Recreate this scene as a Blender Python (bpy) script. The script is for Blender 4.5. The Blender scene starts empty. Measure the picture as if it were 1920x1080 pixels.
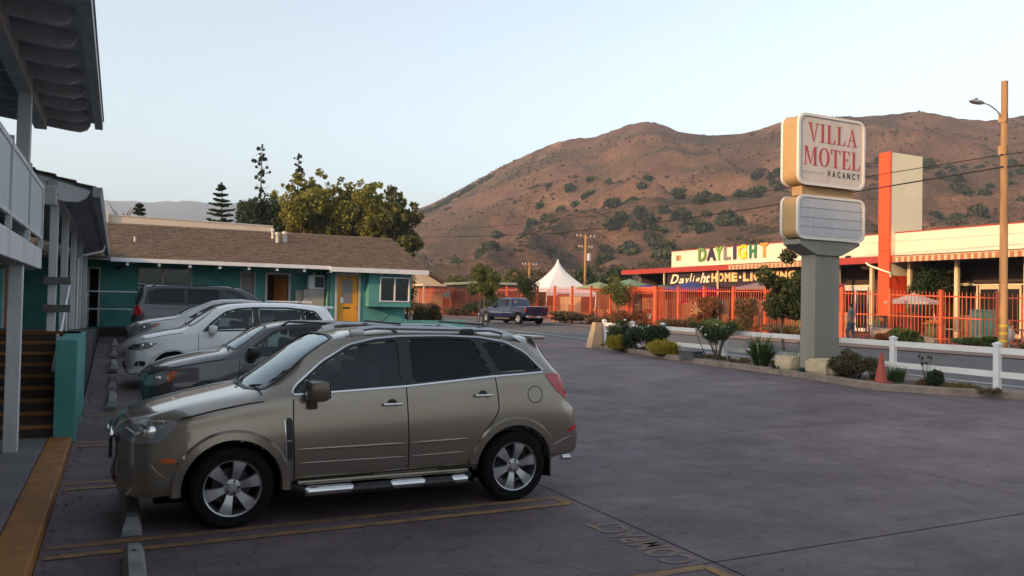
import bpy, bmesh, math, random
import numpy as np
from mathutils import Vector, Matrix, noise, geometry
from mathutils.bvhtree import BVHTree
R_ = math.radians
random.seed(7); rng = np.random.default_rng(11)
scene = bpy.context.scene; col = scene.collection
# ------------------------------------------------------------------ camera, sky, sun, exposure
cam = bpy.data.objects.new('camera', bpy.data.cameras.new('camera')); col.objects.link(cam)
cam.data.sensor_width = 36; cam.data.lens = 28.125; cam.data.clip_start = .1; cam.data.clip_end = 9000
yaw, roll = R_(26.2), math.atan(.02); pitch = math.atan(33 * math.cos(roll) / 1500)
fw = Vector((math.sin(yaw) * math.cos(pitch), math.cos(yaw) * math.cos(pitch), math.sin(pitch)))
rt = Vector((math.cos(yaw), -math.sin(yaw), 0)); up = rt.cross(fw)
r2 = rt * math.cos(roll) + up * math.sin(roll); u2 = -rt * math.sin(roll) + up * math.cos(roll)
M = Matrix((r2, u2, -fw)).transposed().to_4x4(); M.translation = Vector((0, 0, 2.0))
cam.matrix_world = M; scene.camera = cam
SUN_EL, SUN_AZ = R_(16), R_(-105)          # azimuth clockwise from +Y
world = bpy.data.worlds.new('World'); scene.world = world; world.use_nodes = True
wn = world.node_tree.nodes; wl = world.node_tree.links; wn.clear()
sky = wn.new('ShaderNodeTexSky'); sky.sky_type = 'NISHITA'; sky.sun_disc = False
sky.sun_elevation = SUN_EL; sky.sun_rotation = SUN_AZ; sky.altitude = 60; sky.air_density = 1.0; sky.dust_density = 2.5; sky.ozone_density = 2.0
bg = wn.new('ShaderNodeBackground'); bg.inputs[1].default_value = .15
wo = wn.new('ShaderNodeOutputWorld'); hs_ = wn.new('ShaderNodeHueSaturation'); hs_.inputs['Saturation'].default_value = .60; hs_.inputs['Value'].default_value = 1.0; wl.new(sky.outputs[0], hs_.inputs['Color']); tn_ = wn.new('ShaderNodeMixRGB'); tn_.blend_type = 'MULTIPLY'; tn_.inputs[0].default_value = 1; tn_.inputs[2].default_value = (1.06, 1.035, .94, 1); wl.new(hs_.outputs[0], tn_.inputs[1]); wl.new(tn_.outputs[0], bg.inputs[0]); wl.new(bg.outputs[0], wo.inputs[0])
sd = bpy.data.lights.new('sun', 'SUN'); sd.energy = 2.7; sd.angle = R_(.5); sd.color = (1, .56, .27)
so = bpy.data.objects.new('sun', sd); col.objects.link(so)
S = Vector((math.sin(SUN_AZ) * math.cos(SUN_EL), math.cos(SUN_AZ) * math.cos(SUN_EL), math.sin(SUN_EL)))
so.rotation_euler = S.to_track_quat('Z', 'Y').to_euler(); so.location = (-40, 0, 60)
scene.view_settings.view_transform = 'Standard'; scene.view_settings.look = 'None'
scene.view_settings.exposure = 1.32; scene.view_settings.gamma = 1; scene.view_settings.use_curve_mapping = False
scene.render.engine = 'CYCLES'

# ------------------------------------------------------------------ materials
MATS = {}
def mat(name, c, rough=.7, metal=0, c2=None, scale=3, detail=4, bump=0, bscale=40, coat=0, alpha=1, stretch=None, spec=.5, trans=0, emit=0, c3=None, scale3=.5, amt3=.5, coord='Object', bdist=.01):
    if name in MATS: return MATS[name]
    m = bpy.data.materials.new(name); m.use_nodes = True; nt = m.node_tree; b = nt.nodes['Principled BSDF']
    b.inputs['Base Color'].default_value = (*c, 1); b.inputs['Roughness'].default_value = rough; b.inputs['Metallic'].default_value = metal
    b.inputs['Coat Weight'].default_value = coat; b.inputs['Coat Roughness'].default_value = .04; b.inputs['Specular IOR Level'].default_value = spec
    b.inputs['Transmission Weight'].default_value = trans; b.inputs['Alpha'].default_value = alpha
    if emit: b.inputs['Emission Color'].default_value = (*c, 1); b.inputs['Emission Strength'].default_value = emit
    tc = nt.nodes.new('ShaderNodeTexCoord'); mp = nt.nodes.new('ShaderNodeMapping'); nt.links.new(tc.outputs[coord], mp.inputs[0])
    if stretch: mp.inputs['Scale'].default_value = stretch
    def nz(s, d=detail):
        n = nt.nodes.new('ShaderNodeTexNoise'); n.inputs['Scale'].default_value = s; n.inputs['Detail'].default_value = d; n.inputs['Roughness'].default_value = .62
        nt.links.new(mp.outputs[0], n.inputs['Vector']); return n
    if c2:
        n = nz(scale); rp = nt.nodes.new('ShaderNodeValToRGB'); rp.color_ramp.elements[0].position = .36; rp.color_ramp.elements[1].position = .64
        rp.color_ramp.elements[0].color = (*c, 1); rp.color_ramp.elements[1].color = (*c2, 1)
        nt.links.new(n.outputs['Fac'], rp.inputs[0]); out = rp.outputs[0]
        if c3:
            n3 = nz(scale3, 3); mr = nt.nodes.new('ShaderNodeMapRange'); mr.inputs['From Min'].default_value = .5; mr.inputs['From Max'].default_value = .62; mr.inputs['To Max'].default_value = amt3
            nt.links.new(n3.outputs['Fac'], mr.inputs['Value']); mx = nt.nodes.new('ShaderNodeMixRGB'); mx.inputs[2].default_value = (*c3, 1)
            nt.links.new(mr.outputs[0], mx.inputs[0]); nt.links.new(out, mx.inputs[1]); out = mx.outputs[0]
        nt.links.new(out, b.inputs['Base Color'])
    if bump:
        n = nz(bscale); bp = nt.nodes.new('ShaderNodeBump'); bp.inputs['Strength'].default_value = bump; bp.inputs['Distance'].default_value = bdist
        nt.links.new(n.outputs['Fac'], bp.inputs['Height']); nt.links.new(bp.outputs[0], b.inputs['Normal'])
    MATS[name] = m; return m
def leafmat(name, c, c2, rough=.6):
    if name in MATS: return MATS[name]
    m = mat(name, c, rough, c2=c2, scale=1.3, detail=5, spec=.25); nt = m.node_tree; b = nt.nodes['Principled BSDF']
    tr = nt.nodes.new('ShaderNodeBsdfTranslucent'); tr.inputs[0].default_value = (c2[0] * 1.3, c2[1] * 1.4, c2[2] * .8, 1)
    mx = nt.nodes.new('ShaderNodeMixShader'); mx.inputs[0].default_value = .25
    nt.links.new(b.outputs[0], mx.inputs[1]); nt.links.new(tr.outputs[0], mx.inputs[2]); nt.links.new(mx.outputs[0], nt.nodes['Material Output'].inputs[0])
    return m

# ------------------------------------------------------------------ mesh collector
class MB:
    def __init__(s): s.v = []; s.f = []
    def add(s, vs, fs):
        n = len(s.v); s.v += [tuple(p) for p in vs]; s.f += [tuple(i + n for i in f) for f in fs]; return s
    def box(s, a, b, bev=0):
        x0, y0, z0 = min(a[0], b[0]), min(a[1], b[1]), min(a[2], b[2]); x1, y1, z1 = max(a[0], b[0]), max(a[1], b[1]), max(a[2], b[2])
        if bev <= 0:
            return s.add([(x0, y0, z0), (x1, y0, z0), (x1, y1, z0), (x0, y1, z0), (x0, y0, z1), (x1, y0, z1), (x1, y1, z1), (x0, y1, z1)],
                  [(0, 3, 2, 1), (4, 5, 6, 7), (0, 1, 5, 4), (1, 2, 6, 5), (2, 3, 7, 6), (3, 0, 4, 7)])
        bm = bmesh.new(); bmesh.ops.create_cube(bm, size=1)
        for v in bm.verts: v.co = Vector(((x0 + x1) / 2 + v.co.x * (x1 - x0), (y0 + y1) / 2 + v.co.y * (y1 - y0), (z0 + z1) / 2 + v.co.z * (z1 - z0)))
        bmesh.ops.bevel(bm, geom=bm.edges[:], offset=bev, segments=2, affect='EDGES', profile=.6)
        s.add([v.co for v in bm.verts], [[v.index for v in f.verts] for f in bm.faces]); bm.free(); return s
    def bar(s, a, b, w, h=None, upv=(0, 0, 1)):
        a, b = Vector(a), Vector(b); h = h or w; d = (b - a).normalized(); u = Vector(upv)
        if abs(d.dot(u)) > .98: u = Vector((1, 0, 0))
        r = d.cross(u).normalized(); u = r.cross(d)
        vs = [p + r * (sx * w / 2) + u * (sy * h / 2) for p in (a, b) for sx, sy in ((-1, -1), (1, -1), (1, 1), (-1, 1))]
        return s.add(vs, [(3, 2, 1, 0), (4, 5, 6, 7), (0, 1, 5, 4), (1, 2, 6, 5), (2, 3, 7, 6), (3, 0, 4, 7)])
    def tube(s, pts, r, n=8, caps=True):
        pts = [Vector(p) for p in pts]; rs = r if isinstance(r, (list, tuple)) else [r] * len(pts); rings = []
        ref = None
        for i, p in enumerate(pts):
            d = (pts[min(i + 1, len(pts) - 1)] - pts[max(i - 1, 0)]).normalized()
            if ref is None or abs(d.dot(ref)) > .95: ref = Vector((0, 0, 1)) if abs(d.z) < .9 else Vector((1, 0, 0))
            a = d.cross(ref).normalized(); b = a.cross(d)
            rings.append([p + (a * math.cos(2 * math.pi * k / n) + b * math.sin(2 * math.pi * k / n)) * rs[i] for k in range(n)])
        vs = [q for rg in rings for q in rg]; fs = []
        for i in range(len(pts) - 1):
            for k in range(n): fs.append((i * n + k, i * n + (k + 1) % n, (i + 1) * n + (k + 1) % n, (i + 1) * n + k))
        if caps: fs.append(tuple(range(n))); fs.append(tuple((len(pts) - 1) * n + k for k in range(n - 1, -1, -1)))
        return s.add(vs, fs)
    def lathe(s, prof, c=(0, 0, 0), n=24, axis='z', a0=0, a1=2 * math.pi):
        full = abs(a1 - a0 - 2 * math.pi) < 1e-6; m = n if full else n + 1; vs = []
        for r, h in prof:
            for k in range(m):
                t = a0 + (a1 - a0) * k / n; x, y = r * math.cos(t), r * math.sin(t)
                vs.append((c[0] + x, c[1] + y, c[2] + h) if axis == 'z' else (c[0] + x, c[1] + h, c[2] + y) if axis == 'y' else (c[0] + h, c[1] + x, c[2] + y))
        fs = []
        for i in range(len(prof) - 1):
            for k in range(n if full else n):
                k2 = (k + 1) % m if full else k + 1
                fs.append((i * m + k, i * m + k2, (i + 1) * m + k2, (i + 1) * m + k))
        return s.add(vs, fs)
    def prism(s, poly, a, b, axis='y'):
        """poly of 2D points extruded from a to b along axis (plane coords are the two others in order)"""
        n = len(poly)
        def P(p, h): return (p[0], h, p[1]) if axis == 'y' else (h, p[0], p[1]) if axis == 'x' else (p[0], p[1], h)
        vs = [P(p, a) for p in poly] + [P(p, b) for p in poly]
        fs = [tuple(range(n)), tuple(range(2 * n - 1, n - 1, -1))] + [(k, k + n, (k + 1) % n + n, (k + 1) % n) for k in range(n)]
        return s.add(vs, fs)
    def blob(s, c, r, sub=1, jit=.15, seed=0):
        bm = bmesh.new(); bmesh.ops.create_icosphere(bm, subdivisions=sub, radius=1)
        rr = r if isinstance(r, (tuple, list)) else (r, r, r); off = Vector((seed * 3.1, seed * 1.7, seed))
        for v in bm.verts:
            k = 1 + jit * noise.noise(v.co * 1.6 + off) * 2
            v.co = Vector((c[0] + v.co.x * rr[0] * k, c[1] + v.co.y * rr[1] * k, c[2] + v.co.z * rr[2] * k))
        s.add([v.co for v in bm.verts], [[v.index for v in f.verts] for f in bm.faces]); bm.free(); return s
    def mesh(s, name, m, smooth=False, fix=True):
        me = bpy.data.meshes.new(name); me.from_pydata(s.v, [], s.f); me.materials.append(m)
        if fix:
            bm = bmesh.new(); bm.from_mesh(me); bmesh.ops.recalc_face_normals(bm, faces=bm.faces[:]); bm.to_mesh(me); bm.free()
        if smooth:
            me.polygons.foreach_set('use_smooth', [True] * len(me.polygons))
        me.update(); return me
def sharp(me, deg=35):
    try: me.set_sharp_from_angle(angle=R_(deg))
    except Exception: pass
def raw(name, me, parent=None, loc=(0, 0, 0)):
    o = bpy.data.objects.new(name, me); col.objects.link(o)
    if parent: o.parent = parent
    o.location = loc; return o
def tag(o, label=None, cat=None, group=None, kind=None):
    if label: o['label'] = label
    if cat: o['category'] = cat
    if group: o['group'] = group
    if kind: o['kind'] = kind
    return o
def thing(name, label, cat, loc=(0, 0, 0), rz=0, group=None):
    o = bpy.data.objects.new(name, None); o.empty_display_size = .2; col.objects.link(o); o.location = loc; o.rotation_euler = (0, 0, rz)
    return tag(o, label, cat, group)
def part(name, mb, m, par, smooth=False, local=False, label=None, kind=None):
    """mb in world coordinates unless local; par an Empty thing (at its base) or a part of it"""
    me = mb.mesh(name, m, smooth)
    if smooth: sharp(me)
    loc = (0, 0, 0)
    if not local and par.parent is None and par.type == 'EMPTY': loc = tuple(-x for x in par.location)
    if not local and par.parent is None and par.type == 'MESH': loc = tuple(-x for x in par.location)
    o = raw(name, me, par, loc)
    if label: o['label'] = label
    if kind: o['kind'] = kind
    return o
def struct(name, mb, m, smooth=False, kind='structure'):
    me = mb.mesh(name, m, smooth)
    if smooth: sharp(me)
    return tag(raw(name, me), kind=kind)
def children(o): return CH.get(o.name, [])
def dup(root, loc, rz=0, label=None, scale=None):
    kids = {}
    def rec(o, par):
        c = o.copy(); col.objects.link(c)
        if par: c.parent = par
        for k in [x for x in bpy.data.objects if x.parent == o]: rec(k, c)
        return c
    r = rec(root, None); r.location = loc; r.rotation_euler = (0, 0, rz)
    if scale: r.scale = scale
    if label: r['label'] = label
    return r
def text_mb(txt, size, depth, shear=0, bold=0, space=1.0):
    cu = bpy.data.curves.new('t', 'FONT'); cu.body = txt; cu.size = size; cu.extrude = depth; cu.shear = shear; cu.offset = bold; cu.space_character = space
    cu.align_x = 'LEFT'; cu.resolution_u = 3; ob = bpy.data.objects.new('t', cu); col.objects.link(ob)
    bpy.context.view_layer.update(); me = bpy.data.meshes.new_from_object(ob.evaluated_get(bpy.context.evaluated_depsgraph_get()))
    mb = MB(); mb.v = [tuple(v.co) for v in me.vertices]; mb.f = [tuple(p.vertices) for p in me.polygons]
    bpy.data.objects.remove(ob); bpy.data.curves.remove(cu); bpy.data.meshes.remove(me); return mb
def xf(mb, fn): mb.v = [tuple(fn(Vector(p))) for p in mb.v]; return mb
def fit(mb, w, h):
    xs = [p[0] for p in mb.v]; ys = [p[1] for p in mb.v]; x0, x1, y0, y1 = min(xs), max(xs), min(ys), max(ys)
    mb.v = [((p[0] - x0) / (x1 - x0) * w, (p[1] - y0) / (y1 - y0) * h, p[2]) for p in mb.v]; return mb

# ------------------------------------------------------------------ the lie of the land
GP = ([9, 11, 13, 17.9, 20, 22.7, 26, 30, 60], [0, .02, .08, .25, .38, .57, .69, .78, .85])
GR = ([5, 11, 17, 28, 50, 80], [0, .12, .20, .34, .65, .8])
GF = ([0, 30, 60, 90], [.6, .65, .88, .95])
def gz(u, v):
    a, b, c = np.interp(v, *GP), np.interp(v, *GR), np.interp(v, *GF)
    return float(np.interp(u, [5, 16, 20, 29], [a, b, b, c]))
def sheet(u0, u1, v0, v1, off=0, step=1.0, fn=None):
    nu = max(1, int(math.ceil((u1 - u0) / step))); nv = max(1, int(math.ceil((v1 - v0) / step))); mb = MB()
    vs = [(u0 + (u1 - u0) * i / nu, v0 + (v1 - v0) * j / nv) for j in range(nv + 1) for i in range(nu + 1)]
    mb.add([(u, v, (fn or gz)(u, v) + off) for u, v in vs], [(j * (nu + 1) + i, j * (nu + 1) + i + 1, (j + 1) * (nu + 1) + i + 1, (j + 1) * (nu + 1) + i) for j in range(nv) for i in range(nu)])
    return mb
def walls_down(mb_top_pts, zlow):  # skirt for kerbs: closed loop of points
    mb = MB(); n = len(mb_top_pts)
    mb.add([p for p in mb_top_pts] + [(p[0], p[1], p[2] - zlow) for p in mb_top_pts], [(k, (k + 1) % n, (k + 1) % n + n, k + n) for k in range(n)]); return mb
def strip(pts, w, h, m_, name, par=None, zoff=0, kind=None):
    """kerb following ground: pts (u,v) polyline, width w to the left, height h"""
    P = [Vector((a, b)) for a, b in pts]; Q = []
    for i, p in enumerate(P):
        d = (P[min(i + 1, len(P) - 1)] - P[max(i - 1, 0)]).normalized(); Q.append(p + Vector((-d.y, d.x)) * w)
    vs = []; fs = []
    for i in range(len(P)):
        z = gz(*P[i]) + zoff
        b = .02
        dd = (Q[i] - P[i]).normalized() * b
        vs += [(P[i].x, P[i].y, z - .15), (P[i].x, P[i].y, z + h - b), (P[i].x + dd.x, P[i].y + dd.y, z + h), (Q[i].x - dd.x, Q[i].y - dd.y, z + h), (Q[i].x, Q[i].y, z + h - b), (Q[i].x, Q[i].y, z - .15)]
    n = 6
    for i in range(len(P) - 1):
        for k in range(n - 1): fs.append((i * n + k, i * n + k + 1, (i + 1) * n + k + 1, (i + 1) * n + k))
    fs.append((0, 1, 2, 3, 4, 5)); e = (len(P) - 1) * n; fs.append((e + 5, e + 4, e + 3, e + 2, e + 1, e))
    return MB().add(vs, fs)
def dense(pts, step=.6):
    out = []
    for a, b in zip(pts[:-1], pts[1:]):
        n = max(1, int(math.hypot(b[0] - a[0], b[1] - a[1]) / step)); out += [(a[0] + (b[0] - a[0]) * k / n, a[1] + (b[1] - a[1]) * k / n) for k in range(n)]
    return out + [pts[-1]]
# ================================================================== GROUND
m_lot = bpy.data.materials.new('stamped concrete'); m_lot.use_nodes = True
def lot_nodes(nt):
    b = nt.nodes['Principled BSDF']; b.inputs['Specular IOR Level'].default_value = .35; tc = nt.nodes.new('ShaderNodeTexCoord'); L = nt.links.new
    def N(s, d, r=.6, dist=0, st=(1, 1, 1)):
        mp = nt.nodes.new('ShaderNodeMapping'); mp.inputs['Scale'].default_value = st; mp.inputs['Rotation'].default_value = (0, 0, .25); L(tc.outputs['Object'], mp.inputs[0]); n = nt.nodes.new('ShaderNodeTexNoise'); n.inputs['Scale'].default_value = s; n.inputs['Detail'].default_value = d; n.inputs['Roughness'].default_value = r; n.inputs['Distortion'].default_value = dist; L(mp.outputs[0], n.inputs['Vector']); return n.outputs['Fac']
    def Rp(f, st):
        r = nt.nodes.new('ShaderNodeValToRGB'); e = r.color_ramp.elements; e[0].position, e[0].color = st[0][0], (*st[0][1], 1); e[1].position, e[1].color = st[-1][0], (*st[-1][1], 1)
        for p, c in st[1:-1]: q = e.new(p); q.color = (*c, 1)
        L(f, r.inputs[0]); return r.outputs[0]
    def Mx(f, a, c, bt='MIX'):
        x = nt.nodes.new('ShaderNodeMixRGB'); x.blend_type = bt
        if isinstance(f, float): x.inputs[0].default_value = f
        else: L(f, x.inputs[0])
        L(a, x.inputs[1]); L(c, x.inputs[2]); return x.outputs[0]
    g = lambda v: (v, v, v)
    base = Rp(N(.45, 8, .62, .6, (1, 1.7, 1)), [(.30, (.085, .061, .070)), (.48, (.116, .085, .095)), (.62, (.142, .106, .115)), (.75, (.168, .131, .136))])
    mott = Rp(N(2.6, 8, .72, .3, (1, 1.4, 1)), [(.30, g(.74)), (.5, g(.98)), (.72, g(1.20))]); fine = Rp(N(26, 6, .75), [(.3, g(.72)), (.7, g(1.25))])
    c = Mx(1.0, Mx(1.0, base, mott, 'MULTIPLY'), fine, 'MULTIPLY')
    vo = nt.nodes.new('ShaderNodeTexVoronoi'); vo.feature = 'DISTANCE_TO_EDGE'; vo.inputs['Scale'].default_value = 2.1; vo.inputs['Randomness'].default_value = 1
    ds = nt.nodes.new('ShaderNodeMixRGB'); ds.inputs[0].default_value = .16; L(tc.outputs['Object'], ds.inputs[1]); n2 = nt.nodes.new('ShaderNodeTexNoise'); n2.inputs['Scale'].default_value = 3; n2.inputs['Detail'].default_value = 6; L(tc.outputs['Object'], n2.inputs['Vector']); L(n2.outputs['Color'], ds.inputs[2]); L(ds.outputs[0], vo.inputs['Vector'])
    seam = Rp(vo.outputs['Distance'], [(.0, g(.66)), (.03, g(1))]); c = Mx(.55, c, seam, 'MULTIPLY')
    st = Rp(N(.9, 5, .6, 1.2), [(.66, g(0)), (.74, g(.4))]); dk = nt.nodes.new('ShaderNodeRGB'); dk.outputs[0].default_value = (.045, .034, .036, 1); c = Mx(st, c, dk.outputs[0])
    oi = nt.nodes.new('ShaderNodeObjectInfo'); mr = nt.nodes.new('ShaderNodeMapRange'); mr.inputs['To Min'].default_value = .88; mr.inputs['To Max'].default_value = 1.12; L(oi.outputs['Random'], mr.inputs['Value']); c = Mx(1.0, c, mr.outputs[0], 'MULTIPLY')
    L(c, b.inputs['Base Color']); L(Rp(N(1.1, 6), [(.35, g(.60)), (.65, g(.76))]), b.inputs['Roughness'])
    hh = Mx(.5, N(7, 8, .7), seam); bp = nt.nodes.new('ShaderNodeBump'); bp.inputs['Strength'].default_value = .55; bp.inputs['Distance'].default_value = .02; L(hh, bp.inputs['Height']); L(bp.outputs[0], b.inputs['Normal'])
lot_nodes(m_lot.node_tree)
m_joint = mat('joint', (.02, .018, .02), .9)
m_asph = mat('asphalt', (.075, .075, .082), .85, c2=(.10, .099, .105), scale=1.2, bump=.4, bscale=60)
m_soil = mat('soil', (.06, .045, .035), .95, c2=(.11, .085, .065), scale=5, bump=.7, bscale=20, bdist=.03)
m_dirt = mat('shoulder dirt', (.19, .13, .11), .95, c2=(.26, .18, .15), scale=1.5, bump=.6, bscale=12, bdist=.03)
m_kerb = mat('kerb concrete', (.16, .125, .105), .85, c2=(.24, .195, .165), scale=2.5, bump=.5, bscale=30)
m_walk = mat('walk concrete', (.13, .12, .12), .8, c2=(.18, .165, .165), scale=1.2, bump=.3, bscale=30)
m_yel = mat('yellow paint', (.36, .15, .025), .7, c2=(.24, .10, .022), scale=5, bump=.2, bscale=40)
m_yline = mat('worn yellow line', (.30, .155, .045), .75, c2=(.13, .09, .07), scale=5, detail=7)
m_land = mat('dry land', (.17, .11, .07), .95, c2=(.10, .09, .045), scale=.05, bump=.3, bscale=1)
m_white = mat('white paint', (.62, .64, .66), .5, c2=(.70, .71, .72), scale=2)

def land(u, v):
    z = gz(max(-60, min(60, u)), max(-30, min(110, v))) - .14
    return z
g = MB(); us = [-900, -400, -200, -120, -60, -30, -12, -6, 0, 3, 5, 7, 9, 11, 13, 16, 18, 20, 22.25, 24.5, 27, 29, 31, 34, 38, 45, 60, 90, 150, 300, 700, 1500]
vs_ = [-900, -400, -150, -60, -30, -10, 0, 5, 9, 11, 13, 15.5, 17.9, 20, 22.7, 26, 28, 30, 35, 40, 50, 60, 80, 110, 160, 300, 700, 1500, 3000]
g.add([(u, v, land(u, v)) for v in vs_ for u in us], [(j * len(us) + i, j * len(us) + i + 1, (j + 1) * len(us) + i + 1, (j + 1) * len(us) + i) for j in range(len(vs_) - 1) for i in range(len(us) - 1)])
struct('ground', g, m_land)
# parking lot: dark joint bed, then the slabs
bed = sheet(-.5, 18.2, -15, 60, -.03, 1.0); lot = struct('parking_lot', bed, m_joint)
ulines = [-.5, 4.29, 9.1, 13.9, 18.4]; vlines = [-15, -9.6, -4.8, 0.1, 5.0, 10.0, 15.0, 20.0, 24.3, 28.6, 34, 40, 46, 52, 60]
for i in range(4):
    for j in range(len(vlines) - 1):
        if i < 2 and vlines[j] >= 28.5: continue
        a, b, c, d = ulines[i] + .008, ulines[i + 1] - .008, vlines[j] + .008, vlines[j + 1] - .008
        if i == 2 and vlines[j] >= 28.5: a = 10.9
        part('slab', sheet(a, b, c, d, 0, 1.0), m_lot, lot)
# street
struct('street', sheet(19.8, 27.6, -60, 160, -.05, 1.6), m_asph)
struct('road_shoulder', sheet(27.6, 60, -60, 160, -.02, 1.8), m_dirt)
struct('road_edge_line', sheet(21.0, 21.12, 2, 120, -.044, 1.5), mat('road white', (.5, .5, .5), .7, c2=(.38, .38, .38), scale=3))
sw = struct('pavement', sheet(18.42, 19.7, -60, 29.5, .05, 1.0), m_walk)
part('kerb', strip(dense([(19.85, -30), (19.85, 29.5)], 1), .15, .06, None, ''), m_kerb, sw)
struct('driveway_apron', sheet(18.4, 19.8, 29.5, 60, -.012, 1.0), m_lot)
# planting bed with kerb
KP = [(18.6, 29.0), (17.75, 28.4), (17.25, 24.3), (16.75, 20.6), (16.78, 18.3), (16.78, 16.7), (16.60, 15.3), (16.35, 13.7), (16.33, 13.25), (17.0, 12.45), (18.25, 11.0), (19.6, 9.6)]
bedm = MB(); kd = dense(KP, .7)
vs = []
for (a, b) in kd:
    a = a + .1
    vs += [(a, b, gz(a, b) + .13), (max(a + .05, 18.42), b, gz(18.4, b) + .13)]
bedm.add(vs, [(2 * k, 2 * k + 1, 2 * k + 3, 2 * k + 2) for k in range(len(kd) - 1)])
tag(struct('planting_bed', bedm, m_soil), kind='structure')
kb = strip(kd, .17, .17, None, ''); struct('bed_kerb', kb, m_kerb)
# left walkway, yellow kerb
wk = MB().box((-4.5, -8, -.2), (-.785, 12.3, .12)); struct('walkway', wk, m_walk)
for a, b in ((-8, 1.9), (1.92, 5.4), (5.42, 8.9), (8.92, 12.28)):
    pass
yk = MB().box((-.78, -8, -.2), (-.5, 12.29, .125), bev=.02); struct('yellow_kerb', yk, m_yel)
# terrace (raised walk of the rear wing)
def tz(v): return 1.45 - .031 * (v - 14.5)
tr = MB(); n = 15
pts = [(14.5 + (30.3 - 14.5) * k / n) for k in range(n + 1)]
tr.add([(u, v, z) for v in pts for (u, z) in ((-6, tz(v)), (-.52, tz(v)), (-.52, gz(-.5, v) - .2))], [(3 * k + a, 3 * k + a + 1, 3 * k + a + 4, 3 * k + a + 3) for k in range(n) for a in (0, 1)])
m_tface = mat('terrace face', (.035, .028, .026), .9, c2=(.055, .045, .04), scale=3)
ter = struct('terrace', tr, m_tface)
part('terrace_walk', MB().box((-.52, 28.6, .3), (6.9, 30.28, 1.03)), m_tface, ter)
# stall markings
def marking(pts, w, name, m, off=.004):
    mb = MB()
    for a, b in zip(pts[:-1], pts[1:]):
        A, B = Vector(a), Vector(b); d = (B - A).normalized(); nrm = Vector((-d.y, d.x)) * (w / 2); k = max(1, int((B - A).length / .5))
        ps = [A + (B - A) * (t / k) for t in range(k + 1)]
        vs = []
        for p in ps:
            for q in (p + nrm, p - nrm): vs.append((q.x, q.y, gz(q.x, q.y) + off))
        mb.add(vs, [(2 * t, 2 * t + 1, 2 * t + 3, 2 * t + 2) for t in range(k)])
        off += .0015
    o = struct(name, mb, m); return o
def gzs(u, v): return gz(u, v)
for i, v0 in enumerate((2.4, 4.8, 7.19, 9.6, 12.0, 14.4, 16.8, 19.2, 21.6, 24.0, 26.4)):
    marking([(-.45, v0 + .14), (4.16, v0 + .14), (4.16, v0 - .14), (-.45, v0 - .14)], .10, 'stall_marking', m_yline)
t = fit(text_mb('COMPACT', 1, 0, bold=.025), 1.26, .32)
xf(t, lambda p: (4.22 - p.y, 5.07 + p.x, gz(4, 5) + .0045)); struct('stall_lettering', t, mat('faded lettering', (.235, .165, .11), .8, c2=(.125, .095, .092), scale=6, detail=8))
t = fit(text_mb('COMPACT', 1, 0, bold=.025), 1.26, .32)
xf(t, lambda p: (4.22 - p.y, 2.7 + p.x, gz(4, 3) + .0045)); struct('stall_lettering', t, MATS['faded lettering'])
# oil stains / dark water streaks in the lot
# wheel stops
m_stop = mat('wheel stop concrete', (.26, .26, .25), .9, c2=(.17, .17, .165), scale=6, bump=.6, bscale=30)
def stop_mb(L=1.8):
    b = MB(); h, wb, wt, e = .13, .078, .042, .10
    b.add([(-wb, -L / 2, -.03), (wb, -L / 2, -.03), (wb, L / 2, -.03), (-wb, L / 2, -.03), (-wb, -L / 2, .04), (wb, -L / 2, .04), (wb, L / 2, .04), (-wb, L / 2, .04), (-wt, -L / 2 + e, h), (wt, -L / 2 + e, h), (wt, L / 2 - e, h), (-wt, L / 2 - e, h)],
          [(0, 3, 2, 1), (0, 1, 5, 4), (1, 2, 6, 5), (2, 3, 7, 6), (3, 0, 4, 7), (4, 5, 9, 8), (5, 6, 10, 9), (6, 7, 11, 10), (7, 4, 8, 11), (8, 9, 10, 11)]); return b
LAB = {5.98: 'concrete wheel stop with a bolt hole at the bottom edge of the photo', 8.38: 'pale concrete wheel stop under the nose of the tan SUV', 10.8: 'concrete wheel stop in the empty stall beyond the tan SUV', 13.2: 'concrete wheel stop just ahead of the dark grey SUV',
       15.6: 'wheel stop in the empty stall between the grey SUV and the white SUV', 18.0: 'concrete wheel stop in front of the white SUV', 20.4: 'wheel stop in the empty stall beyond the white SUV', 22.8: 'concrete wheel stop in front of the silver sedan', 25.2: 'farthest concrete wheel stop, beyond the silver sedan'}
m_bolt = mat('rusty bolt', (.06, .045, .04), .7, .5)
for k, (v0, lb) in enumerate(LAB.items()):
    uu = .16 if v0 < 14 else -.05
    me = thing('wheel_stop', lb, 'wheel stop', (uu, v0 + .0, gz(uu, v0)), 0, 'wheel stops at the head of the stalls')
    part('concrete_block', stop_mb(), m_stop, me, local=True)
    for s in (-.6, .6): part('bolt', MB().lathe([(0, .134), (.018, .134), (.018, .12)], (0, s, 0), 8), m_bolt, me, local=True)

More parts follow.
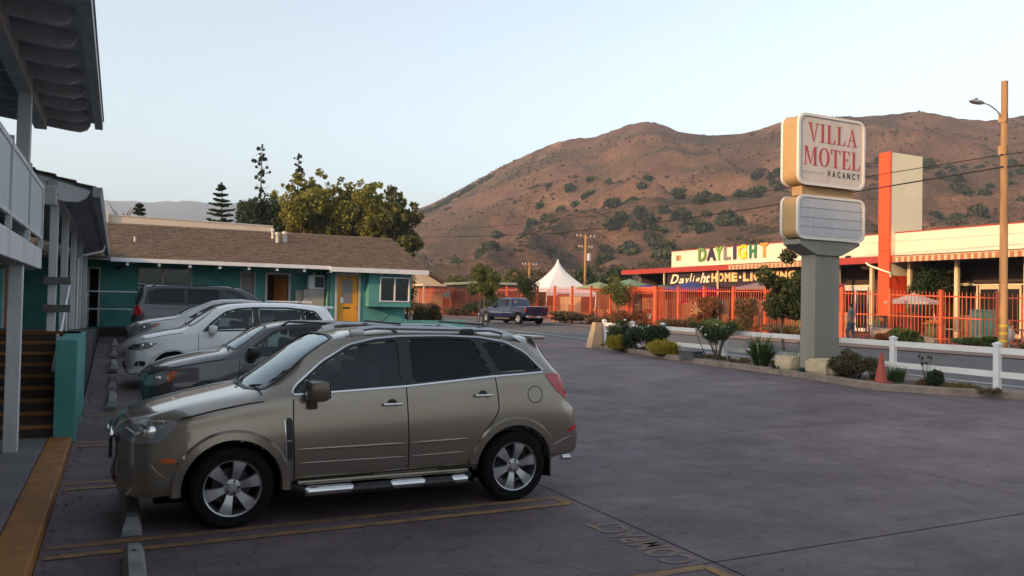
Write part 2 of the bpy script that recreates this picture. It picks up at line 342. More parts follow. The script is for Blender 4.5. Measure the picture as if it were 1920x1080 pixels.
# ================================================================== HILLS
MAIN = ([-5, 3, 9, 14, 18.85, 19.98, 21.1, 22.23, 23.74, 25.64, 27.53, 29.05, 30.58, 31.72, 33.22, 34.35, 35.54, 36.59, 37.71, 38.63, 40.27, 42.06, 43.29, 44.5, 45.87, 47.88, 49.85, 51.75, 52.98, 53.9, 55.38, 56.83, 57.95, 58.77, 66, 76, 90, 110],
        [0, .02, .06, .093, .1174, .1247, .1347, .146, .1615, .1804, .1965, .2083, .2145, .2150, .2238, .2316, .2346, .2309, .2225, .2182, .216, .2161, .2204, .2276, .2333, .2316, .229, .2293, .2304, .2265, .218, .2132, .214, .2152, .225, .20, .15, .02])
FOOT = ([10, 19.37, 21.25, 23.91, 27.72, 29.99, 31.49, 33.74, 35.97, 38.91, 41.07, 43.19, 45.27, 47.97, 52.44, 55.43, 58.81, 70, 95, 110], [0, .004, .012, .018, .0292, .0466, .0636, .0827, .0962, .1067, .1104, .1074, .10, .0899, .0885, .099, .1082, .10, .05, 0])
def fr(x, y, s, o=5): return noise.fractal(Vector((x / s, y / s, 3.3)), .9, 2.0, o)
def hill_z(az, r):
    x, y = r * math.sin(R_(az)), r * math.cos(R_(az))
    e = float(np.interp(az, *MAIN)); R1 = 660 + 60 * math.sin(az * .11); z1 = e * R1; t = (r - 150) / (R1 - 150)
    if t < 0: a = 0
    elif t <= 1: a = z1 * (.30 * t + .70 * t ** 1.9)
    else: a = z1 * max(-.1, 1 - ((r - R1) / 260) ** 1.5 * .9)
    env = max(0, min(1, t * 5)) * max(0, min(1, (1 - t) * 4)) if t < 1 else 0
    sp = abs(fr(x, y, 130, 4)); a += z1 * env * (-.22 * sp + .06) + env * 2.2 * fr(x, y, 34, 5)
    e2 = float(np.interp(az, *FOOT)); R2 = 330 + 25 * math.sin(az * .2 + 1); z2 = e2 * R2; t2 = (r - 150) / (R2 - 150)
    if t2 < 0: b = 0
    elif t2 <= 1: b = z2 * t2 ** 1.15 + z2 * .10 * fr(x, y, 45, 4) * min(1, t2 * 4) * min(1, (1 - t2) * 4)
    else: b = z2 * (1 - ((r - R2) / 130) ** 2)
    k = 4.0
    if e2 <= .002: return a + .2
    m = max(a, b); return m + k * math.log(math.exp((a - m) / k) + math.exp((b - m) / k)) * .15 + .2
azs = np.arange(-5, 111, .22); rs = np.concatenate([np.arange(140, 360, 3.6), np.arange(360, 620, 6), np.arange(620, 760, 5), np.arange(760, 1000, 30)])
hv = []; 
for az in azs:
    sa, ca = math.sin(R_(az)), math.cos(R_(az))
    for r in rs: hv.append((r * sa, r * ca, hill_z(az, r) if r > 145 else -.6))
nr = len(rs); hm = MB().add(hv, [(i * nr + j, i * nr + j + 1, (i + 1) * nr + j + 1, (i + 1) * nr + j) for i in range(len(azs) - 1) for j in range(nr - 1)])
m_hill = bpy.data.materials.new('dry hillside'); m_hill.use_nodes = True; nt = m_hill.node_tree; b = nt.nodes['Principled BSDF']; b.inputs['Roughness'].default_value = .95; b.inputs['Specular IOR Level'].default_value = .1
tc = nt.nodes.new('ShaderNodeTexCoord')
def hn(s, d, rgh=.65, dist=0):
    n = nt.nodes.new('ShaderNodeTexNoise'); n.inputs['Scale'].default_value = s; n.inputs['Detail'].default_value = d; n.inputs['Roughness'].default_value = rgh; n.inputs['Distortion'].default_value = dist; nt.links.new(tc.outputs['Object'], n.inputs['Vector']); return n.outputs['Fac']
def ramp(src, stops):
    r = nt.nodes.new('ShaderNodeValToRGB'); r.color_ramp.elements[0].position = stops[0][0]; r.color_ramp.elements[0].color = (*stops[0][1], 1)
    r.color_ramp.elements[1].position = stops[-1][0]; r.color_ramp.elements[1].color = (*stops[-1][1], 1)
    for p, c in stops[1:-1]: e = r.color_ramp.elements.new(p); e.color = (*c, 1)
    nt.links.new(src, r.inputs[0]); return r.outputs[0]
def mixc(f, a, bb):
    x = nt.nodes.new('ShaderNodeMixRGB'); nt.links.new(f, x.inputs[0]); nt.links.new(a, x.inputs[1]); nt.links.new(bb, x.inputs[2]); return x.outputs[0]
grass = ramp(hn(.05, 8), [(.3, (.085, .050, .034)), (.5, (.140, .080, .052)), (.7, (.205, .118, .072))])
scrub = ramp(hn(.35, 6), [(.3, (.045, .038, .022)), (.7, (.085, .060, .036))])
f1 = ramp(hn(.016, 9, .7, .4), [(.47, (0, 0, 0)), (.60, (1, 1, 1))])
c1 = mixc(f1, grass, scrub)
bare = ramp(hn(.4, 5), [(.3, (.34, .19, .10)), (.7, (.42, .25, .14))])
f2 = ramp(hn(.022, 7, .6, .8), [(.64, (0, 0, 0)), (.72, (.5, .5, .5))])
speck = ramp(hn(.9, 5), [(.40, (.30, .33, .28)), (.50, (.85, .85, .8)), (.6, (1.2, 1.12, 1.05))])
c2 = mixc(f2, c1, bare)
mu = nt.nodes.new('ShaderNodeMixRGB'); mu.blend_type = 'MULTIPLY'; mu.inputs[0].default_value = .8; nt.links.new(c2, mu.inputs[1]); nt.links.new(speck, mu.inputs[2])
nt.links.new(mu.outputs[0], b.inputs['Base Color'])
bp = nt.nodes.new('ShaderNodeBump'); bp.inputs['Strength'].default_value = .9; bp.inputs['Distance'].default_value = 1.2; nt.links.new(hn(.5, 7, .7), bp.inputs['Height']); nt.links.new(bp.outputs[0], b.inputs['Normal'])
hme = hm.mesh('hills', m_hill, True, fix=False); hills = tag(raw('hills', hme), kind='structure')
# distant ridge, left
FAR = ([-45, -30, -15, -1.22, -.03, 2.39, 3.98, 5.51, 7.17, 9.71, 12.56, 16.23, 19.23, 30], [.09, .105, .10, .113, .1111, .1136, .1149, .1142, .116, .1154, .118, .117, .115, .10])
fv = []; fa = np.arange(-45, 30, .35); frs = [1500, 1900, 2300, 2600, 2800, 2950, 3050, 3200, 3500]
for az in fa:
    e = float(np.interp(az, *FAR))
    for r in frs:
        t = max(0, (r - 1500) / 1500); z = e * 3000 * (t ** 1.1 if t <= 1 else 1 - (t - 1) * 1.5)
        x, y = r * math.sin(R_(az)), r * math.cos(R_(az)); z += 40 * fr(x, y, 420, 4) * (t * (1.05 - t) * 4 if t < 1 else 0) + (7 * fr(x, y, 60, 5) if .9 < t < 1.1 else 0)
        fv.append((x, y, z if r > 1500 else -2))
k = len(frs); fm = MB().add(fv, [(i * k + j, i * k + j + 1, (i + 1) * k + j + 1, (i + 1) * k + j) for i in range(len(fa) - 1) for j in range(k - 1)])
struct('distant_hills', fm, mat('far ridge', (.05, .055, .05), .95, c2=(.075, .075, .062), scale=.01, detail=6), smooth=True)
# unseen hill added behind the motel, its crest shaped to shade the car park
WH = ([-900, -300, -50, -15, -8, -1, 9, 24, 70, 140], [30, 43.5, 43.5, 43.5, 40.5, 36, 28, 20, 12, 3])
wv = []; wus = [-420, -330, -260, -200, -165, -140, -125, -116, -110, -104, -95, -80, -66]; wvs = list(range(-400, -80, 40)) + list(range(-80, 110, 5)) + [120, 140, 170]
for v in wvs:
    h = float(np.interp(v, *WH))
    for u in wus:
        t = 1 - (abs(u + 112) / (300 if u < -112 else 46)) ** 1.3; wv.append((u, v, max(-.5, h * t + (.4 * fr(u, v, 14, 3) if t > 0 else 0) * (t))))
k = len(wus); wm = MB().add(wv, [(i * k + j, i * k + j + 1, (i + 1) * k + j + 1, (i + 1) * k + j) for i in range(len(wvs) - 1) for j in range(k - 1)])
whm = wm.mesh('hill', m_hill, True); wh = tag(raw('added_shade_hill', whm), kind='structure')

g = random.Random(77); lt = MB()
for q in range(520):
    k_ = g.random()
    if k_ < .45: u, v = -.47 + abs(g.gauss(0, .12)), g.uniform(3, 27)
    elif k_ < .8: v = g.uniform(10, 27); u = float(np.interp(v, [p_[1] for p_ in KP[::-1]], [p_[0] for p_ in KP[::-1]])) - .03 - abs(g.gauss(0, .15))
    else: u, v = g.uniform(0, 16), g.uniform(4, 26)
    s_ = g.uniform(.008, .028); a = g.uniform(0, 6.28); z = gz(u, v) + .006; c_, d_ = math.cos(a) * s_, math.sin(a) * s_
    lt.add([(u - c_, v - d_, z), (u + d_ * .5, v - c_ * .5, z + s_ * .5), (u + c_, v + d_, z + .002), (u - d_ * .5, v + c_ * .5, z + s_ * .3)], [(0, 1, 2, 3)])
struct('leaf_litter', lt, mat('dead leaf', (.16, .10, .05), .9, c2=(.09, .06, .035), scale=9), kind='stuff')
# ================================================================== VEHICLES
def glassmat(name, tint, refl=1.0, rough=.01):
    m = bpy.data.materials.new(name); m.use_nodes = True; nt = m.node_tree; nt.nodes.remove(nt.nodes['Principled BSDF']); out = nt.nodes['Material Output']
    t = nt.nodes.new('ShaderNodeBsdfTransparent'); t.inputs[0].default_value = (*tint, 1); gl = nt.nodes.new('ShaderNodeBsdfGlossy'); gl.inputs['Roughness'].default_value = rough; gl.inputs[0].default_value = (.86, .95, 1, 1)
    f = nt.nodes.new('ShaderNodeFresnel'); f.inputs[0].default_value = 1.55; ml = nt.nodes.new('ShaderNodeMath'); ml.operation = 'MULTIPLY'; ml.inputs[1].default_value = refl; ml.use_clamp = True
    mx = nt.nodes.new('ShaderNodeMixShader'); nt.links.new(f.outputs[0], ml.inputs[0]); nt.links.new(ml.outputs[0], mx.inputs[0]); nt.links.new(t.outputs[0], mx.inputs[1]); nt.links.new(gl.outputs[0], mx.inputs[2]); nt.links.new(mx.outputs[0], out.inputs[0])
    MATS[name] = m; return m
g_dark = glassmat('privacy glass', (.025, .027, .03), .62); g_front = glassmat('side glass', (.42, .50, .48), 1.0); g_wind = glassmat('windscreen glass', (.30, .40, .43), 1.2)
g_lens = glassmat('lamp lens', (.85, .87, .88), 1.3)
g_clear = glassmat('window pane', (.35, .38, .36), 1.1)
m_blk = mat('black plastic', (.012, .012, .013), .45); m_rub = mat('tyre rubber', (.0045, .0045, .005), .9, spec=.25, bump=.2, bscale=60); m_int = mat('cabin fabric', (.07, .068, .07), .9)
m_chr = mat('chrome', (.62, .62, .64), .12, 1); m_alu = mat('alloy', (.40, .40, .41), .35, .8); m_dk = mat('wheel well', (.006, .006, .006), 1, spec=0); m_seam = mat('panel gap', (.006, .006, .006), .9, spec=.1)
m_red = mat('red lamp', (.50, .015, .02), .12, coat=1, c2=(.36, .01, .014), scale=30); m_amb = mat('amber lamp', (.55, .10, .015), .2, coat=1); m_lampin = mat('lamp bowl', (.25, .26, .27), .12, .35, coat=1)
m_lamphot = mat('lamp reflector', (.8, .8, .82), .15, .9)
def paint(name, c, metal=.55, rough=.26, c2=None):
    return mat(name, c, rough, metal, coat=1, c2=c2 or tuple(x * 1.04 for x in c), scale=2)
def rounded(poly, it=2, closed=True):
    P = [Vector(p) for p in poly]
    for _ in range(it):
        Q = []; n = len(P)
        for i in range(n if closed else n - 1):
            a, b = P[i], P[(i + 1) % n]; L = (b - a).length; c = min(.25, .03 / max(L, 1e-6)) if _ == 0 else .25
            Q += [a.lerp(b, c), a.lerp(b, 1 - c)]
        P = Q
    return P
def resample(P, h, closed=True):
    out = []; n = len(P)
    for i in range(n if closed else n - 1):
        a, b = P[i], P[(i + 1) % n]; L = (b - a).length; k = max(1, int(L / h)); out += [a.lerp(b, t / k) for t in range(k)]
    if not closed: out.append(P[-1])
    return out
def inside(p, poly):
    x, y = p[0], p[1]; r = False; n = len(poly); j = n - 1
    for i in range(n):
        xi, yi, xj, yj = poly[i][0], poly[i][1], poly[j][0], poly[j][1]
        if (yi > y) != (yj > y) and x < (xj - xi) * (y - yi) / (yj - yi) + xi: r = not r
        j = i
    return r
def inside_np(X, Y, poly):
    r = np.zeros(X.shape, bool); n = len(poly); j = n - 1
    for i in range(n):
        xi, yi, xj, yj = poly[i][0], poly[i][1], poly[j][0], poly[j][1]
        if yi != yj:
            r ^= ((yi > Y) != (yj > Y)) & (X < (xj - xi) * (Y - yi) / (yj - yi) + xi)
        j = i
    return r
def fill(outer, holes=(), h=.04):
    vs, ed = [], []
    for loop in [outer, *holes]:
        n0 = len(vs); vs += [Vector((p[0], p[1])) for p in loop]; n = len(loop); ed += [(n0 + i, n0 + (i + 1) % n) for i in range(n)]
    xs = [p[0] for p in outer]; ys = [p[1] for p in outer]; x = min(xs) + h / 2
    while x < max(xs):
        y = min(ys) + h / 2
        while y < max(ys):
            if inside((x, y), outer): vs.append(Vector((x, y)))
            y += h
        x += h
    v, e, f, *_r = geometry.delaunay_2d_cdt(vs, ed, [], 0, 1e-5)
    F = []
    for t in f:
        c = sum((v[i] for i in t), Vector((0, 0))) / len(t)
        if inside(c, outer) and not any(inside(c, hh) for hh in holes): F.append(t)
    return v, F
DIRS = {'left': (lambda a, b: (Vector((a, -4, b)), Vector((0, 1, 0)))), 'right': (lambda a, b: (Vector((a, 4, b)), Vector((0, -1, 0)))), 'top': (lambda a, b: (Vector((a, b, 5)), Vector((0, 0, -1)))),
        'front': (lambda a, b: (Vector((-4, a, b)), Vector((1, 0, 0)))), 'rear': (lambda a, b: (Vector((12, a, b)), Vector((-1, 0, 0))))}
def cast(bvh, mode, a, b, off):
    o, d = DIRS[mode](a, b); hit, nrm, i, dist = bvh.ray_cast(o, d)
    if hit is None: return None
    if nrm.dot(d) > 0: nrm = -nrm
    return hit + nrm * off
def drape(bvh, mode, outer, off=.004, holes=(), h=.04, rnd=1, thick=.006):
    P = resample(rounded(outer, rnd), h); H = [resample(rounded(x, rnd), h) for x in holes]
    v, f = fill(P, H, h); pts = [cast(bvh, mode, p[0], p[1], off) for p in v]; mb = MB()
    idx = {}; keep = []
    for t in f:
        if all(pts[i] is not None for i in t): keep.append(t)
    used = sorted({i for t in keep for i in t}); mp = {i: k for k, i in enumerate(used)}
    mb.add([pts[i] for i in used], [tuple(mp[i] for i in t) for t in keep]); 
    # give the panel an edge: boundary skirt sunk towards the body
    cnt = {}
    for t in keep:
        for a, b in zip(t, t[1:] + t[:1]) if isinstance(t, tuple) else zip(list(t), list(t)[1:] + [t[0]]): cnt[(min(a, b), max(a, b))] = cnt.get((min(a, b), max(a, b)), []) + [(a, b)]
    o, d = DIRS[mode](0, 0); sk = [k[0] for k in cnt.values() if len(k) == 1]; n0 = len(mb.v); m2 = {}
    for a, b in sk:
        for q in (a, b):
            if q not in m2: m2[q] = len(mb.v); mb.v.append(tuple(Vector(mb.v[mp[q]]) + d * (thick + off)))
        mb.f.append((mp[b], mp[a], m2[a], m2[b]))
    return mb
def ribbon(bvh, mode, line, w, off=.004, closed=False, h=.03, rnd=1, side=0):
    P = resample(rounded(line, rnd, closed), h, closed); n = len(P); mb = MB(); vs = []
    for i, p in enumerate(P):
        a = P[(i - 1) % n] if (closed or i) else p; b = P[(i + 1) % n] if (closed or i < n - 1) else p; d = (b - a).normalized(); nn = Vector((-d.y, d.x))
        q = []
        for s in (-.5 + side, .5 + side):
            x = p + nn * (w * s); q.append(cast(bvh, mode, x[0], x[1], off))
        vs.append(q)
    pts = []; 
    for q in vs: pts += q
    last = None
    fs = []
    for i in range(n if closed else n - 1):
        j = (i + 1) % n; t = (2 * i, 2 * i + 1, 2 * j + 1, 2 * j)
        if all(pts[k] is not None for k in t): fs.append(t)
    used = sorted({k for t in fs for k in t}); mp = {k: i for i, k in enumerate(used)}
    return mb.add([pts[k] for k in used], [tuple(mp[k] for k in t) for t in fs])
SEG = [2, 2, 3, 5, 6, 6, 14, 3, 4, 8]
def body_grid(T, step):
    T = np.array(T, float); L = T[-1, 0]; xs = np.unique(np.concatenate([np.linspace(0, .12, 9), np.arange(.12, L - .12, step), np.linspace(L - .12, L, 9)]))
    fine = np.arange(-.3, L + .3, .005); cols = []
    for c in range(1, T.shape[1]):
        y = np.interp(fine, T[:, 0], T[:, c]); k = np.hanning(17); k /= k.sum(); cols.append(np.interp(xs, fine, np.convolve(y, k, 'same')))
    zs, hw, zb, wb, ze, wt, zt = cols; n = len(xs); z = np.zeros(n)
    ctl = np.stack([np.stack([z, zs], 1), np.stack([hw * .72, zs], 1), np.stack([hw * .95, zs + .035], 1), np.stack([hw * .985, zs + .15 * (zb - zs) + .03], 1), np.stack([hw, zs + .45 * (zb - zs)], 1),
                    np.stack([hw * .55 + wb * .45, zs + .80 * (zb - zs)], 1), np.stack([wb, zb], 1), np.stack([wt, ze], 1), np.stack([wt * .86, ze + .55 * (zt - ze)], 1), np.stack([wt * .5, ze + .9 * (zt - ze)], 1), np.stack([z, zt], 1)], 1)
    m = ctl.shape[1]; pts = []
    for s in range(m - 1):
        p0 = ctl[:, s - 1] if s else 2 * ctl[:, 0] - ctl[:, 1]; p1 = ctl[:, s]; p2 = ctl[:, s + 1]; p3 = ctl[:, s + 2] if s + 2 < m else ctl[:, s] * [-1, 1]
        for k in range(SEG[s]):
            t = k / SEG[s]; ten = .5
            if s in (0, 1): pts.append(p1 + (p2 - p1) * t); continue
            d1 = np.linalg.norm(p2 - p1, axis=1, keepdims=True); da = np.linalg.norm(p1 - p0, axis=1, keepdims=True) + 1e-6; db = np.linalg.norm(p3 - p2, axis=1, keepdims=True) + 1e-6
            m1 = ((p1 - p0) / da + (p2 - p1) / d1) * .5 * d1 * np.minimum(1, 1.0); m2 = ((p2 - p1) / d1 + (p3 - p2) / db) * .5 * d1
            if s == 6: m1 = (p2 - p1) * .9 + m1 * .1; 
            if s == 7: m1 = m1 * .6
            h00 = 2 * t ** 3 - 3 * t * t + 1; h10 = t ** 3 - 2 * t * t + t; h01 = -2 * t ** 3 + 3 * t * t; h11 = t ** 3 - t * t
            pts.append(h00 * p1 + h10 * m1 + h01 * p2 + h11 * m2)
    pts.append(ctl[:, -1]); half = np.stack(pts, 1)   # n, k, 2
    k = half.shape[1]; left = half.copy(); left[:, :, 0] *= -1
    ring = np.concatenate([left, half[:, ::-1][:, 1:-1]], 1) # closed loop
    # plan-view bow of windscreen / nose / tail
    kk = ring.shape[1]; X = np.repeat(xs[:, None], kk, 1); V = np.stack([X, ring[:, :, 0], ring[:, :, 1]], 2)
    return xs, V
def build_body(T, step, bow):
    xs, V = body_grid(T, step); n, k, _ = V.shape
    for (xc, wid, amt, zmin) in bow:
        w = np.clip(1 - np.abs(V[:, :, 0] - xc) / wid, 0, 1); w = w * w * (3 - 2 * w); V[:, :, 0] += amt * w * (np.abs(V[:, :, 1]) / .8) ** 2 * (V[:, :, 2] > zmin) * np.clip((V[:, :, 2] - zmin) / .08, 0, 1)
    verts = V.reshape(-1, 3); i, j = np.meshgrid(np.arange(n - 1), np.arange(k), indexing='ij'); j2 = (j + 1) % k
    F = np.stack([i * k + j, i * k + j2, (i + 1) * k + j2, (i + 1) * k + j], -1).reshape(-1, 4)
    return verts, F, n, k
def smooth_normals(verts, F):
    a = verts[F[:, 2]] - verts[F[:, 0]]; b = verts[F[:, 3]] - verts[F[:, 1]]; nr = np.cross(a, b); N = np.zeros_like(verts)
    for c in range(4): np.add.at(N, F[:, c], nr)
    N /= np.linalg.norm(N, axis=1, keepdims=True) + 1e-12; return N
def submesh(name, verts, F, N, m, caps=None, capv=None):
    used = np.unique(F); mp = -np.ones(len(verts), int); mp[used] = np.arange(len(used)); vv = [tuple(p) for p in verts[used]]; ff = [tuple(x) for x in mp[F]]
    nn = [tuple(x) for x in N[used]]
    if caps:
        for loop in caps: ff.append(tuple(int(mp[q]) for q in loop))
    me = bpy.data.meshes.new(name); me.from_pydata(vv, [], ff); me.materials.append(m); me.polygons.foreach_set('use_smooth', [True] * len(ff)); me.update()
    if not caps: me.normals_split_custom_set_from_vertices(nn)
    else: sharp(me, 40)
    return me
def wheel(par, x, y, R, rim, W, side, spokes=6, sw=.062, mat_rim=None, detail=True, cover=False):
    """side -1: outer face towards -y"""
    w = raw('wheel', MB().lathe([(.03, -.03), (.03, .03)], n=8, axis='y').mesh('hub', m_blk), par, (x, y, R)); w.rotation_euler = (0, 0, 0 if side < 0 else math.pi)
    t = MB().lathe([(rim, W * .42), (rim * 1.03, W * .5), (R * .90, W * .5), (R * .975, W * .42), (R, W * .25), (R, -W * .25), (R * .975, -W * .42), (R * .90, -W * .5), (rim * 1.06, -W * .5), (rim, -W * .44)], n=40, axis='y')
    part('tyre', t, m_rub, w, True, local=True); mr = mat_rim or m_alu
    r = MB().lathe([(rim + .004, -W * .46), (rim * 1.0, -W * .49), (rim * .955, -W * .46), (rim * .93, -W * .30), (rim * .90, W * .3), (rim, W * .4)], n=40, axis='y'); part('rim', r, mr, w, True, local=True)
    part('brake_disc', MB().lathe([(.001, -.01), (rim * .68, -.01), (rim * .68, .01)], n=24, axis='y'), mat('dark steel', (.05, .05, .052), .5, .8), w, local=True)
    for s in range(spokes):
        a = 2 * math.pi * s / spokes + .26; sp = MB(); ca, sa = math.cos(a), math.sin(a)
        prof = [(.045, -W * .30, sw * .52), (.12 if rim > .2 else .1, -W * .40, sw * .72), (rim * .70, -W * .44, sw * .95), (rim * .945, -W * .43, sw * 1.18)]
        vs = []
        for (rr, yy, hw_) in prof:
            for (tt, dy) in ((-hw_, .03), (-hw_ * .86, 0), (hw_ * .86, 0), (hw_, .03)): vs.append((rr * ca - tt * sa, yy + dy, rr * sa + tt * ca))
        fs = [(i * 4 + q, i * 4 + q + 1, i * 4 + q + 5, i * 4 + q + 4) for i in range(3) for q in range(3)]
        part('spoke', sp.add(vs, fs), mr, w, True, local=True)
    cp = MB().lathe([(.0005, -W * .40), (.035, -W * .395), (.042, -W * .36), (.075, -W * .33), (.082, -W * .2)], n=20, axis='y'); part('hub_cap', cp, m_alu, w, True, local=True)
    if detail:
        for s in range(5):
            a = 2 * math.pi * s / 5; part('lug_nut', MB().lathe([(.0005, -W * .38), (.011, -W * .38), (.012, -W * .3)], (.056 * math.cos(a), 0, .056 * math.sin(a)), 6, 'y'), m_blk, w, local=True)
    return w
def mirror_ps(line, s): return line
def make_car(P, name, label, cat, loc, rz=0):
    t = thing(name, label, cat, loc, rz); T = P['T']; step = P.get('step', .03)
    verts, F, n, k = build_body(T, step, P.get('bow', [])); N = smooth_normals(verts, F)
    cen = verts[F].mean(1); cx, cy, cz = cen.T; nz_ = N[F].mean(1)
    bvh = BVHTree.FromPolygons([Vector(v) for v in verts], [tuple(int(q) for q in f) for f in F] + [tuple(range(k)), tuple(range((n - 1) * k, n * k))])
    gone = np.zeros(len(F), bool); L = T[-1][0]; pm = P['paint']
    ra = P['ra']; wr = P['wr']
    for xw in P['axles']:
        gone |= ((cx - xw) ** 2 + (cz - wr) ** 2 < ra ** 2) & (np.abs(cy) > .42)
    shr = P.get('shrink', .012)
    for w_ in P['side_windows']:
        o = [tuple(p) for p in rounded(w_['o'], 1)]; c = Vector((sum(p[0] for p in o) / len(o), sum(p[1] for p in o) / len(o)))
        gone |= inside_np(cx, cz, o) & (np.abs(cy) > .4)
    for w_ in P['top_windows']:
        o = [tuple(p) for p in rounded(w_['o'], 1)]; gone |= inside_np(cx, cy, o) & (cz > w_.get('zmin', .9))
    for o in P.get('cut_top', []): gone |= inside_np(cx, cy, o) & (cz > .75)
    owner = np.zeros(len(F), int); names = ['body']
    for (nm, kind, o) in P['panels']:
        for s in ((-1, 1) if kind == 'side' else (0,)):
            names.append(nm)
            if kind == 'side': sel = inside_np(cx, cz, o) & (cy * s > .35)
            else: sel = inside_np(cx, cy, o) & (nz_[:, 2] > .25) & (cz > .6)
            owner[sel & (owner == 0)] = len(names) - 1
    pieces = {}
    body = None
    for i, nm in enumerate(names):
        Fi = F[(owner == i) & ~gone]
        if len(Fi) == 0: continue
        me = submesh(nm, verts, Fi, N, pm, caps=([list(range(k)), list(range((n - 1) * k, n * k))] if i == 0 else None))
        o = raw(nm, me, t)
        if i == 0: body = o
        pieces.setdefault(nm, []).append(o)
    D = lambda nm, mode, o, m, par=t, off=.004, holes=(), h=.04, rnd=1, lab=None: part(nm, drape(bvh, mode, o, off, holes, h, rnd), m, par, True, local=True, label=lab)
    def Rb(nm, mode, line, w, m, par=t, off=.004, closed=False, side=0): return part(nm, ribbon(bvh, mode, line, w, off, closed, side=side), m, par, True, local=True)
    for mode in ('left', 'right'):
        for w_ in P['side_windows']: D('side_window', mode, w_['o'], w_.get('m', g_dark), off=-.004, h=.12)
        D('window_trim', mode, P['dlo'], m_blk, holes=[[tuple(p) for p in w_['o']] for w_ in P['side_windows']], off=.006, h=.05)
        if P.get('chrome'): Rb('window_moulding', mode, P['dlo'], .015, m_chr, closed=True, off=.011, side=P.get('cside', 0))
        for ln in P['seams']: Rb('panel_gap', mode, ln, P.get('gap', .009), m_seam, off=.0025)
        for nm, o, m in P.get('side_parts', []): D(nm, mode, o, m, off=.007, h=.04)
        for nm, ln, w, m, off in P.get('side_ribbons', []):
            if nm in ('door_moulding', 'bumper_crease'):
                pp = [cast(bvh, mode, q[0], q[1], off - .012) for q in resample([Vector(a_) for a_ in ln], .06, False)]; pp = [q for q in pp if q is not None]; k_ = len(pp); part(nm, MB().tube(pp, [w * .5 * min(1, (i_ + .3) / 2, (k_ - i_ - .7) / 2) for i_ in range(k_)], 8), m, t, True, local=True)
            else: Rb(nm, mode, ln, w, m, off=off)
    for w_ in P['top_windows']:
        D(w_['n'], 'top', w_['o'], w_['m'], off=-.004, h=.12); Rb('rubber_seal', 'top', w_['o'], .035, m_blk, closed=True, off=.005, side=-.1)
    for nm, mode, o, m in P.get('end_parts', []): D(nm, mode, o, m, off=.007)
    for nm, mode, ln, w, m, off in P.get('end_ribbons', []): Rb(nm, mode, ln, w, m, off=off)
    # flares and wheel wells
    for xw in P['axles']:
        for s in (-1, 1):
            mode = 'left' if s < 0 else 'right'; prof = [(-.012, -.09), (-.010, .008), (.0, P['flare']), (P['fw'] * .75, P['flare']), (P['fw'], -.002)]
            A = []; 
            for q in range(41):
                th = R_(-38 + 256 * q / 40); c0, s0 = math.cos(th), math.sin(th)
                z_ = wr + s0 * (ra + P['fw'])
                A.append((c0, s0))
            vs = []; ok = []
            for c0, s0 in A:
                row = []
                for dr, off in prof:
                    x_, z_ = xw + c0 * (ra + dr), wr + s0 * (ra + dr); hit = cast(bvh, mode, x_, max(z_, T[0][1] if xw < 1.5 else .30), 0)
                    row.append(None if hit is None else (x_, hit.y + s * off, z_))
                ok.append(all(r is not None for r in row) and row[-1][2] > P['zcut']); vs += [r or (0, 0, 0) for r in row]
            best = (0, 0); st_ = None
            for i_ in range(len(ok) + 1):
                if i_ < len(ok) and ok[i_]: st_ = i_ if st_ is None else st_
                elif st_ is not None: best = max(best, (i_ - st_, st_)); st_ = None
            ok = [best[1] <= i_ < best[1] + best[0] for i_ in range(len(ok))]
            m5 = len(prof); fs = [(i * m5 + c, i * m5 + c + 1, (i + 1) * m5 + c + 1, (i + 1) * m5 + c) for i in range(len(A) - 1) if ok[i] and ok[i + 1] for c in range(m5 - 1)]
            us_ = sorted({q for f_ in fs for q in f_}); mp_ = {q: i_ for i_, q in enumerate(us_)}; vs = [vs[q] for q in us_]; fs = [tuple(mp_[q] for q in f_) for f_ in fs]
            part('wheel_arch', MB().add(vs, fs), P.get('flare_m', pm), t, True, local=True)
            ll = MB().lathe([(.001, s * .40), (ra + .01, s * .40), (ra + .012, s * (P['T'][6][2] - .10))], (xw, 0, wr), 24, 'y', R_(-20), R_(200)); part('wheel_well', ll, m_dk, t, local=True)
            wheel(t, xw, s * (P['T'][6][2] - .115), wr, P['rim'], P.get('ww', .225), s, P.get('spokes', 6), P.get('sw', .062), detail=P.get('lug', False))
    # cabin
    c = P['cabin']; it = MB().box((c[0], -c[4], .32), (c[1], c[4], c[2] - .14)); part('cabin_floor', it, m_int, t, local=True)
    part('dashboard', MB().box((c[0] - .25, -c[4] + .02, c[2] - .3), (c[0] + .18, c[4] - .02, c[2] - .02), bev=.05), m_int, t, local=True)
    for xs_, nn in ((c[3], 2), (c[3] + .95, 3)):
        for q in range(nn):
            y0 = (-.36 + .72 * q) if nn == 2 else (-.42 + .42 * q); sb = MB().box((xs_, y0 - .2, c[2] - .3), (xs_ + .14, y0 + .2, c[2] + .20), bev=.05); sb.box((xs_ + .02, y0 - .11, c[2] + .24), (xs_ + .11, y0 + .11, c[2] + .40), bev=.04)
            part('seat', sb, m_int, t, True, local=True)
    part('steering_wheel', MB().tube([(c[0] + .36 + .07 * math.sin(a), -.36 + .18 * math.cos(a), c[2] + .02 + .17 * math.sin(a)) for a in [2 * math.pi * q / 16 for q in range(17)]], .014, 6), m_blk, t, True, local=True)
    part('underbody', MB().box((.35, -.6, .2), (L - .35, .6, .34)), m_dk, t, local=True)
    # mirrors
    mx, mz, my, ms = P['mirror']
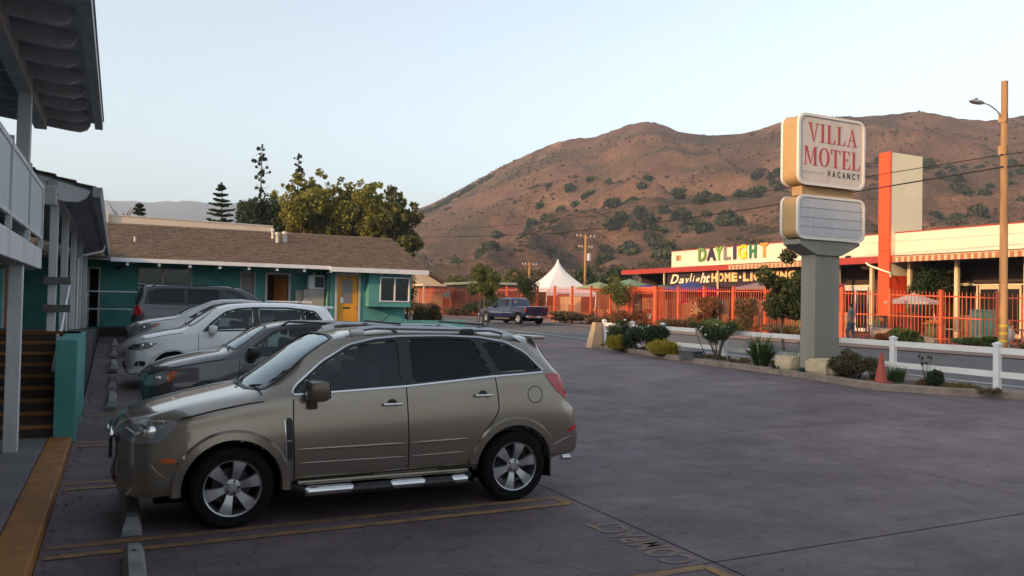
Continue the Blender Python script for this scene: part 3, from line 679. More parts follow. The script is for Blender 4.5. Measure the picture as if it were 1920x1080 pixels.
    for s in (-1, 1):
        mm = MB().box((mx - .07 * ms, s * my, mz - .085 * ms), (mx + .10 * ms, s * (my + .24 * ms), mz + .085 * ms), bev=.05 * ms)
        h_ = part('mirror_housing', mm, P.get('mirror_m', pm), t, True, local=True); part('mirror_glass', MB().box((mx + .101 * ms, s * (my + .02), mz - .06 * ms), (mx + .104 * ms, s * (my + .21 * ms), mz + .06 * ms)), m_chr, h_, local=True)
        part('mirror_stem', MB().box((mx - .05, s * (my - .12), mz - .16 * ms), (mx + .04, s * (my + .07), mz - .04), bev=.02), P.get('mirror_m', pm), h_, True, local=True)
    for (hx, hz) in P.get('handles', []):
        for s in (-1, 1):
            mode = 'left' if s < 0 else 'right'; q = cast(bvh, mode, hx, hz, 0); dp = MB().lathe([(.001, -s * 0), (.042, 0), (.05, s * .003)], (hx, q.y + s * .002, hz), 16, 'y')
            dr = pieces.get('rear_door' if hx > P['handles'][0][0] else 'front_door', [body]); dr = dr[0 if s < 0 else -1]
            part('handle_recess', dp, mat('handle recess', (.03, .028, .025), .4), dr, local=True)
            part('handle', MB().box((hx - .095, q.y + s * .018, hz - .013), (hx + .095, q.y + s * .045, hz + .015), bev=.01), P.get('handle_m', m_chr), dr, True, local=True)
    P['extra'](t, bvh, cast, D, Rb) if P.get('extra') else None
    return t

# ---- the tan crossover in front
tan = paint('tan metallic paint', (.245, .208, .168), .65, .23)
HT = [(0.00, .42, .56, .70, .55, .76, .45, .80), (.03, .34, .68, .76, .66, .84, .52, .885), (.10, .29, .77, .84, .745, .905, .60, .95), (.30, .27, .86, .92, .815, .965, .68, 1.00), (.60, .29, .905, .995, .85, 1.035, .72, 1.075),
      (.95, .33, .925, 1.065, .865, 1.105, .745, 1.145), (1.10, .33, .928, 1.095, .87, 1.135, .75, 1.175), (1.30, .33, .928, 1.125, .872, 1.275, .72, 1.315), (1.60, .33, .928, 1.155, .872, 1.475, .67, 1.515), (1.86, .33, .928, 1.18, .872, 1.625, .635, 1.665),
      (2.10, .33, .928, 1.195, .872, 1.675, .625, 1.72), (2.5, .335, .928, 1.215, .872, 1.70, .615, 1.755), (3.3, .34, .928, 1.265, .87, 1.695, .61, 1.75), (3.7, .35, .925, 1.30, .865, 1.665, .60, 1.725), (4.0, .36, .92, 1.315, .85, 1.60, .59, 1.69),
      (4.14, .38, .915, 1.305, .84, 1.53, .60, 1.665), (4.20, .38, .91, 1.30, .835, 1.45, .62, 1.52), (4.32, .39, .90, 1.27, .83, 1.31, .67, 1.33), (4.42, .40, .885, 1.05, .83, 1.08, .70, 1.10), (4.47, .41, .87, .88, .82, .91, .70, .925), (4.52, .43, .82, .77, .77, .81, .66, .82), (4.55, .46, .74, .71, .70, .74, .60, .76)]
fw_ = [(1.50, 1.165), (1.55, 1.235), (1.78, 1.425), (2.02, 1.56), (2.26, 1.615), (2.50, 1.635), (2.495, 1.22)]
rw_ = [(2.62, 1.23), (2.62, 1.645), (3.00, 1.65), (3.32, 1.635), (3.47, 1.29)]
qw_ = [(3.55, 1.31), (3.40, 1.63), (3.68, 1.585), (3.88, 1.485), (4.03, 1.325)]
def hero_extra(t, bvh, cast, D, Rb):
    for s in (-1, 1):
        y = s * .60; mode = 'left' if s < 0 else 'right'
        top = lambda x, yy: cast(bvh, 'top', x, yy, 0).z
        pts = [(2.02, y, top(2.02, y) + .0), (2.12, y, top(2.12, y) + .045), (2.3, y, top(2.3, y) + .06), (3.55, y, top(3.55, y) + .06), (3.75, y, top(3.75, y) + .045), (3.92, y, top(3.92, y))]
        rail = part('roof_rail', MB().tube(pts, [.016, .022, .024, .024, .022, .014], 8), mat('silver rail', (.45, .46, .48), .3, .8), t, True, local=True)
        for x in (2.12, 3.28, 3.75): part('rail_foot', MB().box((x - .07, y - .025, top(x, y) - .02), (x + .07, y + .025, top(x, y) + .05), bev=.01), m_blk if x == 3.28 else MATS['silver rail'], rail, True, local=True)
        # running board: dark tube with chrome and rubber treads
        by = s * .965; bd = part('running_board', MB().tube([(1.50, s * .86, .30), (1.60, by, .275), (3.12, by, .275), (3.22, s * .86, .30)], .046, 10), m_blk, t, True, local=True)
        for a, b in ((1.58, 2.02), (2.38, 2.72), (3.0, 3.16)): part('chrome_tread', MB().tube([(a, by, .281), (a + .03, by, .283), (b - .03, by, .283), (b, by, .281)], [.04, .05, .05, .04], 12), m_chr, bd, True, local=True)
        for a, b in ((2.04, 2.36), (2.74, 2.98)): part('rubber_tread', MB().box((a, by - .03, .29), (b, by + .03, .322), bev=.008), m_blk, bd, True, local=True)
        part('sill_fascia', MB().box((1.52, s * .84, .335), (3.19, s * .935, .375), bev=.012), tan, t, True, local=True); c0 = cast(bvh, mode, 3.95, 1.08, .002); ring = MB().tube([(3.95 + .085 * math.cos(a), cast(bvh, mode, 3.95 + .085 * math.cos(a), 1.08 + .085 * math.sin(a), .0)[1], 1.08 + .085 * math.sin(a)) for a in [2 * math.pi * q / 24 for q in range(25)]], .0045, 5)
        if s < 0: part('fuel_door', ring, m_seam, t, local=True)
        for x0, z0 in ((.31, .855),):
            c1 = cast(bvh, mode, x0, z0, -.002); part('headlamp_bulb', MB().blob(c1, (.075, .014, .06), 2, 0), m_lamphot, t, True, local=True)
        part('mud_flap', MB().box((4.12, s * .76, .22), (4.14, s * .92, .42)), m_blk, t, local=True)
    for x in (2.55, 3.45): part('roof_crossbar', MB().box((x - .025, -.59, 1.785), (x + .025, .59, 1.805), bev=.006), m_blk, t, True, local=True)
    part('aerial', MB().tube([(3.86, .28, 1.70), (3.97, .28, 1.84)], .006, 6), m_blk, t, local=True)
    part('rear_spoiler', MB().box((4.06, -.56, 1.635), (4.24, .56, 1.675), bev=.016), tan, t, True, local=True)
    for z in (.60, .66, .72): part('grille_bar', MB().box((-.018, -.46, z), (.01, .46, z + .014)), m_blk, t, local=True)
    gb = part('grille_bar', MB().box((-.022, -.42, .775), (.02, .42, .81), bev=.012), m_chr, t, True, local=True)
    part('badge', MB().box((-.035, -.06, .755), (-.022, .06, .83), bev=.01), m_chr, gb, True, local=True)
    part('tailpipe', MB().lathe([(.028, 0), (.03, .1), (.024, .1), (.024, 0)], (4.48, -.55, .33), 12, 'x'), m_chr, t, True, local=True)
    for s in (-1, 1): # wipers
        part('wiper', MB().tube([(1.06 + (.1 if s < 0 else 0), .1 * s - .2, 1.185), (1.2, .5 * s - .25, 1.235)], .01, 5), m_blk, t, local=True)
    part('sunvisor_sticker', MB().box((1.80, -.12, 1.50), (1.81, -.02, 1.60)), mat('paper', (.7, .72, .75), .8), t, local=True)
hero = dict(T=HT, step=.02, paint=tan, ra=.425, wr=.355, rim=.245, axles=(.965, 3.715), flare=.032, fw=.085, zcut=.30, ww=.235, spokes=6, sw=.055, lug=True, chrome=True, gap=.010,
    bow=[(1.25, .5, .12, 1.12), (0, .35, .10, .3), (4.45, .3, -.06, .9)], side_windows=[dict(o=fw_, m=g_front), dict(o=rw_), dict(o=qw_)],
    dlo=[(1.455, 1.145), (1.50, 1.225), (1.75, 1.44), (2.01, 1.59), (2.26, 1.645), (2.55, 1.67), (3.0, 1.675), (3.40, 1.66), (3.70, 1.61), (3.91, 1.505), (4.075, 1.305), (3.5, 1.275), (2.55, 1.20)],
    top_windows=[dict(n='windscreen', o=[(1.22, -.70), (1.5, -.665), (1.875, -.575), (1.90, -.3), (1.90, 0), (1.90, .3), (1.875, .575), (1.5, .665), (1.22, .70), (1.12, .4), (1.10, 0), (1.12, -.4)], m=g_wind, zmin=1.14)],
    panels=[('front_door', 'side', [(1.48, 1.13), (1.50, .37), (2.58, .39), (2.56, 1.70), (2.25, 1.66), (1.97, 1.59), (1.7, 1.41)]), ('rear_door', 'side', [(2.58, .39), (3.21, .39), (3.25, .52), (3.42, .80), (3.53, .93), (3.50, 1.30), (3.36, 1.68), (2.56, 1.70)]),
            ('bonnet', 'top', [(.16, -.60), (.5, -.72), (1.08, -.76), (1.10, 0), (1.08, .76), (.5, .72), (.16, .60), (.10, 0)])],
    seams=[[(1.475, 1.14), (1.475, .9), (1.495, .37)], [(2.545, 1.22), (2.565, .8), (2.575, .38)], [(3.49, 1.29), (3.52, 1.1), (3.53, .93), (3.43, .79), (3.30, .66)], [(3.25, .53), (3.21, .44), (3.20, .385)], [(1.495, .385), (3.2, .405)], [(.50, .955), (.8, 1.03), (1.10, 1.085), (1.25, 1.10)], [(.24, .945), (.5, .955)]],
    side_parts=[('headlamp', [(.06, .84), (.12, .90), (.26, .945), (.52, .955), (.46, .86), (.38, .775), (.20, .765), (.07, .80)], m_lampin), ('side_marker', [(.38, .605), (.50, .60), (.505, .635), (.385, .645)], m_amb), ('fender_vent', [(1.405, .945), (1.465, .945), (1.475, .57), (1.43, .57)], m_blk),
                ('tail_lamp', [(4.06, 1.29), (4.33, 1.28), (4.39, 1.18), (4.44, 1.03), (4.34, 1.02), (4.22, 1.10)], m_red), ('reversing_lamp', [(4.33, 1.055), (4.43, 1.045), (4.46, .965), (4.40, .975)], m_lamphot), ('rear_reflector', [(4.34, .665), (4.47, .70), (4.48, .755), (4.37, .715)], m_red)],
    side_ribbons=[('door_moulding', [(1.50, .66), (2.54, .66)], .03, tan, .010), ('door_moulding', [(2.60, .66), (3.20, .67)], .03, tan, .010), ('door_moulding', [(1.52, .535), (2.55, .53)], .02, tan, .012), ('door_moulding', [(2.60, .53), (3.18, .54)], .02, tan, .012),
                  ('vent_trim', [(1.395, .955), (1.42, .56), (1.475, .555)], .012, m_chr, .011), ('vent_trim', [(1.40, .745), (1.48, .745)], .012, m_chr, .012), ('bumper_crease', [(.28, .64), (.36, .52), (.45, .46)], .012, tan, .012), ('bumper_crease', [(4.13, .52), (4.3, .60), (4.47, .64)], .02, tan, .010)],
    end_parts=[('grille', 'front', [(-.50, .58), (.50, .58), (.55, .80), (-.55, .80)], m_blk), ('lower_grille', 'front', [(-.42, .38), (.42, .38), (.45, .50), (-.45, .50)], m_blk), ('rear_window', 'rear', [(-.62, 1.24), (.62, 1.24), (.55, 1.56), (-.55, 1.56)], g_dark), ('number_plate', 'rear', [(-.15, .85), (.15, .85), (.15, .98), (-.15, .98)], mat('plate white', (.6, .6, .6), .5))],
    cabin=(1.45, 4.1, 1.17, 2.25, .78), mirror=(1.64, 1.20, .90, 1.12), mirror_m=mat('bronze mirror', (.11, .085, .065), .35, .4, coat=.6), handles=[(2.40, 1.035), (3.35, 1.09)], handle_m=m_chr, extra=hero_extra)
make_car(hero, 'tan_suv', 'tan metallic SUV with roof rails and chrome running board, nearest car in the car park', 'car', (-.02, 8.285, 0))
# ---- the other parked cars
def simple_dlo(ws, m=.03):
    return None
m_wht = paint('white car paint', (.74, .75, .75), .05, .35); m_gry = paint('grey car paint', (.070, .066, .070), .6, .32); m_slv = paint('silver car paint', (.40, .40, .40), .6, .32); m_van = paint('minivan paint', (.055, .056, .065), .6, .33)
m_navy = paint('navy truck paint', (.007, .011, .055), .2, .3)
def common_extra(kind, zr, L, w=.55, aer=None):
    def ex(t, bvh, cast, D, Rb):
        top = lambda x, yy: cast(bvh, 'top', x, yy, 0).z
        if aer: 
            z = top(*aer[:2]); part('aerial', MB().tube([(aer[0], aer[1], z - .01), (aer[0] + aer[2], aer[1], z + abs(aer[2]) * .9)], .007, 6), m_blk, t, local=True)
        for s in (-1, 1):
            for (x0, z0) in kind.get('bulbs', []):
                c1 = cast(bvh, 'left' if s < 0 else 'right', x0, z0, -.002)
                part('headlamp_bulb', MB().blob(c1, (.05, .012, .04), 2, 0), m_lamphot, t, True, local=True)
            if 'rails' in kind:
                a, b, y = kind['rails']; y *= s; pts = [(a, y, top(a, y)), (a + .1, y, top(a + .1, y) + .05), (b - .12, y, top(b - .12, y) + .05), (b, y, top(b, y))]; part('roof_rail', MB().tube(pts, .018, 6), m_blk, t, True, local=True)
            if 'fog' in kind:
                x0, z0 = kind['fog']; c1 = cast(bvh, 'left' if s < 0 else 'right', x0, z0, .004); part('fog_lamp', MB().lathe([(.001, .0), (.045, 0), (.055, s * .01)], c1, 14, 'y'), m_lampin, t, True, local=True)
        if 'bars' in kind:
            for x in kind['bars']: part('roof_crossbar', MB().box((x - .025, -.62, top(x, 0) + .03), (x + .025, .62, top(x, 0) + .055), bev=.006), m_blk, t, True, local=True)
        if 'wiper' in kind:
            x0, z0 = kind['wiper']
            for s in (-.55, -.05): part('wiper', MB().tube([(x0, s, z0), (x0 + .12, s + .4, z0 + .05)], .012, 5), m_blk, t, local=True)
        if 'spoiler' in kind:
            x0, x1, z0, z1, m = kind['spoiler']; part('rear_spoiler', MB().box((x0, -.52, z0), (x1, .52, z1), bev=.016), m, t, True, local=True)
        if 'badge' in kind:
            x0, z0 = kind['badge']; part('badge', MB().lathe([(.001, -.01), (.06, -.01), (.065, .02)], (x0, 0, z0), 18, 'x'), m_chr, t, True, local=True)
    return ex
def wind(x0, w0, x1, w1, back=.04): return [(x0 + .08, -w0), ((x0 + x1) / 2, -(w0 + w1) / 2 - .02), (x1, -w1), (x1 + back, 0), (x1, w1), ((x0 + x1) / 2, (w0 + w1) / 2 + .02), (x0 + .08, w0), (x0, 0)]
# dark grey compact SUV
T = [(0, .45, .52, .66, .50, .72, .40, .76), (.05, .32, .72, .74, .68, .82, .55, .86), (.15, .28, .80, .84, .76, .90, .62, .93), (.4, .28, .87, .94, .81, .985, .68, 1.02), (.8, .30, .90, 1.03, .83, 1.07, .72, 1.11), (1.12, .32, .905, 1.08, .84, 1.13, .73, 1.17), (1.35, .32, .905, 1.10, .845, 1.28, .70, 1.32), (1.70, .32, .905, 1.12, .845, 1.49, .64, 1.535), (2.0, .32, .905, 1.135, .845, 1.555, .61, 1.60), (2.4, .32, .905, 1.15, .845, 1.58, .60, 1.63), (3.2, .33, .905, 1.18, .84, 1.565, .60, 1.62), (3.8, .35, .90, 1.21, .83, 1.51, .59, 1.575), (4.05, .36, .885, 1.21, .81, 1.43, .58, 1.49), (4.25, .38, .86, 1.15, .79, 1.20, .64, 1.24), (4.38, .40, .84, .92, .78, .95, .68, .98), (4.45, .42, .78, .78, .72, .82, .6, .84), (4.48, .46, .7, .7, .66, .74, .55, .76)]
W = [dict(o=[(1.45, 1.135), (1.62, 1.285), (1.85, 1.445), (2.12, 1.50), (2.42, 1.515), (2.44, 1.16)], m=g_front), dict(o=[(2.55, 1.165), (2.54, 1.515), (3.15, 1.51), (3.28, 1.47), (3.36, 1.20)]), dict(o=[(3.45, 1.21), (3.38, 1.49), (3.70, 1.45), (3.90, 1.25)])]
clad = mat('grey cladding', (.03, .03, .033), .6)
make_car(dict(T=T, step=.035, paint=m_gry, ra=.39, wr=.335, rim=.21, axles=(.93, 3.55), flare=.02, fw=.06, zcut=.3, flare_m=clad, spokes=5, bow=[(1.3, .45, .10, 1.1), (0, .3, .10, .3)], side_windows=W,
    dlo=[(1.36, 1.10), (1.58, 1.30), (1.82, 1.475), (2.12, 1.535), (2.45, 1.55), (3.15, 1.545), (3.42, 1.52), (3.75, 1.475), (3.98, 1.23), (3.4, 1.17), (2.5, 1.13)],
    top_windows=[dict(n='windscreen', o=wind(1.18, .68, 1.72, .56), m=g_wind, zmin=1.1)], panels=[('front_door', 'side', [(1.32, 1.08), (1.34, .36), (2.50, .37), (2.50, 1.58), (2.1, 1.54), (1.8, 1.48)]), ('rear_door', 'side', [(2.50, .37), (3.1, .37), (3.3, .75), (3.40, .9), (3.42, 1.53), (2.50, 1.58)]), ('bonnet', 'top', [(.2, -.6), (.6, -.68), (1.1, -.72), (1.12, .72), (.6, .68), (.2, .6)])],
    seams=[[(1.32, 1.09), (1.33, .36)], [(2.50, 1.14), (2.51, .37)], [(3.41, 1.2), (3.40, .9), (3.25, .65)], [(.35, .94), (.8, 1.02), (1.15, 1.07)]],
    side_parts=[('headlamp', [(.06, .70), (.14, .84), (.34, .90), (.46, .885), (.36, .76), (.2, .69)], m_lampin), ('turn_signal', [(.34, .885), (.50, .915), (.43, .80), (.35, .74)], m_amb), ('door_cladding', [(1.36, .38), (1.36, .60), (3.05, .60), (3.1, .38)], clad), ('tail_lamp', [(4.12, 1.18), (4.24, 1.14), (4.36, .9), (4.22, .88)], m_red)],
    side_ribbons=[('door_strip', [(1.30, .84), (1.6, .875), (2.48, .90)], .06, clad, .010), ('door_strip', [(2.53, .90), (3.36, .92)], .06, clad, .010)],
    end_parts=[('grille', 'front', [(-.5, .55), (.5, .55), (.52, .72), (-.52, .72)], m_blk)], cabin=(1.35, 3.9, 1.13, 2.1, .74), mirror=(1.48, 1.17, .88, .95), mirror_m=m_blk, handles=[(2.35, .98), (3.22, 1.0)], handle_m=m_gry,
    extra=common_extra(dict(bulbs=[(.26, .80)], wiper=(1.18, 1.2), rails=(1.95, 3.7, .60)), 1.6, 4.5, aer=(3.65, -.1, .18))), 'grey_suv', 'dark grey compact SUV with black mirrors and amber turn signals, second car in the row', 'car', (.30, 13.12, .07))
# white compact SUV
T = [(0, .46, .55, .70, .52, .76, .42, .80), (.05, .30, .76, .78, .72, .85, .6, .88), (.15, .26, .83, .86, .78, .92, .64, .95), (.4, .25, .885, .97, .83, 1.0, .70, 1.035), (.8, .28, .90, 1.04, .845, 1.08, .73, 1.12), (1.06, .30, .905, 1.075, .85, 1.125, .74, 1.16), (1.3, .30, .905, 1.09, .85, 1.29, .71, 1.33), (1.68, .30, .905, 1.11, .85, 1.545, .65, 1.59), (2.0, .30, .905, 1.125, .85, 1.625, .62, 1.67), (2.5, .30, .905, 1.14, .85, 1.655, .61, 1.71), (3.2, .32, .905, 1.165, .845, 1.65, .61, 1.715), (3.75, .34, .90, 1.19, .83, 1.61, .60, 1.68), (3.98, .35, .89, 1.20, .82, 1.56, .59, 1.65), (4.05, .35, .885, 1.20, .81, 1.46, .60, 1.52), (4.22, .37, .87, 1.15, .79, 1.20, .66, 1.25), (4.34, .39, .85, .92, .79, .96, .70, .99), (4.40, .41, .80, .76, .74, .80, .6, .82), (4.43, .45, .72, .70, .68, .73, .55, .75)]
W = [dict(o=[(1.52, 1.135), (1.66, 1.30), (1.88, 1.48), (2.1, 1.545), (2.40, 1.575), (2.42, 1.155)], m=g_front), dict(o=[(2.54, 1.16), (2.52, 1.58), (3.1, 1.58), (3.36, 1.555), (3.42, 1.20)], m=glassmat('light tint', (.22, .25, .24), 1.1)), dict(o=[(3.50, 1.21), (3.45, 1.545), (3.66, 1.52), (3.86, 1.27)])]
make_car(dict(T=T, step=.035, paint=m_wht, ra=.395, wr=.345, rim=.22, axles=(.90, 3.50), flare=.012, fw=.05, zcut=.3, spokes=5, bow=[(1.3, .45, .10, 1.1), (0, .3, .12, .3)], side_windows=W,
    dlo=[(1.42, 1.105), (1.62, 1.32), (1.86, 1.51), (2.1, 1.58), (2.42, 1.61), (3.1, 1.615), (3.45, 1.585), (3.70, 1.545), (3.93, 1.245), (3.4, 1.17), (2.5, 1.125)],
    top_windows=[dict(n='windscreen', o=wind(1.14, .68, 1.70, .57), m=g_wind, zmin=1.1)], panels=[('front_door', 'side', [(1.36, 1.08), (1.38, .34), (2.48, .35), (2.47, 1.63), (2.1, 1.6), (1.8, 1.5)]), ('rear_door', 'side', [(2.48, .35), (3.05, .36), (3.25, .75), (3.46, .95), (3.46, 1.6), (2.47, 1.63)]), ('bonnet', 'top', [(.2, -.62), (.6, -.70), (1.04, -.73), (1.06, .73), (.6, .70), (.2, .62)])],
    seams=[[(1.36, 1.09), (1.37, .34)], [(2.475, 1.12), (2.48, .35)], [(3.46, 1.2), (3.45, .95), (3.25, .68)], [(.3, .94), (.8, 1.04), (1.1, 1.075)]],
    side_parts=[('headlamp', [(.08, .76), (.16, .85), (.42, .90), (.64, .90), (.50, .79), (.30, .74)], m_lampin), ('lamp_mask', [(.12, .78), (.18, .84), (.30, .86), (.28, .77)], m_blk), ('fog_surround', [(.20, .44), (.26, .54), (.42, .53), (.40, .43)], m_blk), ('tail_lamp', [(4.08, 1.15), (4.2, 1.12), (4.33, .92), (4.15, .9)], m_red), ('sill_trim', [(1.40, .30), (1.40, .40), (3.1, .40), (3.1, .31)], m_blk)],
    end_parts=[('grille', 'front', [(-.5, .60), (.5, .60), (.52, .74), (-.52, .74)], m_blk), ('lower_grille', 'front', [(-.5, .36), (.5, .36), (.5, .5), (-.5, .5)], m_blk), ('rear_window', 'rear', [(-.58, 1.22), (.58, 1.22), (.5, 1.5), (-.5, 1.5)], g_front)],
    cabin=(1.35, 3.9, 1.11, 2.1, .74), mirror=(1.60, 1.16, .88, .95), handles=[(2.32, .98), (3.25, 1.0)], handle_m=m_wht,
    extra=common_extra(dict(bulbs=[(.36, .83), (.50, .85)], fog=(.32, .485), wiper=(1.14, 1.19), spoiler=(3.86, 4.12, 1.60, 1.65, m_wht)), 1.7, 4.4, aer=(3.45, 0, .22))), 'white_suv', 'white compact SUV with pale green reflections in its windows, third car in the row', 'car', (.10, 17.9, .25))
# silver sedan
T = [(0, .42, .5, .56, .48, .62, .40, .66), (.06, .26, .74, .64, .68, .70, .55, .73), (.2, .2, .82, .74, .76, .79, .62, .82), (.5, .2, .88, .84, .81, .87, .68, .905), (.9, .24, .905, .90, .83, .93, .72, .965), (1.12, .25, .905, .93, .835, .97, .73, 1.0), (1.5, .25, .905, .945, .835, 1.17, .69, 1.21), (1.95, .25, .905, .96, .835, 1.35, .60, 1.39), (2.3, .25, .905, .97, .835, 1.405, .57, 1.445), (2.8, .25, .905, .985, .83, 1.415, .56, 1.46), (3.3, .26, .905, 1.0, .825, 1.36, .56, 1.41), (3.7, .27, .90, 1.01, .81, 1.22, .58, 1.27), (4.05, .28, .89, 1.01, .79, 1.06, .68, 1.10), (4.5, .3, .87, 1.0, .77, 1.03, .70, 1.06), (4.72, .34, .82, .90, .74, .94, .66, .97), (4.8, .42, .72, .78, .66, .82, .55, .84)]
W = [dict(o=[(1.55, .98), (1.78, 1.12), (2.05, 1.25), (2.35, 1.315), (2.65, 1.33), (2.66, 1.0)], m=g_front), dict(o=[(2.76, 1.0), (2.75, 1.33), (3.1, 1.31), (3.4, 1.22), (3.62, 1.04)])]
make_car(dict(T=T, step=.04, paint=m_slv, ra=.37, wr=.32, rim=.2, axles=(.98, 3.73), flare=.01, fw=.04, zcut=.26, spokes=5, bow=[(1.4, .5, .10, .95), (0, .3, .14, .3)], side_windows=W,
    dlo=[(1.42, .95), (1.75, 1.15), (2.02, 1.285), (2.35, 1.35), (2.75, 1.365), (3.1, 1.35), (3.42, 1.26), (3.78, 1.03), (2.7, .97)],
    top_windows=[dict(n='windscreen', o=wind(1.18, .68, 2.0, .52), m=g_wind, zmin=.95), dict(n='rear_window', o=[(3.35, -.5), (3.95, -.6), (3.95, .6), (3.35, .5)], m=g_dark, zmin=.9)], panels=[('front_door', 'side', [(1.36, .93), (1.38, .3), (2.7, .3), (2.7, 1.40), (2.3, 1.37), (1.8, 1.17)]), ('bonnet', 'top', [(.25, -.62), (.6, -.68), (1.1, -.72), (1.12, .72), (.6, .68), (.25, .62)])],
    seams=[[(1.36, .94), (1.37, .3)], [(2.70, .98), (2.7, .3)], [(.4, .8), (.9, .9), (1.15, .925)]], side_parts=[('headlamp', [(.12, .60), (.24, .72), (.56, .80), (.76, .81), (.6, .68), (.35, .60)], m_lampin), ('turn_signal', [(.60, .80), (.80, .815), (.70, .73), (.58, .69)], m_amb), ('tail_lamp', [(4.4, .95), (4.68, .9), (4.7, .78), (4.45, .78)], m_red)],
    end_parts=[('grille', 'front', [(-.45, .42), (.45, .42), (.42, .58), (-.42, .58)], m_blk)], cabin=(1.5, 3.7, .97, 2.2, .74), mirror=(1.68, 1.02, .88, .85), handles=[(2.5, .86), (3.5, .88)], handle_m=m_slv,
    extra=common_extra(dict(bulbs=[(.42, .70)], wiper=(1.2, 1.03)), 1.4, 4.8)), 'silver_sedan', 'silver sedan half hidden behind the white SUV, fourth car in the row', 'car', (.19, 22.75, .57))
# dark minivan, parked nose out (tail towards the walkway)
T = [(0, .42, .55, .60, .52, .66, .42, .70), (.06, .28, .80, .70, .74, .76, .6, .79), (.2, .24, .88, .80, .82, .85, .68, .88), (.6, .24, .94, .92, .87, .96, .74, 1.0), (1.0, .25, .955, 1.0, .88, 1.06, .76, 1.10), (1.15, .25, .955, 1.03, .88, 1.13, .76, 1.17), (1.6, .25, .955, 1.06, .885, 1.40, .72, 1.44), (2.05, .25, .955, 1.08, .885, 1.60, .68, 1.65), (2.5, .25, .955, 1.09, .885, 1.665, .66, 1.72), (3.3, .26, .955, 1.10, .885, 1.68, .66, 1.74), (4.2, .28, .95, 1.11, .88, 1.665, .66, 1.73), (4.8, .3, .94, 1.12, .87, 1.62, .66, 1.70), (4.92, .32, .93, 1.12, .86, 1.50, .66, 1.60), (5.02, .34, .92, 1.10, .85, 1.22, .70, 1.30), (5.08, .36, .90, .85, .84, .9, .72, .95), (5.14, .40, .82, .70, .78, .75, .65, .8)]
W = [dict(o=[(1.75, 1.10), (1.98, 1.36), (2.25, 1.53), (2.55, 1.56), (2.62, 1.11)], m=g_front), dict(o=[(2.74, 1.12), (2.72, 1.575), (3.62, 1.58), (3.62, 1.13)]), dict(o=[(3.72, 1.13), (3.72, 1.58), (4.45, 1.565), (4.68, 1.50), (4.74, 1.16)])]
van = make_car(dict(T=T, step=.045, paint=m_van, ra=.38, wr=.335, rim=.2, axles=(1.0, 4.0), flare=.01, fw=.04, zcut=.28, spokes=5, bow=[(1.5, .6, .10, 1.05), (0, .3, .12, .3)], side_windows=W,
    dlo=[(1.62, 1.07), (1.95, 1.40), (2.22, 1.57), (2.55, 1.60), (3.6, 1.615), (4.5, 1.60), (4.74, 1.52), (4.81, 1.13), (3.6, 1.095)],
    top_windows=[dict(n='windscreen', o=wind(1.22, .70, 2.08, .60), m=g_wind, zmin=1.1)], panels=[('front_door', 'side', [(1.55, 1.05), (1.57, .3), (2.68, .3), (2.68, 1.64), (2.2, 1.6)]), ('sliding_door', 'side', [(2.68, .3), (3.67, .3), (3.67, 1.65), (2.68, 1.64)])],
    seams=[[(1.56, 1.05), (1.57, .3)], [(2.68, 1.09), (2.68, .3)], [(3.67, 1.1), (3.67, .4)], [(3.7, 1.0), (4.7, 1.0)]], side_parts=[('headlamp', [(.12, .62), (.2, .74), (.55, .88), (.7, .86), (.5, .7)], m_lampin), ('tail_lamp', [(4.86, .80), (4.88, 1.06), (5.02, 1.06), (5.10, .80)], m_red)],
    end_parts=[('rear_window', 'rear', [(-.68, 1.14), (.68, 1.14), (.6, 1.52), (-.6, 1.52)], g_dark), ('tail_lamp', 'rear', [(-.86, .78), (-.70, .78), (-.72, 1.1), (-.84, 1.1)], m_red), ('tail_lamp', 'rear', [(.70, .78), (.86, .78), (.84, 1.1), (.72, 1.1)], m_red), ('number_plate', 'rear', [(-.16, .72), (.16, .72), (.16, .86), (-.16, .86)], MATS['plate white'])],
    cabin=(1.6, 4.7, 1.08, 2.4, .80), mirror=(1.85, 1.14, .92, 1), handles=[(2.5, .98), (2.9, .98)], handle_m=m_van,
    extra=common_extra(dict(rails=(2.3, 4.6, .64), bars=(3.1, 4.1), spoiler=(4.78, 5.0, 1.67, 1.72, m_van)), 1.75, 5.1)), 'dark_minivan', 'dark grey minivan with roof rack parked nose out in front of the teal office', 'minivan', (5.50, 26.65, .71), math.pi)
# navy pickup on the far side of the street
T = [(0, .50, .75, .74, .72, .86, .6, .90), (.06, .42, .90, .84, .86, .98, .72, 1.02), (.3, .42, .96, 1.0, .92, 1.06, .76, 1.10), (.9, .44, .98, 1.08, .93, 1.11, .80, 1.15), (1.35, .44, .98, 1.12, .93, 1.17, .80, 1.20), (1.6, .44, .98, 1.14, .93, 1.38, .76, 1.42), (2.0, .44, .98, 1.16, .93, 1.68, .72, 1.73), (2.3, .44, .98, 1.17, .93, 1.75, .70, 1.80), (2.7, .44, .98, 1.17, .93, 1.77, .70, 1.82), (3.42, .44, .98, 1.18, .93, 1.75, .70, 1.80), (3.60, .44, .98, 1.18, .93, 1.66, .70, 1.72), (3.66, .44, .98, 1.18, .93, 1.22, .86, 1.23), (3.8, .45, .98, 1.18, .95, 1.205, .88, 1.21), (5.35, .48, .98, 1.20, .95, 1.225, .88, 1.23), (5.45, .50, .95, 1.18, .93, 1.20, .86, 1.21)]
W = [dict(o=[(1.78, 1.20), (2.05, 1.58), (2.25, 1.66), (2.95, 1.68), (2.95, 1.20)], m=g_front), dict(o=[(3.08, 1.21), (3.08, 1.66), (3.38, 1.64), (3.44, 1.22)])]
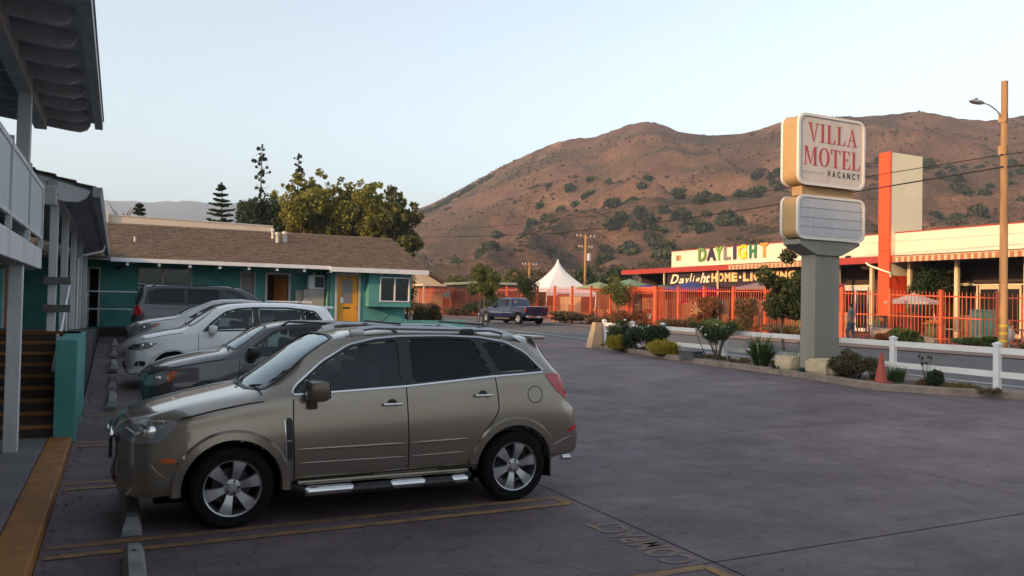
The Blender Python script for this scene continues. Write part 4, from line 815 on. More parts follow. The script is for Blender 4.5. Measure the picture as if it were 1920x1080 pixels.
def truck_extra(t, bvh, cast, D, Rb):
    part('cargo_bed', MB().box((3.72, -.80, .78), (5.36, .80, .82)), m_dk, t, local=True)
    for s in (-1, 1):
        part('bed_wall', MB().box((3.72, s * .80, .8), (5.36, s * .84, 1.19)), m_navy, t, local=True)
        part('tail_lamp', MB().box((5.30, s * .90, .86), (5.475, s * 1.0, 1.16), bev=.02), m_red, t, True, local=True)
    tg = part('tailgate', MB().box((5.40, -.80, .62), (5.48, .80, 1.20), bev=.02), m_navy, t, True, local=True)
    part('tailgate_handle', MB().box((5.48, -.1, 1.02), (5.50, .1, 1.10), bev=.01), m_blk, tg, True, local=True)
    bp = part('rear_bumper', MB().box((5.42, -.95, .44), (5.62, .95, .60), bev=.03), m_chr, t, True, local=True)
    part('number_plate', MB().box((5.62, -.15, .45), (5.635, .15, .59)), MATS['plate white'], bp, local=True)
    part('front_bumper', MB().box((-.12, -.95, .44), (.08, .95, .64), bev=.04), m_chr, t, True, local=True)
    part('rear_window', MB().add([(3.64, -.62, 1.28), (3.64, .62, 1.28), (3.60, .56, 1.64), (3.60, -.56, 1.64), (3.62, -.62, 1.28), (3.62, .62, 1.28), (3.58, .56, 1.64), (3.58, -.56, 1.64)], [(0, 1, 2, 3), (4, 7, 6, 5), (0, 4, 5, 1), (1, 5, 6, 2), (2, 6, 7, 3), (3, 7, 4, 0)]), mat('dark glass', (.02, .022, .025), .05), t, local=True)
    st = part('window_sticker', MB().box((3.65, -.56, 1.44), (3.66, -.34, 1.60)), MATS['plate white'], t, local=True); part('sticker_print', MB().box((3.661, -.53, 1.49), (3.663, -.37, 1.56)), mat('sticker red', (.35, .05, .06), .6), st, local=True)
tr_ = make_car(dict(T=T, step=.06, paint=m_navy, ra=.45, wr=.39, rim=.23, axles=(.95, 4.60), flare=.015, fw=.05, zcut=.42, spokes=6, sw=.07, bow=[(1.7, .6, .08, 1.15)], side_windows=W, cut_top=[[(3.74, -.80), (5.36, -.80), (5.36, .80), (3.74, .80)]],
    dlo=[(1.66, 1.17), (2.02, 1.62), (2.22, 1.70), (2.95, 1.715), (3.45, 1.68), (3.52, 1.18)], top_windows=[dict(n='windscreen', o=wind(1.42, .72, 2.02, .62), m=g_wind, zmin=1.15)],
    panels=[('front_door', 'side', [(1.58, 1.12), (1.6, .5), (3.0, .5), (3.0, 1.76), (2.2, 1.74)])], seams=[[(1.58, 1.13), (1.6, .5)], [(3.0, 1.18), (3.0, .5)], [(3.68, 1.18), (3.68, .5)]],
    side_parts=[('headlamp', [(.06, .84), (.06, 1.0), (.3, 1.0), (.26, .86)], m_lampin)], side_ribbons=[('side_moulding', [(.9 + .55, .78), (3.0, .78)], .05, m_chr, .012), ('side_moulding', [(3.05, .78), (4.1, .78)], .05, m_chr, .012), ('side_moulding', [(5.08, .78), (5.35, .78)], .05, m_chr, .012)],
    cabin=(1.7, 3.4, 1.17, 2.5, .80), mirror=(1.9, 1.26, .95, 1.15), mirror_m=m_blk, handles=[(2.86, 1.04), (9, 1)][:1], handle_m=m_blk, extra=truck_extra), 'pickup_truck', 'navy blue pickup truck parked across the street by the orange fence', 'pickup truck', (23.9, 54.0, gz(25, 51)), R_(-90 + 12))
def place_back(o, u, v): pass
# heading: front towards +v and a little left; put the rear left wheel at (24.4, 48.6)
a = R_(12); # local +x (rearwards) points to (sin a, -cos a)
wx, wy = 4.60, -.87
rzz = tr_.rotation_euler[2]; cr, sr = math.cos(rzz), math.sin(rzz)
# the near (camera) side of the truck is its left flank (local -y for a nose at local -x)
tr_.location = (24.5 - (wx * cr - wy * sr), 48.6 - (wx * sr + wy * cr), gz(25, 51))
# ================================================================== MOTEL, left wing
m_wood = mat('white timber', (.60, .615, .625), .7, c2=(.68, .69, .70), scale=2.5, bump=.25, bscale=18, stretch=(1, 1, .25), c3=(.46, .46, .45), scale3=2, amt3=.5)
m_soff = mat('soffit paint', (.44, .44, .46), .85, c2=(.52, .52, .54), scale=3, bump=.3, bscale=15)
m_gut = mat('gutter metal', (.42, .44, .46), .5, .2, c2=(.26, .27, .29), scale=4)
m_panel = mat('balcony panel', (.48, .54, .56), .6, c2=(.52, .57, .59), scale=2)
m_teal = mat('teal stucco', (.075, .265, .245), .85, c2=(.095, .31, .285), scale=1.5, bump=.5, bscale=60, bdist=.01, c3=(.06, .22, .205), scale3=1.2, amt3=.7)
m_shing = mat('brown shingle', (.085, .058, .040), .95, c2=(.165, .115, .078), scale=7, detail=3, bump=.5, bscale=60)
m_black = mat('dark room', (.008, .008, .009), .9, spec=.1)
m_tan = mat('curtain', (.30, .24, .22), .9, c2=(.20, .16, .15), scale=14, stretch=(4, 4, .2))
mw = thing('motel_wing', 'two-storey white motel wing with balcony and overhanging eave at left', 'building', (-2.8, 4, .1))
# upper storey roof
def roof_plane(u_e, z_e, pitch, v0, v1, u_r, th): 
    z_r = z_e + (u_e - u_r) * pitch
    return MB().add([(u_e, v0, z_e), (u_r, v0, z_r), (u_r, v1, z_r), (u_e, v1, z_e), (u_e, v0, z_e + th), (u_r, v0, z_r + th), (u_r, v1, z_r + th), (u_e, v1, z_e + th)], [(0, 1, 2, 3), (7, 6, 5, 4), (0, 4, 5, 1), (1, 5, 6, 2), (2, 6, 7, 3), (3, 7, 4, 0)])
PU = .12
part('roof', roof_plane(-.40, 4.74, PU, -9, 14.25, -7.5, .07), m_soff, mw)
part('roof_covering', roof_plane(-.38, 4.812, PU, -9, 14.27, -7.5, .05), m_shing, mw)
gt = MB().box((-.40, -9, 4.66), (-.29, 14.28, 4.80)); gp = part('gutter', gt, m_gut, mw); part('gutter_lip', MB().box((-.415, -9, 4.795), (-.275, 14.29, 4.825)), m_gut, gp)
for k in range(24):
    v = 14.12 - k * .78
    pr = [(-.46, 4.70), (-.50, 4.62), (-.60, 4.575), (-.75, 4.585), (-2.9, 4.585 + 2.15 * PU), (-2.9, 4.735 + 2.5 * PU), (-.46, 4.743)]
    part('rafter', MB().prism(pr, v, v + .09), m_soff, mw)
part('eave_beam', MB().box((-1.20, -9, 4.53), (-1.04, 14.0, 4.74)), m_soff, mw)
for v in (11.6, 6.6, 1.6): part('upper_post', MB().box((-1.18, v - .075, 2.6), (-1.03, v + .075, 4.53), bev=.01), m_wood, mw)
for v in (11.35, 6.4, 1.4): part('lower_post', MB().box((-1.19, v - .075, .1), (-1.04, v + .075, 2.39), bev=.01), m_wood, mw)
part('balcony_floor', MB().box((-2.8, -9, 2.50), (-1.06, 13.0, 2.62)), m_soff, mw)
fb = part('balcony_beam', MB().box((-1.055, -9, 2.38), (-.98, 13.05, 2.66), bev=.012), m_wood, mw)
for k in range(8): part('floor_joist', MB().box((-2.8, 12.9 - k * 1.2, 2.36), (-1.06, 12.98 - k * 1.2, 2.50)), m_soff, mw)
bps = [13.0, 11.2, 9.35, 7.5, 5.6, 3.7]
rail = thing('balcony_railing', 'pale grey balcony railing of panels between slim posts at left', 'railing', (-1.0, 8, 2.66))
for k, v in enumerate(bps): part('rail_post', MB().box((-1.03, v - .03, 2.66), (-.97, v + .03, 3.60), bev=.006), m_wood, rail)
for a, b in zip(bps[:-1], bps[1:]):
    p_ = part('rail_panel', MB().box((-1.008, b + .06, 2.83), (-.992, a - .06, 3.50)), m_panel, rail)
    for s, (z0, z1) in enumerate(((3.49, 3.55), (2.80, 2.84))): part('panel_frame', MB().box((-1.02, b + .031, z0), (-.98, a - .031, z1), bev=.005), m_wood, p_)
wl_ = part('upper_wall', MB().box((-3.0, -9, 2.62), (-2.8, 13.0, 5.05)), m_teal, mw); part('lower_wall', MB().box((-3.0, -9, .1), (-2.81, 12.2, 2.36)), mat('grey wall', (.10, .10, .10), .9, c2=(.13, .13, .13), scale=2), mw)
for v in (1.5, 7.0):
    d = part('door', MB().box((-2.80, v, .12), (-2.76, v + .95, 2.15)), m_white, mw); part('handle', MB().blob((-2.74, v + .1, 1.1), .03, 1, 0), m_chr, d)
    w = part('window', MB().box((-2.80, v + 1.5, 1.0), (-2.78, v + 3.0, 2.1)), m_black, mw); part('window_frame', MB().box((-2.80, v + 1.42, .92), (-2.785, v + 3.08, 1.0)), m_white, w)
# under-stair white boarding and slanting rail at far left
part('stair_screen', MB().box((-2.6, 12.25, .15), (-2.55, 12.3, 2.38)), m_wood, mw)
# ---- single-storey rear left wing
lw = thing('motel_walkway_wing', 'single-storey motel wing with shingled canopy roof over a raised walkway', 'building', (-2.9, 22, 1.2))
def gl(v): return 3.70 - .0185 * (v - 14.5)
pl = .27
def canopy(z0, th, u0, u1, vv=(14.55, 29.0)):
    mb = MB(); vs = []
    for v in vv:
        for (u, t) in ((u0, 0), (u1, 0), (u1, th), (u0, th)): vs.append((u, v, gl(v) + z0 + (u0 - u) * pl + t))
    return mb.add(vs, [(0, 1, 2, 3), (7, 6, 5, 4), (0, 4, 5, 1), (1, 5, 6, 2), (2, 6, 7, 3), (3, 7, 4, 0)])
part('roof', canopy(-.02, .06, -.40, -5.2), m_soff, lw)
# shingle courses on top, each course a step
for c in range(17):
    u0 = -.36 - c * .285; u1 = u0 - .30; mb = MB(); vs = []
    for v in (14.45, 29.0):
        z = gl(v) + .045 + (-.36 - u0) * pl
        for (u, t) in ((u0, 0), (u1, .285 * pl - .02), (u1, .285 * pl), (u0, .032)): vs.append((u, v, z + t))
    part('shingle_course', mb.add(vs, [(0, 1, 2, 3), (7, 6, 5, 4), (0, 4, 5, 1), (1, 5, 6, 2), (2, 6, 7, 3), (3, 7, 4, 0)]), m_shing, lw)
fz = gl(14.5)
fas = [(-.44, fz - .02), (-.50, fz - .12), (-.62, fz - .19), (-.80, fz - .19), (-1.3, fz - .09), (-2.2, fz + .16), (-5.0, fz + .92), (-5.0, fz + 1.22), (-.44, fz + .0)]
part('fascia', MB().prism(fas, 14.46, 14.55), m_wood, lw)
gm = MB().add([(u, v, gl(v) + z) for v in (14.42, 28.86) for (u, z) in ((-.41, -.10), (-.30, -.10), (-.27, .06), (-.41, .06))], [(0, 1, 2, 3), (7, 6, 5, 4), (0, 4, 5, 1), (1, 5, 6, 2), (2, 6, 7, 3), (3, 7, 4, 0)])
gp = part('gutter', gm, m_gut, lw); part('downspout', MB().tube([(-.36, 24.2, gl(24) - .1), (-.40, 24.2, gl(24) - .28), (-.85, 24.0, gl(24) - .42), (-.98, 24.0, gl(24) - .5), (-.98, 24.0, tz(24))], .035, 8), m_wood, gp, True)
for k in range(22):
    v = 15.2 + k * .62; pr = [(-.46, gl(v) - .03), (-.52, gl(v) - .09), (-.66, gl(v) - .10), (-2.8, gl(v) + .46), (-2.8, gl(v) + .62)]
    part('rafter', MB().prism(pr, v, v + .07), m_soff, lw)
bm_ = MB().add([(u, v, gl(v) + z) for v in (14.3, 29.9) for (u, z) in ((-1.02, -.10), (-.88, -.10), (-.88, .10), (-1.02, .12))], [(0, 1, 2, 3), (7, 6, 5, 4), (0, 4, 5, 1), (1, 5, 6, 2), (2, 6, 7, 3), (3, 7, 4, 0)])
part('canopy_beam', bm_, m_soff, lw); part('beam_end', MB().box((-1.25, 14.25, fz - .28), (-.90, 14.45, fz + .02), bev=.02), m_wood, lw)
for v in (14.75, 17.7, 21.0, 24.6, 28.3): part('canopy_post', MB().box((-1.01, v - .055, tz(v)), (-.89, v + .055, gl(v) - .10), bev=.01), m_wood, lw)
for z in (2.22, 1.78): part('rail_board', MB().box((-1.07, 14.60, z - .03), (-.68, 14.66, z + .09), bev=.006), mat('weathered board', (.11, .10, .095), .9, c2=(.15, .14, .13), scale=4), lw)
part('wall', MB().box((-2.95, 12.3, 1.0), (-2.80, 30.3, 4.3)), m_teal, lw)
for v, kind in ((15.4, 'door'), (17.0, 'window'), (20.2, 'door'), (22.0, 'window'), (25.5, 'door')):
    if kind == 'door':
        f = part('door_frame', MB().box((-2.80, v - .08, tz(v)), (-2.76, v + 1.0, tz(v) + 2.12)), m_white, lw); part('door', MB().box((-2.76, v, tz(v)), (-2.74, v + .92, tz(v) + 2.04)), m_yel, f)
    else:
        f = part('window_frame', MB().box((-2.80, v - .08, tz(v) + .35), (-2.77, v + 2.0, tz(v) + 2.05)), m_white, lw); part('pane', MB().box((-2.77, v, tz(v) + .43), (-2.75, v + 1.92, tz(v) + 1.97)), m_tan, f)
# ---- stairs
st = thing('staircase', 'dark steps with yellow nosings climbing to the raised walkway at left', 'staircase', (-1.6, 12.4, .12))
m_step = mat('dark step', (.060, .040, .032), .9, c2=(.085, .055, .042), scale=5)
for k in range(9):
    v = 12.42 + k * .27; z = .12 + (k + 1) * .1475
    part('step', MB().box((-2.50, v, z - .1475), (-.735, v + .275 if k < 8 else v + .1, z - .006)), m_step, st)
    part('nosing', MB().box((-2.50, v - .022, z - .045), (-.737, v + .055, z), bev=.006), m_yel, st)
sw_ = MB().prism([(12.28, .1), (15.3, .1), (15.3, 1.42), (12.28, 1.42)], -.73, -.47, 'x'); 
part('side_wall', MB().box((-.73, 12.29, -.1), (-.47, 15.3, 1.42), bev=.012), m_teal, st)
hr = thing('handrail', 'white pipe handrail rising beside the dark steps', 'handrail', (-.82, 13.6, 1.0))
part('pipe', MB().tube([(-.82, 13.55, .90), (-.82, 13.62, .98), (-.82, 17.2, 2.32), (-.82, 17.4, 2.34)], .026, 10), m_white, hr, True); part('upright', MB().tube([(-.82, 16.3, tz(16.3)), (-.82, 16.3, 1.98)], .022, 8), m_white, hr, True); part('upright', MB().tube([(-.82, 14.2, 1.42), (-.82, 14.2, 1.20)], .022, 8), m_white, hr, True)
hr = thing('handrail', 'white board handrail behind the first porch post at the far left edge', 'handrail', (-2.45, 12.2, .9))
part('pipe', MB().bar((-2.0, 11.9, .95), (-2.0, 14.6, 2.4), .05, .12), m_wood, hr); part('upright', MB().box((-2.04, 11.85, .12), (-1.96, 11.95, 1.0)), m_wood, hr)
gr_ = thing('guard_rail', 'thin white double guard rail along the raised walkway before the teal wall', 'railing', (0, 28.75, 1.03))
for z in (2.19, 1.63): part('rail', MB().tube([(-.95, 28.75, z), (3.0, 28.75, z)], .02, 8), m_white, gr_, True)
for x in (-.9, 1.05, 3.0): part('upright', MB().tube([(x, 28.75, 1.0), (x, 28.75, 2.19)], .02, 8), m_white, gr_, True)
gr_ = thing('guard_rail', 'short white guard rail in front of the beige appliance by the open door', 'railing', (5.5, 28.75, 1.03))
part('rail', MB().bar((4.6, 28.75, 1.98), (6.2, 28.75, 1.98), .05, .05), m_white, gr_)
for x in (4.65, 6.15): part('upright', MB().bar((x, 28.75, 1.0), (x, 28.75, 1.98), .04), m_white, gr_)

# ================================================================== TEAL OFFICE WING (along the back of the car park)
of = thing('teal_office_wing', 'low teal stucco motel office with brown shingle roof and yellow doors', 'building', (5, 31, .9))
def wall_open(u0, u1, z0, z1, v, th, holes):
    mb = MB(); us_ = sorted({u0, u1, *[h[0] for h in holes], *[h[1] for h in holes]}); zs_ = sorted({z0, z1, *[h[2] for h in holes], *[h[3] for h in holes]})
    for a, b in zip(us_[:-1], us_[1:]):
        run = None
        for c, d in zip(zs_[:-1], zs_[1:]):
            cx_, cz_ = (a + b) / 2, (c + d) / 2
            if any(h[0] < cx_ < h[1] and h[2] < cz_ < h[3] for h in holes):
                if run: mb.box((a, v, run[0]), (b, v + th, run[1])); run = None
            else: run = (run[0], d) if run else (c, d)
        if run: mb.box((a, v, run[0]), (b, v + th, run[1]))
    bm = bmesh.new(); me = mb.mesh('t', m_teal); bm.from_mesh(me); bmesh.ops.remove_doubles(bm, verts=bm.verts[:], dist=1e-4)
    # drop internal double faces
    seen = {}
    for f in bm.faces: seen.setdefault(tuple(round(x, 3) for x in f.calc_center_median()), []).append(f)
    bmesh.ops.delete(bm, geom=[f for k_ in seen.values() if len(k_) > 1 for f in k_], context='FACES')
    out = MB(); out.v = [tuple(v_.co) for v_ in bm.verts]; bm.verts.index_update(); out.f = [tuple(v_.index for v_ in f.verts) for f in bm.faces]; bm.free(); return out
H1 = [(.66, 2.28, 1.95, 3.02), (3.99, 4.43, 2.2, 2.99), (4.90, 5.66, 1.04, 2.96)]
part('rear_wall', wall_open(-2.8, 6.93, .7, 3.75, 30.3, .2, H1), m_teal, of)
H2 = [(7.29, 8.08, 1.03, 2.98)]
part('office_wall', wall_open(6.93, 9.93, .5, 3.45, 29.5, .2, H2), m_teal, of)
part('return_wall', MB().box((6.93, 29.702, .7), (7.1, 30.5, 3.45)), m_teal, of); part('end_wall', MB().box((9.73, 29.702, .5), (9.93, 36.9, 3.42)), m_teal, of)
part('gable_wall', MB().prism([(29.8, 3.422), (36.8, 3.422), (33.4, 4.66)], 9.75, 9.92, 'x'), m_teal, of)
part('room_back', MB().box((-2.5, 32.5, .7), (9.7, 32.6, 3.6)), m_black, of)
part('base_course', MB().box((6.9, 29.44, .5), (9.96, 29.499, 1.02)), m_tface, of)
m_trim = mat('cream trim', (.52, .50, .45), .6, c2=(.46, .44, .40), scale=3)
def framed(nm, u0, u1, z0, z1, v, w, par, m=None):
    f = part(nm, MB().box((u0 - w, v - .03, z0 - w), (u0, v + .05, z1 + w)), m or m_trim, par)
    for (a, b) in (((u1, v - .03, z0 - w), (u1 + w, v + .05, z1 + w)), ((u0, v - .03, z1), (u1, v + .05, z1 + w)), ((u0, v - .03, z0 - w), (u1, v + .05, z0))): part('frame_member', MB().box(a, b), m or m_trim, f)
    return f
W1 = framed('window', .66, 2.28, 1.95, 3.02, 30.3, .05, of); part('mullion', MB().box((1.35, 30.29, 1.95), (1.40, 30.34, 3.02)), m_trim, W1); part('pane', MB().box((.66, 30.36, 1.95), (2.28, 30.365, 3.02)), g_clear, W1); part('curtain', MB().box((1.9, 30.5, 1.95), (2.2, 30.52, 3.0)), m_tan, W1)
W2 = framed('window', 3.99, 4.43, 2.2, 2.99, 30.3, .045, of); part('blind', MB().box((3.99, 30.37, 2.2), (4.43, 30.38, 2.99)), mat('blind', (.30, .25, .25), .8), W2)
D1 = framed('doorway', 4.90, 5.66, 1.04, 2.96, 30.3, .08, of)
part('open_door', MB().prism([(5.61, 30.45), (5.655, 30.47), (5.30, 31.12), (5.26, 31.10)], 1.05, 2.95, 'z'), mat('orange door', (.50, .17, .03), .6), of); part('door_opening', MB().box((4.7, 31.3, .9), (5.8, 31.31, 3.1)), mat('brown interior', (.10, .055, .035), .9), of)
m_ydoor = mat('yellow door', (.66, .31, .015), .5, c2=(.60, .28, .015), scale=4)
D2 = framed('door_frame', 7.29, 8.08, 1.03, 2.98, 29.5, .09, of)
part('door', MB().box((7.30, 29.54, 1.035), (8.07, 29.58, 2.975)), m_ydoor, of)
DP = [('glazing', (7.46, 29.535, 1.96), (7.87, 29.538, 2.86), mat('frosted pane', (.18, .18, .19), .35)), ('letter_slot', (7.53, 29.532, 1.76), (7.78, 29.539, 1.82), m_blk), ('notice', (7.42, 29.530, 1.98), (7.53, 29.534, 2.17), MATS['paper'])]
for nm, a, b, m in DP: part(nm, MB().box(a, b), m, of)
part('door_knob', MB().blob((8.00, 29.51, 1.80), .035, 1, 0), m_chr, of, True)
part('door_closer', MB().box((7.66, 29.50, 2.93), (7.76, 29.54, 2.97)), m_blk, of)
# protruding window bay
bay = part('window_bay', wall_open(8.37, 10.02, 1.86, 3.13, 29.08, .10, [(8.80, 9.95, 2.07, 2.96)]), m_teal, of); part('bay_floor', MB().box((8.37, 29.182, 1.86), (10.02, 29.5, 1.94)), m_teal, of); part('bay_side', MB().box((8.37, 29.182, 1.942), (8.45, 29.5, 3.13)), m_teal, of); part('bay_side', MB().box((9.94, 29.182, 1.942), (10.02, 29.5, 3.13)), m_teal, of); part('bay_back', MB().box((8.5, 29.44, 1.95), (9.93, 29.46, 3.1)), m_black, of)
W3 = framed('window', 8.83, 9.92, 2.09, 2.94, 29.08, .04, of, m_white); part('mullion', MB().box((9.35, 29.07, 2.09), (9.40, 29.12, 2.94)), m_white, W3); part('pane', MB().box((8.83, 29.135, 2.09), (9.92, 29.14, 2.94)), g_clear, W3)
part('curtain', MB().box((9.55, 29.3, 2.1), (9.85, 29.31, 2.92)), mat('green curtain', (.13, .14, .11), .9, c2=(.2, .2, .17), scale=20, stretch=(5, 1, .1)), W3)
op = fit(text_mb('OPEN', 1, .004), .36, .13); part('open_sign', MB().box((9.50, 29.20, 2.10), (9.92, 29.22, 2.28)), m_blk, W3)
part('sign_letters', xf(op, lambda p: (9.53 + p.x, 29.196 - p.z, 2.13 + p.y)), m_white, W3)
part('placard', MB().box((8.95, 29.20, 2.11), (9.28, 29.22, 2.24)), m_blk, W3); part('placard_print', MB().box((8.97, 29.197, 2.13), (9.26, 29.199, 2.22)), mat('grey print', (.25, .25, .25), .6), W3)
# roof
E0, R0 = (28.85, 3.27), (33.45, 4.76); sl = (R0[1] - E0[1]) / (R0[0] - E0[0])
def rz_(v): return E0[1] + (v - E0[0]) * sl
part('roof_deck', MB().prism([(E0[0], E0[1] - .06), (R0[0], R0[1] - .06), (38.0, 3.2), (38.0, 3.28), (R0[0], R0[1]), (E0[0], E0[1])], -7, 10.55, 'x'), m_soff, of)
rows = MB(); rw = .155; L_ = math.hypot(R0[0] - E0[0], R0[1] - E0[1]); nrow = int(L_ / rw); cs, sn = (R0[0] - E0[0]) / L_, (R0[1] - E0[1]) / L_
tabs = []
for r in range(nrow + 1):
    d0 = r * rw - .03; x = -7 + (.17 if r % 2 else 0)
    while x < 10.6:
        w = random.uniform(.26, .36); x1 = min(x + w - .012, 10.6)
        if x1 - x > .05:
            t0 = random.uniform(.018, .034); dd = d0 + random.uniform(-.008, .008); d1 = min(dd + rw + .03, L_)
            vs = []
            for (d, t) in ((dd, .004), (d1, .002), (d1, .006), (dd, t0)): 
                for xx in (x, x1): vs.append((xx, E0[0] + d * cs - t * sn, E0[1] + d * sn + t * cs))
            rows.add(vs, [(0, 1, 3, 2), (2, 3, 5, 4), (4, 5, 7, 6), (6, 7, 1, 0), (0, 2, 4, 6), (1, 7, 5, 3)])
        x += w
part('shingles', rows, m_shing, of, kind='stuff')
part('ridge_cap', MB().prism([(33.3, R0[1] - .02), (33.45, R0[1] + .05), (33.6, R0[1] - .02)], -7, 10.6, 'x'), m_shing, of)
part('fascia', MB().box((-.25, 28.80, 3.17), (6.88, 28.848, 3.30)), m_white, of); part('fascia', MB().box((6.84, 28.72, 3.10), (10.6, 28.80, 3.27)), m_white, of)
part('eave_extension', MB().box((6.86, 28.802, 3.24), (10.58, 28.95, 3.262)), m_shing, of)
part('barge_board', MB().prism([(28.80, 3.10), (28.80, 3.25), (33.45, 4.75), (38, 3.28), (38, 3.12), (33.45, 4.58)], 10.55, 10.60, 'x'), m_trim, of)
for u in [(.2 + .95 * k) for k in range(11)]: part('rafter_tail', MB().box((u, 28.86, 3.06), (u + .09, 30.3, 3.17) if u < 6.8 else (u + .09, 29.5, 3.09)), m_white, of)
for (u, v, h, r) in ((5.50, 31.9, .40, .07), (5.80, 32.0, .42, .09), (5.42, 32.5, .38, .06), (.48, 31.0, .17, .04)):
    vv = part('roof_vent', MB().lathe([(r, -.1), (r, h * .72), (r * 1.35, h * .76), (r * 1.35, h), (.001, h + .02)], (u, v, rz_(v)), 14), m_trim, of, True)
for u, z in ((0.0, 3.0), (6.55, 3.02)):
    lf = part('wall_lamp', MB().lathe([(.001, .1), (.07, .08), (.09, 0), (.06, -.06), (.001, -.08)], (u, 30.15, z), 12), m_blk if u < 1 else m_white, of, True); part('lamp_bracket', MB().box((u - .02, 30.2, z + .0), (u + .02, 30.3, z + .05)), m_blk, lf)
part('conduit', MB().tube([(6.98, 29.44, 1.0), (6.98, 29.44, 3.15)], .025, 8), m_blk, of, True)
part('rear_door_frame', MB().box((-1.0, 30.26, 1.03), (-.55, 30.30, 3.02)), m_trim, of); part('rear_doorway', MB().box((-.86, 30.25, 1.03), (-.60, 30.258, 2.96)), m_black, of)
# white step-down rail post and appliances
ap = thing('beige_cabinet', 'beige metal cabinet beside the open doorway of the teal office', 'cabinet', (6.4, 30.0, 1.03))
m_beige = mat('beige metal', (.36, .34, .30), .55, c2=(.31, .29, .26), scale=3)
part('body', MB().box((6.12, 29.75, 1.04), (6.88, 30.25, 2.45), bev=.015), m_beige, ap); part('body_side', MB().box((5.86, 29.95, 1.04), (6.115, 30.25, 2.40), bev=.01), m_beige, ap)
ap = thing('white_unit', 'white box with a dark screen standing on the beige cabinet', 'appliance', (6.6, 30.0, 2.46))
part('case', MB().box((6.30, 29.82, 2.46), (6.90, 30.24, 2.98), bev=.02), m_white, ap); part('screen', MB().box((6.53, 29.80, 2.53), (6.86, 29.819, 2.92)), m_blk, ap)
lwl = thing('low_teal_wall', 'low teal planter wall running right from the office corner', 'wall', (11, 29.5, .5))
part('wall', MB().box((9.94, 29.36, .2), (12.4, 29.6, 1.36), bev=.01), m_teal, lwl)
# ================================================================== MOTEL SIGN
m_cab = mat('sign cabinet tan', (.44, .28, .12), .6, c2=(.40, .255, .11), scale=2); m_pole = mat('sign pole grey', (.20, .195, .165), .7, c2=(.235, .225, .19), scale=1.5, stretch=(1, 1, .3), bump=.1, bscale=20)
m_face = mat('sign face', (.60, .53, .47), .35, c2=(.55, .48, .425), scale=3, stretch=(1, 1, .15), c3=(.44, .37, .30), scale3=2.2, amt3=.45); m_retain = mat('sign retainer', (.68, .64, .58), .4); m_sred = mat('sign red', (.42, .045, .05), .5); m_sblk = mat('sign black', (.02, .02, .02), .6)
sg = thing('motel_sign', 'tall roadside motel sign with red lettering over a blank reader board', 'sign', (17.05, 15.9, .33))
def rrect(x0, x1, z0, z1, r, n=6):
    P = []
    for cx_, cz_, a0 in ((x1 - r, z1 - r, 0), (x0 + r, z1 - r, 90), (x0 + r, z0 + r, 180), (x1 - r, z0 + r, 270)):
        for k in range(n + 1): a = R_(a0 + 90 * k / n); P.append((cx_ + r * math.cos(a), cz_ + r * math.sin(a)))
    return P
def ringprism(P, Q, a, b):
    mb = MB(); n = len(P); vs = [(p[0], a, p[1]) for p in P] + [(q[0], a, q[1]) for q in Q] + [(p[0], b, p[1]) for p in P] + [(q[0], b, q[1]) for q in Q]; fs = []
    for k in range(n):
        j = (k + 1) % n; fs += [(k, j, n + j, n + k), (2 * n + k, 3 * n + k, 3 * n + j, 2 * n + j), (k, 2 * n + k, 2 * n + j, j), (n + k, n + j, 3 * n + j, 3 * n + k)]
    return mb.add(vs, fs)
def cabinet(nm, x0, x1, z0, z1, v0, v1, r):
    c = part(nm, MB().prism(rrect(x0 + .03, x1 - .03, z0 + .03, z1 - .03, r), v0 + .04, v1 - .04), m_cab, sg, True)
    for (a, b, f) in ((v0, v0 + .07, v0 + .03), (v1 - .07, v1, v1 - .035)):
        part('retainer', ringprism(rrect(x0, x1, z0, z1, r), rrect(x0 + .07, x1 - .07, z0 + .07, z1 - .07, r * .8), a, b), m_retain, c, True)
        part('face_panel', MB().prism(rrect(x0 + .065, x1 - .065, z0 + .065, z1 - .065, r * .8), f - .0, f + .005), m_face, c)
    return c
V0 = 15.60; ctop = cabinet('name_cabinet', 16.05, 18.56, 5.38, 7.30, V0, V0 + .64, .26)
cbot = cabinet('reader_cabinet', 16.05, 18.58, 3.93, 5.12, V0, V0 + .64, .24)
for a in cbot.children: pass
m_rd = mat('reader board', (.52, .51, .52), .4, c2=(.45, .45, .47), scale=3, stretch=(1, 1, .15), c3=(.36, .34, .32), scale3=1.8, amt3=.5)
part('reader_board', MB().prism(rrect(16.15, 18.48, 4.03, 5.02, .17), V0 + .022, V0 + .0285), m_rd, cbot)
for z in (4.28, 4.53, 4.78): part('letter_track', MB().box((16.16, V0 + .012, z - .008), (18.47, V0 + .0215, z + .008)), mat('track grey', (.36, .37, .38), .5), cbot)
part('neck', MB().box((16.35, V0 + .16, 5.125), (18.25, V0 + .52, 5.375)), m_cab, sg)
# funnel bracket and pole
pr = [(16.47, .2), (16.47, 3.55), (15.98 + .18, 3.92), (18.50, 3.92), (17.64, 3.55), (17.64, .2)]
part('pole', MB().box((16.83, V0 + .12, .2), (17.74, V0 + .62, 3.53), bev=.01), m_pole, sg)
part('bracket', MB().prism([(16.83, 3.532), (16.20, 3.80), (16.20, 3.925), (18.44, 3.925), (18.44, 3.84), (17.74, 3.532)], V0 + .06, V0 + .66), m_pole, sg)
